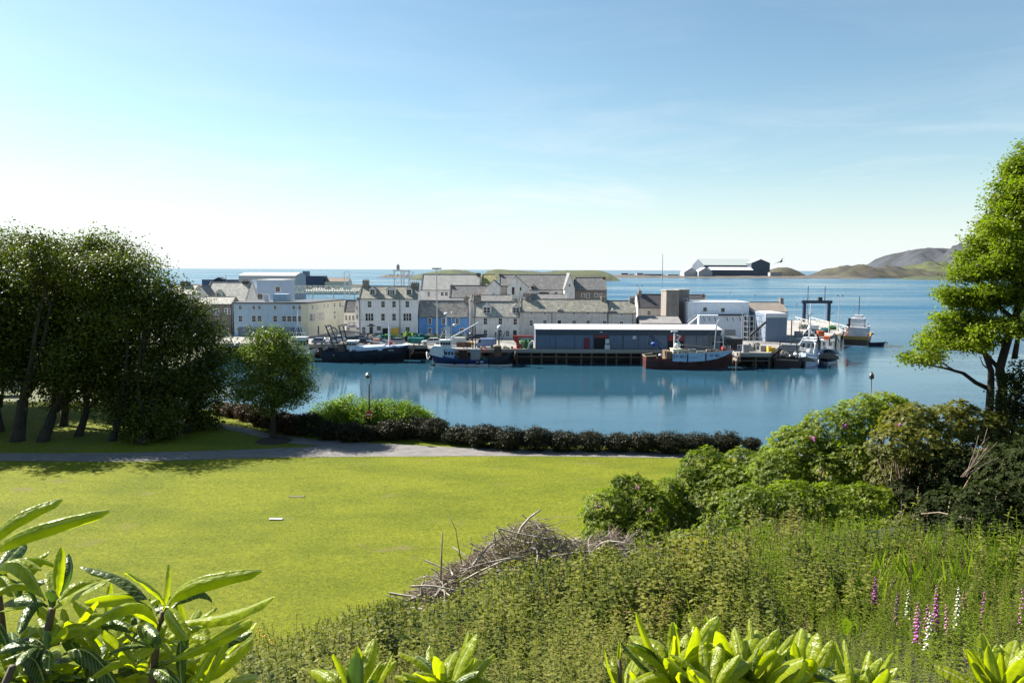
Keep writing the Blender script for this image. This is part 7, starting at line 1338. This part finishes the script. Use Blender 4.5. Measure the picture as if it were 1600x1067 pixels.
def bigleaf_mat(name, c1, c2, under, tr, trans):
    m = leaf_mat(name, c1, c2, tr, trans, rough=.33, nscale=9, gloss=.3); nt = m.node_tree; N = nt.nodes; L = nt.links; b = N['Principled BSDF']
    src = b.inputs['Base Color'].links[0].from_socket; g = N.new('ShaderNodeNewGeometry'); x = N.new('ShaderNodeMix'); x.data_type = 'RGBA'; L.new(g.outputs['Backfacing'], x.inputs[0]); tc = N.new('ShaderNodeTexCoord'); sp_ = N.new('ShaderNodeSeparateXYZ'); L.new(tc.outputs['Object'], sp_.inputs[0])
    ab = N.new('ShaderNodeMath'); ab.operation = 'ABSOLUTE'; L.new(sp_.outputs[1], ab.inputs[0]); lt = N.new('ShaderNodeMath'); lt.operation = 'LESS_THAN'; lt.inputs[1].default_value = .012; L.new(ab.outputs[0], lt.inputs[0])
    mr_ = N.new('ShaderNodeMix'); mr_.data_type = 'RGBA'; L.new(lt.outputs[0], mr_.inputs[0]); L.new(src, mr_.inputs[6]); mr_.inputs[7].default_value = (.42, .46, .18, 1)
    vx = N.new('ShaderNodeMath'); vx.operation = 'MULTIPLY_ADD'; vx.inputs[1].default_value = -1.3; L.new(ab.outputs[0], vx.inputs[0]); L.new(sp_.outputs[0], vx.inputs[2])
    vm = N.new('ShaderNodeMath'); vm.operation = 'MULTIPLY'; vm.inputs[1].default_value = 95; L.new(vx.outputs[0], vm.inputs[0]); vsn = N.new('ShaderNodeMath'); vsn.operation = 'SINE'; L.new(vm.outputs[0], vsn.inputs[0])
    vt = N.new('ShaderNodeMapRange'); vt.inputs[1].default_value = .55; vt.inputs[2].default_value = 1.0; vt.inputs[3].default_value = 0; vt.inputs[4].default_value = .45; L.new(vsn.outputs[0], vt.inputs[0])
    vn = N.new('ShaderNodeMix'); vn.data_type = 'RGBA'; L.new(vt.outputs[0], vn.inputs[0]); L.new(mr_.outputs[2], vn.inputs[6]); vn.inputs[7].default_value = (.34, .40, .12, 1)
    bn = N.new('ShaderNodeTexNoise'); bn.inputs['Scale'].default_value = 14; bn.inputs['Detail'].default_value = 6; oi = N.new('ShaderNodeObjectInfo'); va = N.new('ShaderNodeVectorMath'); va.operation = 'ADD'; L.new(tc.outputs['Object'], va.inputs[0]); L.new(oi.outputs['Location'], va.inputs[1]); L.new(va.outputs[0], bn.inputs['Vector'])
    br_ = N.new('ShaderNodeValToRGB'); br_.color_ramp.elements[0].position = .66; br_.color_ramp.elements[1].position = .70; L.new(bn.outputs['Fac'], br_.inputs[0]); bm = N.new('ShaderNodeMix'); bm.data_type = 'RGBA'; L.new(br_.outputs[0], bm.inputs[0]); L.new(vn.outputs[2], bm.inputs[6]); bm.inputs[7].default_value = (.12, .075, .02, 1)
    L.new(bm.outputs[2], x.inputs[6]); x.inputs[7].default_value = lin(under); L.new(x.outputs[2], b.inputs['Base Color'])
    wv = N.new('ShaderNodeTexNoise'); wv.inputs['Scale'].default_value = 11; L.new(tc.outputs['Object'], wv.inputs[0]); bp = N.new('ShaderNodeBump'); bp.inputs['Strength'].default_value = .28; bp.inputs['Distance'].default_value = .02; L.new(wv.outputs['Fac'], bp.inputs['Height']); L.new(bp.outputs[0], b.inputs['Normal'])
    return m
BLM = [bigleaf_mat('young_rhododendron_leaf', (.16, .205, .006), (.27, .31, .008), (.20, .24, .07), (1.7, 1.75, .2), .52), bigleaf_mat('old_rhododendron_leaf', (.03, .06, .015), (.055, .09, .022), (.14, .17, .08), (1.5, 1.9, .4), .28)]
LM = []
for mi_ in range(2):
    row = []
    for s in range(5): me = big_leaf(s, wd=(.13, .145, .155, .12, .15)[s], curl=(.25, .5, .8, .4, .6)[s], droop=(.1, .35, .6, -.1, .25)[s]); me.materials.append(BLM[mi_]); row.append(me)
    LM.append(row)
STEM = mat('rhododendron_stem', (.12, .075, .045), (.07, .05, .03), rough=.7, scale=20)
def leaf_to(root, p, q, wscale=1.0, old=0, roll=0, shape=None):
    """leaf from p (base) to q (tip), both in world space"""
    p = Vector(p); q = Vector(q); d = q - p; l = d.length; x = d.normalized(); up = Vector((0, 0, 1)); y = up.cross(x); y = y.normalized() if y.length > .05 else Vector((0, 1, 0)); z = x.cross(y)
    Mx = Matrix((x, y, z)).transposed() @ Matrix.Rotation(roll, 3, 'X'); o = link('leaf', LM[old][shape if shape is not None else rnd.randrange(5)], root); o.matrix_local = Matrix.Translation(p - root.location) @ Mx.to_4x4() @ Matrix.Diagonal((l, l * wscale, l, 1)); return o
def whorl(root, px, py, Y, n, ln, spread=(0, 6.28), up=(.1, 1.0), old=.3, skip=()):
    c = W(px, py, Y)
    n = int(n * 1.6)
    for i in range(n):
        a = spread[0] + (spread[1] - spread[0]) * (i + rnd.uniform(-.25, .25)) / n; u = rnd.uniform(*up); d = Vector((math.cos(a) * math.cos(u), math.sin(a) * math.cos(u), math.sin(u))); l = ln * rnd.uniform(.75, 1.1)
        leaf_to(root, c + d * .012, c + d * l, rnd.uniform(.9, 1.35), 1 if rnd.random() < old * .75 else 0, rnd.uniform(-.5, .5))
    MB().ball(tuple(c + Vector((0, 0, .012)) - root.location), .008, .008, .018, n=6, h=4).build('bud', M['net_green'] if False else FG, root)
def near_plant(label, base_px, Y, stems, whorls, leaves=()):
    v = W(base_px[0], base_px[1], Y); gz = float(hgt(v.x, Y)); root = empty('near_rhododendron', (v.x, Y, gz), label, 'rhododendron', 'big leaved rhododendrons in the foreground')
    for path, r0 in stems:
        pts = [W(*p) - root.location for p in path]; pts = [Vector((pts[0].x * .6, pts[0].y * .6, -.02))] + pts; MB().tube(pts, [r0 * 1.3] + [r0 * (1 - .45 * i / (len(pts) - 1)) for i in range(len(pts) - 1)], 7).build('stem', STEM, root, True)
    for w_ in whorls: whorl(root, *w_)
    for (a, b_, ws, old, roll, sh) in leaves: leaf_to(root, W(*a), W(*b_), ws, old, roll, sh)
    return root
Yn = 1.35
near_plant('big leaved rhododendron filling the lower left corner', (150, 1250), Yn,
    [([(50, 1080, Yn), (70, 1010, Yn), (82, 950, Yn)], .009), ([(235, 1100, Yn), (243, 1020, Yn), (255, 955, Yn)], .008), ([(20, 1090, Yn + .2), (5, 990, Yn + .15), (-5, 900, Yn + .1)], .008), ([(180, 1120, Yn + .2), (190, 1030, Yn + .2)], .006), ([(310, 1120, Yn + .1), (315, 1080, Yn + .1)], .007), ([(-5, 1100, Yn - .2), (20, 1040, Yn - .2)], .007), ([(120, 1120, Yn), (140, 1060, Yn + .05)], .006)],
    [(82, 945, Yn, 6, .10, (.2, 6.0), (.0, .8), .3), (245, 1010, Yn - .05, 6, .085, (0, 6.28), (-.1, .7), .3), (75, 1010, Yn - .05, 7, .09, (0, 6.28), (-.1, .7), .4), (165, 985, Yn + .1, 7, .085, (0, 6.28), (.1, 1), .2), (290, 1010, Yn + .05, 6, .085, (0, 6.28), (.2, 1), .2), (110, 1000, Yn + .05, 7, .09, (0, 6.28), (.1, 1), .3), (30, 930, Yn + .1, 7, .09, (0, 6.28), (.1, 1), .3), (220, 1050, Yn, 8, .10, (0, 6.28), (.1, 1), .2), (35, 1080, Yn - .05, 8, .10, (0, 6.28), (.1, 1), .3), (190, 1028, Yn + .2, 8, .12, (0, 6.28), (.2, 1.1), .35), (312, 1078, Yn + .1, 9, .15, (0, 6.28), (.3, 1.2), .15), (20, 1035, Yn, 8, .11, (0, 6.28), (.1, 1.0), .4), (140, 1055, Yn + .05, 9, .13, (0, 6.28), (.0, .9), .6), (-8, 900, Yn + .1, 7, .13, (0, 6.28), (-.1, .8), .4), (250, 1090, Yn + .1, 8, .12, (0, 6.28), (.2, 1.0), .4), (70, 1085, Yn, 8, .13, (0, 6.28), (.1, .9), .6), (210, 985, Yn + .15, 5, .10, (0, 6.28), (.1, .8), .4)],
    [((-20, 858, Yn), (76, 772, Yn), .7, 0, .9, 1), ((-10, 866, Yn), (128, 797, Yn - .1), .38, 0, 1.3, 1), ((90, 935, Yn), (92, 856, Yn), 1.05, 0, 1.4, 0), ((95, 930, Yn), (118, 862, Yn + .05), .8, 1, 1.2, 1), ((85, 950, Yn), (158, 905, Yn - .08), 1.25, 0, .3, 0), ((-20, 905, Yn), (70, 882, Yn - .05), .6, 0, -.3, 2), ((60, 960, Yn), (30, 895, Yn), .8, 1, .8, 1),
     ((258, 945, Yn), (203, 888, Yn - .1), 1.2, 0, -.4, 0), ((262, 945, Yn), (375, 880, Yn - .1), .5, 0, 1.0, 1), ((268, 950, Yn), (338, 912, Yn + .1), .9, 1, .3, 2), ((262, 972, Yn), (432, 943, Yn - .08), .55, 0, .2, 3), ((250, 1040, Yn), (405, 966, Yn - .12), .38, 0, 1.4, 3), ((250, 985, Yn), (152, 930, Yn - .1), .7, 0, .2, 2), ((255, 955, Yn), (270, 880, Yn + .1), .9, 0, 1.4, 0), ((248, 1000, Yn), (160, 860, Yn + .1), .45, 1, .9, 1),
     ((240, 1010, Yn), (215, 960, Yn - .1), .7, 1, .7, 2), ((245, 960, Yn), (160, 920, Yn + .12), .6, 0, 1.2, 1), ((300, 1075, Yn), (335, 1010, Yn), 1.1, 0, 1.3, 0), ((310, 1085, Yn), (352, 1000, Yn), .8, 0, 1.1, 0), ((285, 1075, Yn), (280, 1000, Yn), 1, 1, 1.3, 0), ((320, 1085, Yn), (398, 1050, Yn - .1), .9, 0, .3, 0), ((100, 1020, Yn), (190, 1050, Yn - .05), .8, 1, .1, 2), ((262, 950, Yn), (280, 985, Yn - .1), .9, 0, .6, 1)])
near_plant('low rhododendron tips left of the bottom centre', (560, 1260), 1.3, [([(555, 1150, 1.3), (558, 1110, 1.3)], .006)], [(556, 1108, 1.3, 9, .12, (0, 6.28), (.4, 1.3), .25)],
    [((548, 1100, 1.3), (552, 1035, 1.3), 1.1, 0, 1.5, 0), ((560, 1100, 1.3), (590, 1040, 1.3), .5, 0, 1.4, 2), ((545, 1100, 1.3), (505, 1052, 1.35), .5, 1, 1.3, 2), ((540, 1105, 1.3), (495, 1075, 1.3), .8, 0, .6, 1)])
near_plant('rhododendron tips at the bottom centre with upright lime leaves', (700, 1260), 1.3, [([(695, 1150, 1.3), (697, 1100, 1.3)], .006)], [(697, 1098, 1.3, 10, .12, (0, 6.28), (.3, 1.2), .25)],
    [((700, 1090, 1.3), (676, 1022, 1.28), .9, 0, 1.4, 0), ((690, 1095, 1.3), (638, 1050, 1.3), .6, 1, .8, 1), ((712, 1090, 1.3), (742, 1025, 1.3), .6, 0, 1.5, 3), ((718, 1090, 1.3), (766, 1026, 1.3), .5, 0, 1.2, 2), ((640, 1075, 1.3), (606, 1066, 1.2), .8, 0, .2, 0), ((722, 1095, 1.3), (790, 1060, 1.3), .6, 0, .4, 1)])
near_plant('largest clump of lime green rhododendron leaves, right of the bottom centre', (1150, 1290), 1.3,
    [([(1050, 1170, 1.3), (1055, 1080, 1.3)], .008), ([(1160, 1160, 1.3), (1165, 1085, 1.3)], .008), ([(1260, 1160, 1.35), (1258, 1095, 1.35)], .008), ([(970, 1160, 1.4), (968, 1030, 1.4)], .005), ([(1330, 1170, 1.3), (1335, 1110, 1.3)], .007)],
    [(1055, 1075, 1.3, 11, .13, (0, 6.28), (.4, 1.3), .15), (1165, 1080, 1.3, 11, .13, (0, 6.28), (.4, 1.3), .15), (1258, 1092, 1.35, 10, .13, (0, 6.28), (.3, 1.2), .15), (1335, 1100, 1.3, 9, .12, (0, 6.28), (.3, 1.2), .2), (1110, 1095, 1.2, 8, .11, (0, 6.28), (.3, 1.2), .15), (975, 1095, 1.4, 7, .10, (0, 6.28), (.5, 1.3), .3), (1210, 1100, 1.25, 8, .11, (0, 6.28), (.3, 1.2), .15)],
    [((1052, 1080, 1.3), (1045, 992, 1.25), 1.1, 0, 1.5, 0), ((1060, 1070, 1.3), (1122, 962, 1.32), .9, 0, .8, 0), ((1040, 1060, 1.3), (993, 960, 1.3), .45, 0, 1.2, 3), ((1045, 1070, 1.3), (998, 990, 1.3), .7, 1, .9, 1), ((1055, 1050, 1.35), (1052, 965, 1.35), .7, 1, 1.3, 1), ((1065, 1060, 1.35), (1105, 965, 1.4), .5, 0, 1.5, 2), ((1068, 1080, 1.3), (1090, 1008, 1.25), .5, 0, 1.3, 2), ((1150, 1070, 1.3), (1115, 980, 1.25), .8, 0, 1.0, 0), ((1170, 1080, 1.3), (1178, 1010, 1.25), .9, 1, 1.4, 0), ((1175, 1060, 1.35), (1178, 978, 1.35), .55, 0, 1.5, 2), ((1180, 1060, 1.35), (1216, 984, 1.35), 1.0, 0, 1.1, 0), ((1190, 1080, 1.3), (1228, 998, 1.28), .6, 0, 1.4, 2), ((1185, 1080, 1.3), (1248, 1025, 1.2), 1.2, 0, .7, 0), ((1250, 1085, 1.35), (1240, 1000, 1.35), .8, 0, 1.3, 0), ((1262, 1085, 1.35), (1300, 1000, 1.35), .8, 0, .9, 0), ((1325, 1095, 1.3), (1330, 1010, 1.3), .55, 0, 1.5, 2), ((1340, 1090, 1.3), (1405, 1024, 1.3), .45, 0, 1.2, 2), ((1335, 1090, 1.3), (1375, 1030, 1.3), .9, 0, .8, 0), ((965, 1060, 1.4), (968, 1000, 1.4), .4, 0, 1.5, 3), ((1100, 1090, 1.3), (1060, 1040, 1.2), .9, 0, .5, 0), ((1120, 1090, 1.2), (1140, 1030, 1.2), .8, 0, 1, 0), ((1000, 1090, 1.3), (985, 1035, 1.3), .6, 0, 1.4, 2)])
near_plant('rhododendron tuft in the bottom right corner', (1570, 1290), 1.3, [([(1562, 1160, 1.3), (1565, 1100, 1.3)], .007)], [(1565, 1098, 1.3, 12, .12, (0, 6.28), (.4, 1.3), .1), (1610, 1090, 1.3, 8, .11, (0, 6.28), (.4, 1.3), .1)],
    [((1555, 1090, 1.3), (1512, 1010, 1.3), .6, 0, 1.0, 0), ((1560, 1090, 1.3), (1538, 1020, 1.3), .7, 0, 1.3, 0), ((1570, 1090, 1.3), (1560, 1016, 1.3), .7, 0, 1.5, 0), ((1575, 1090, 1.3), (1600, 1018, 1.3), .6, 0, 1.2, 2)])
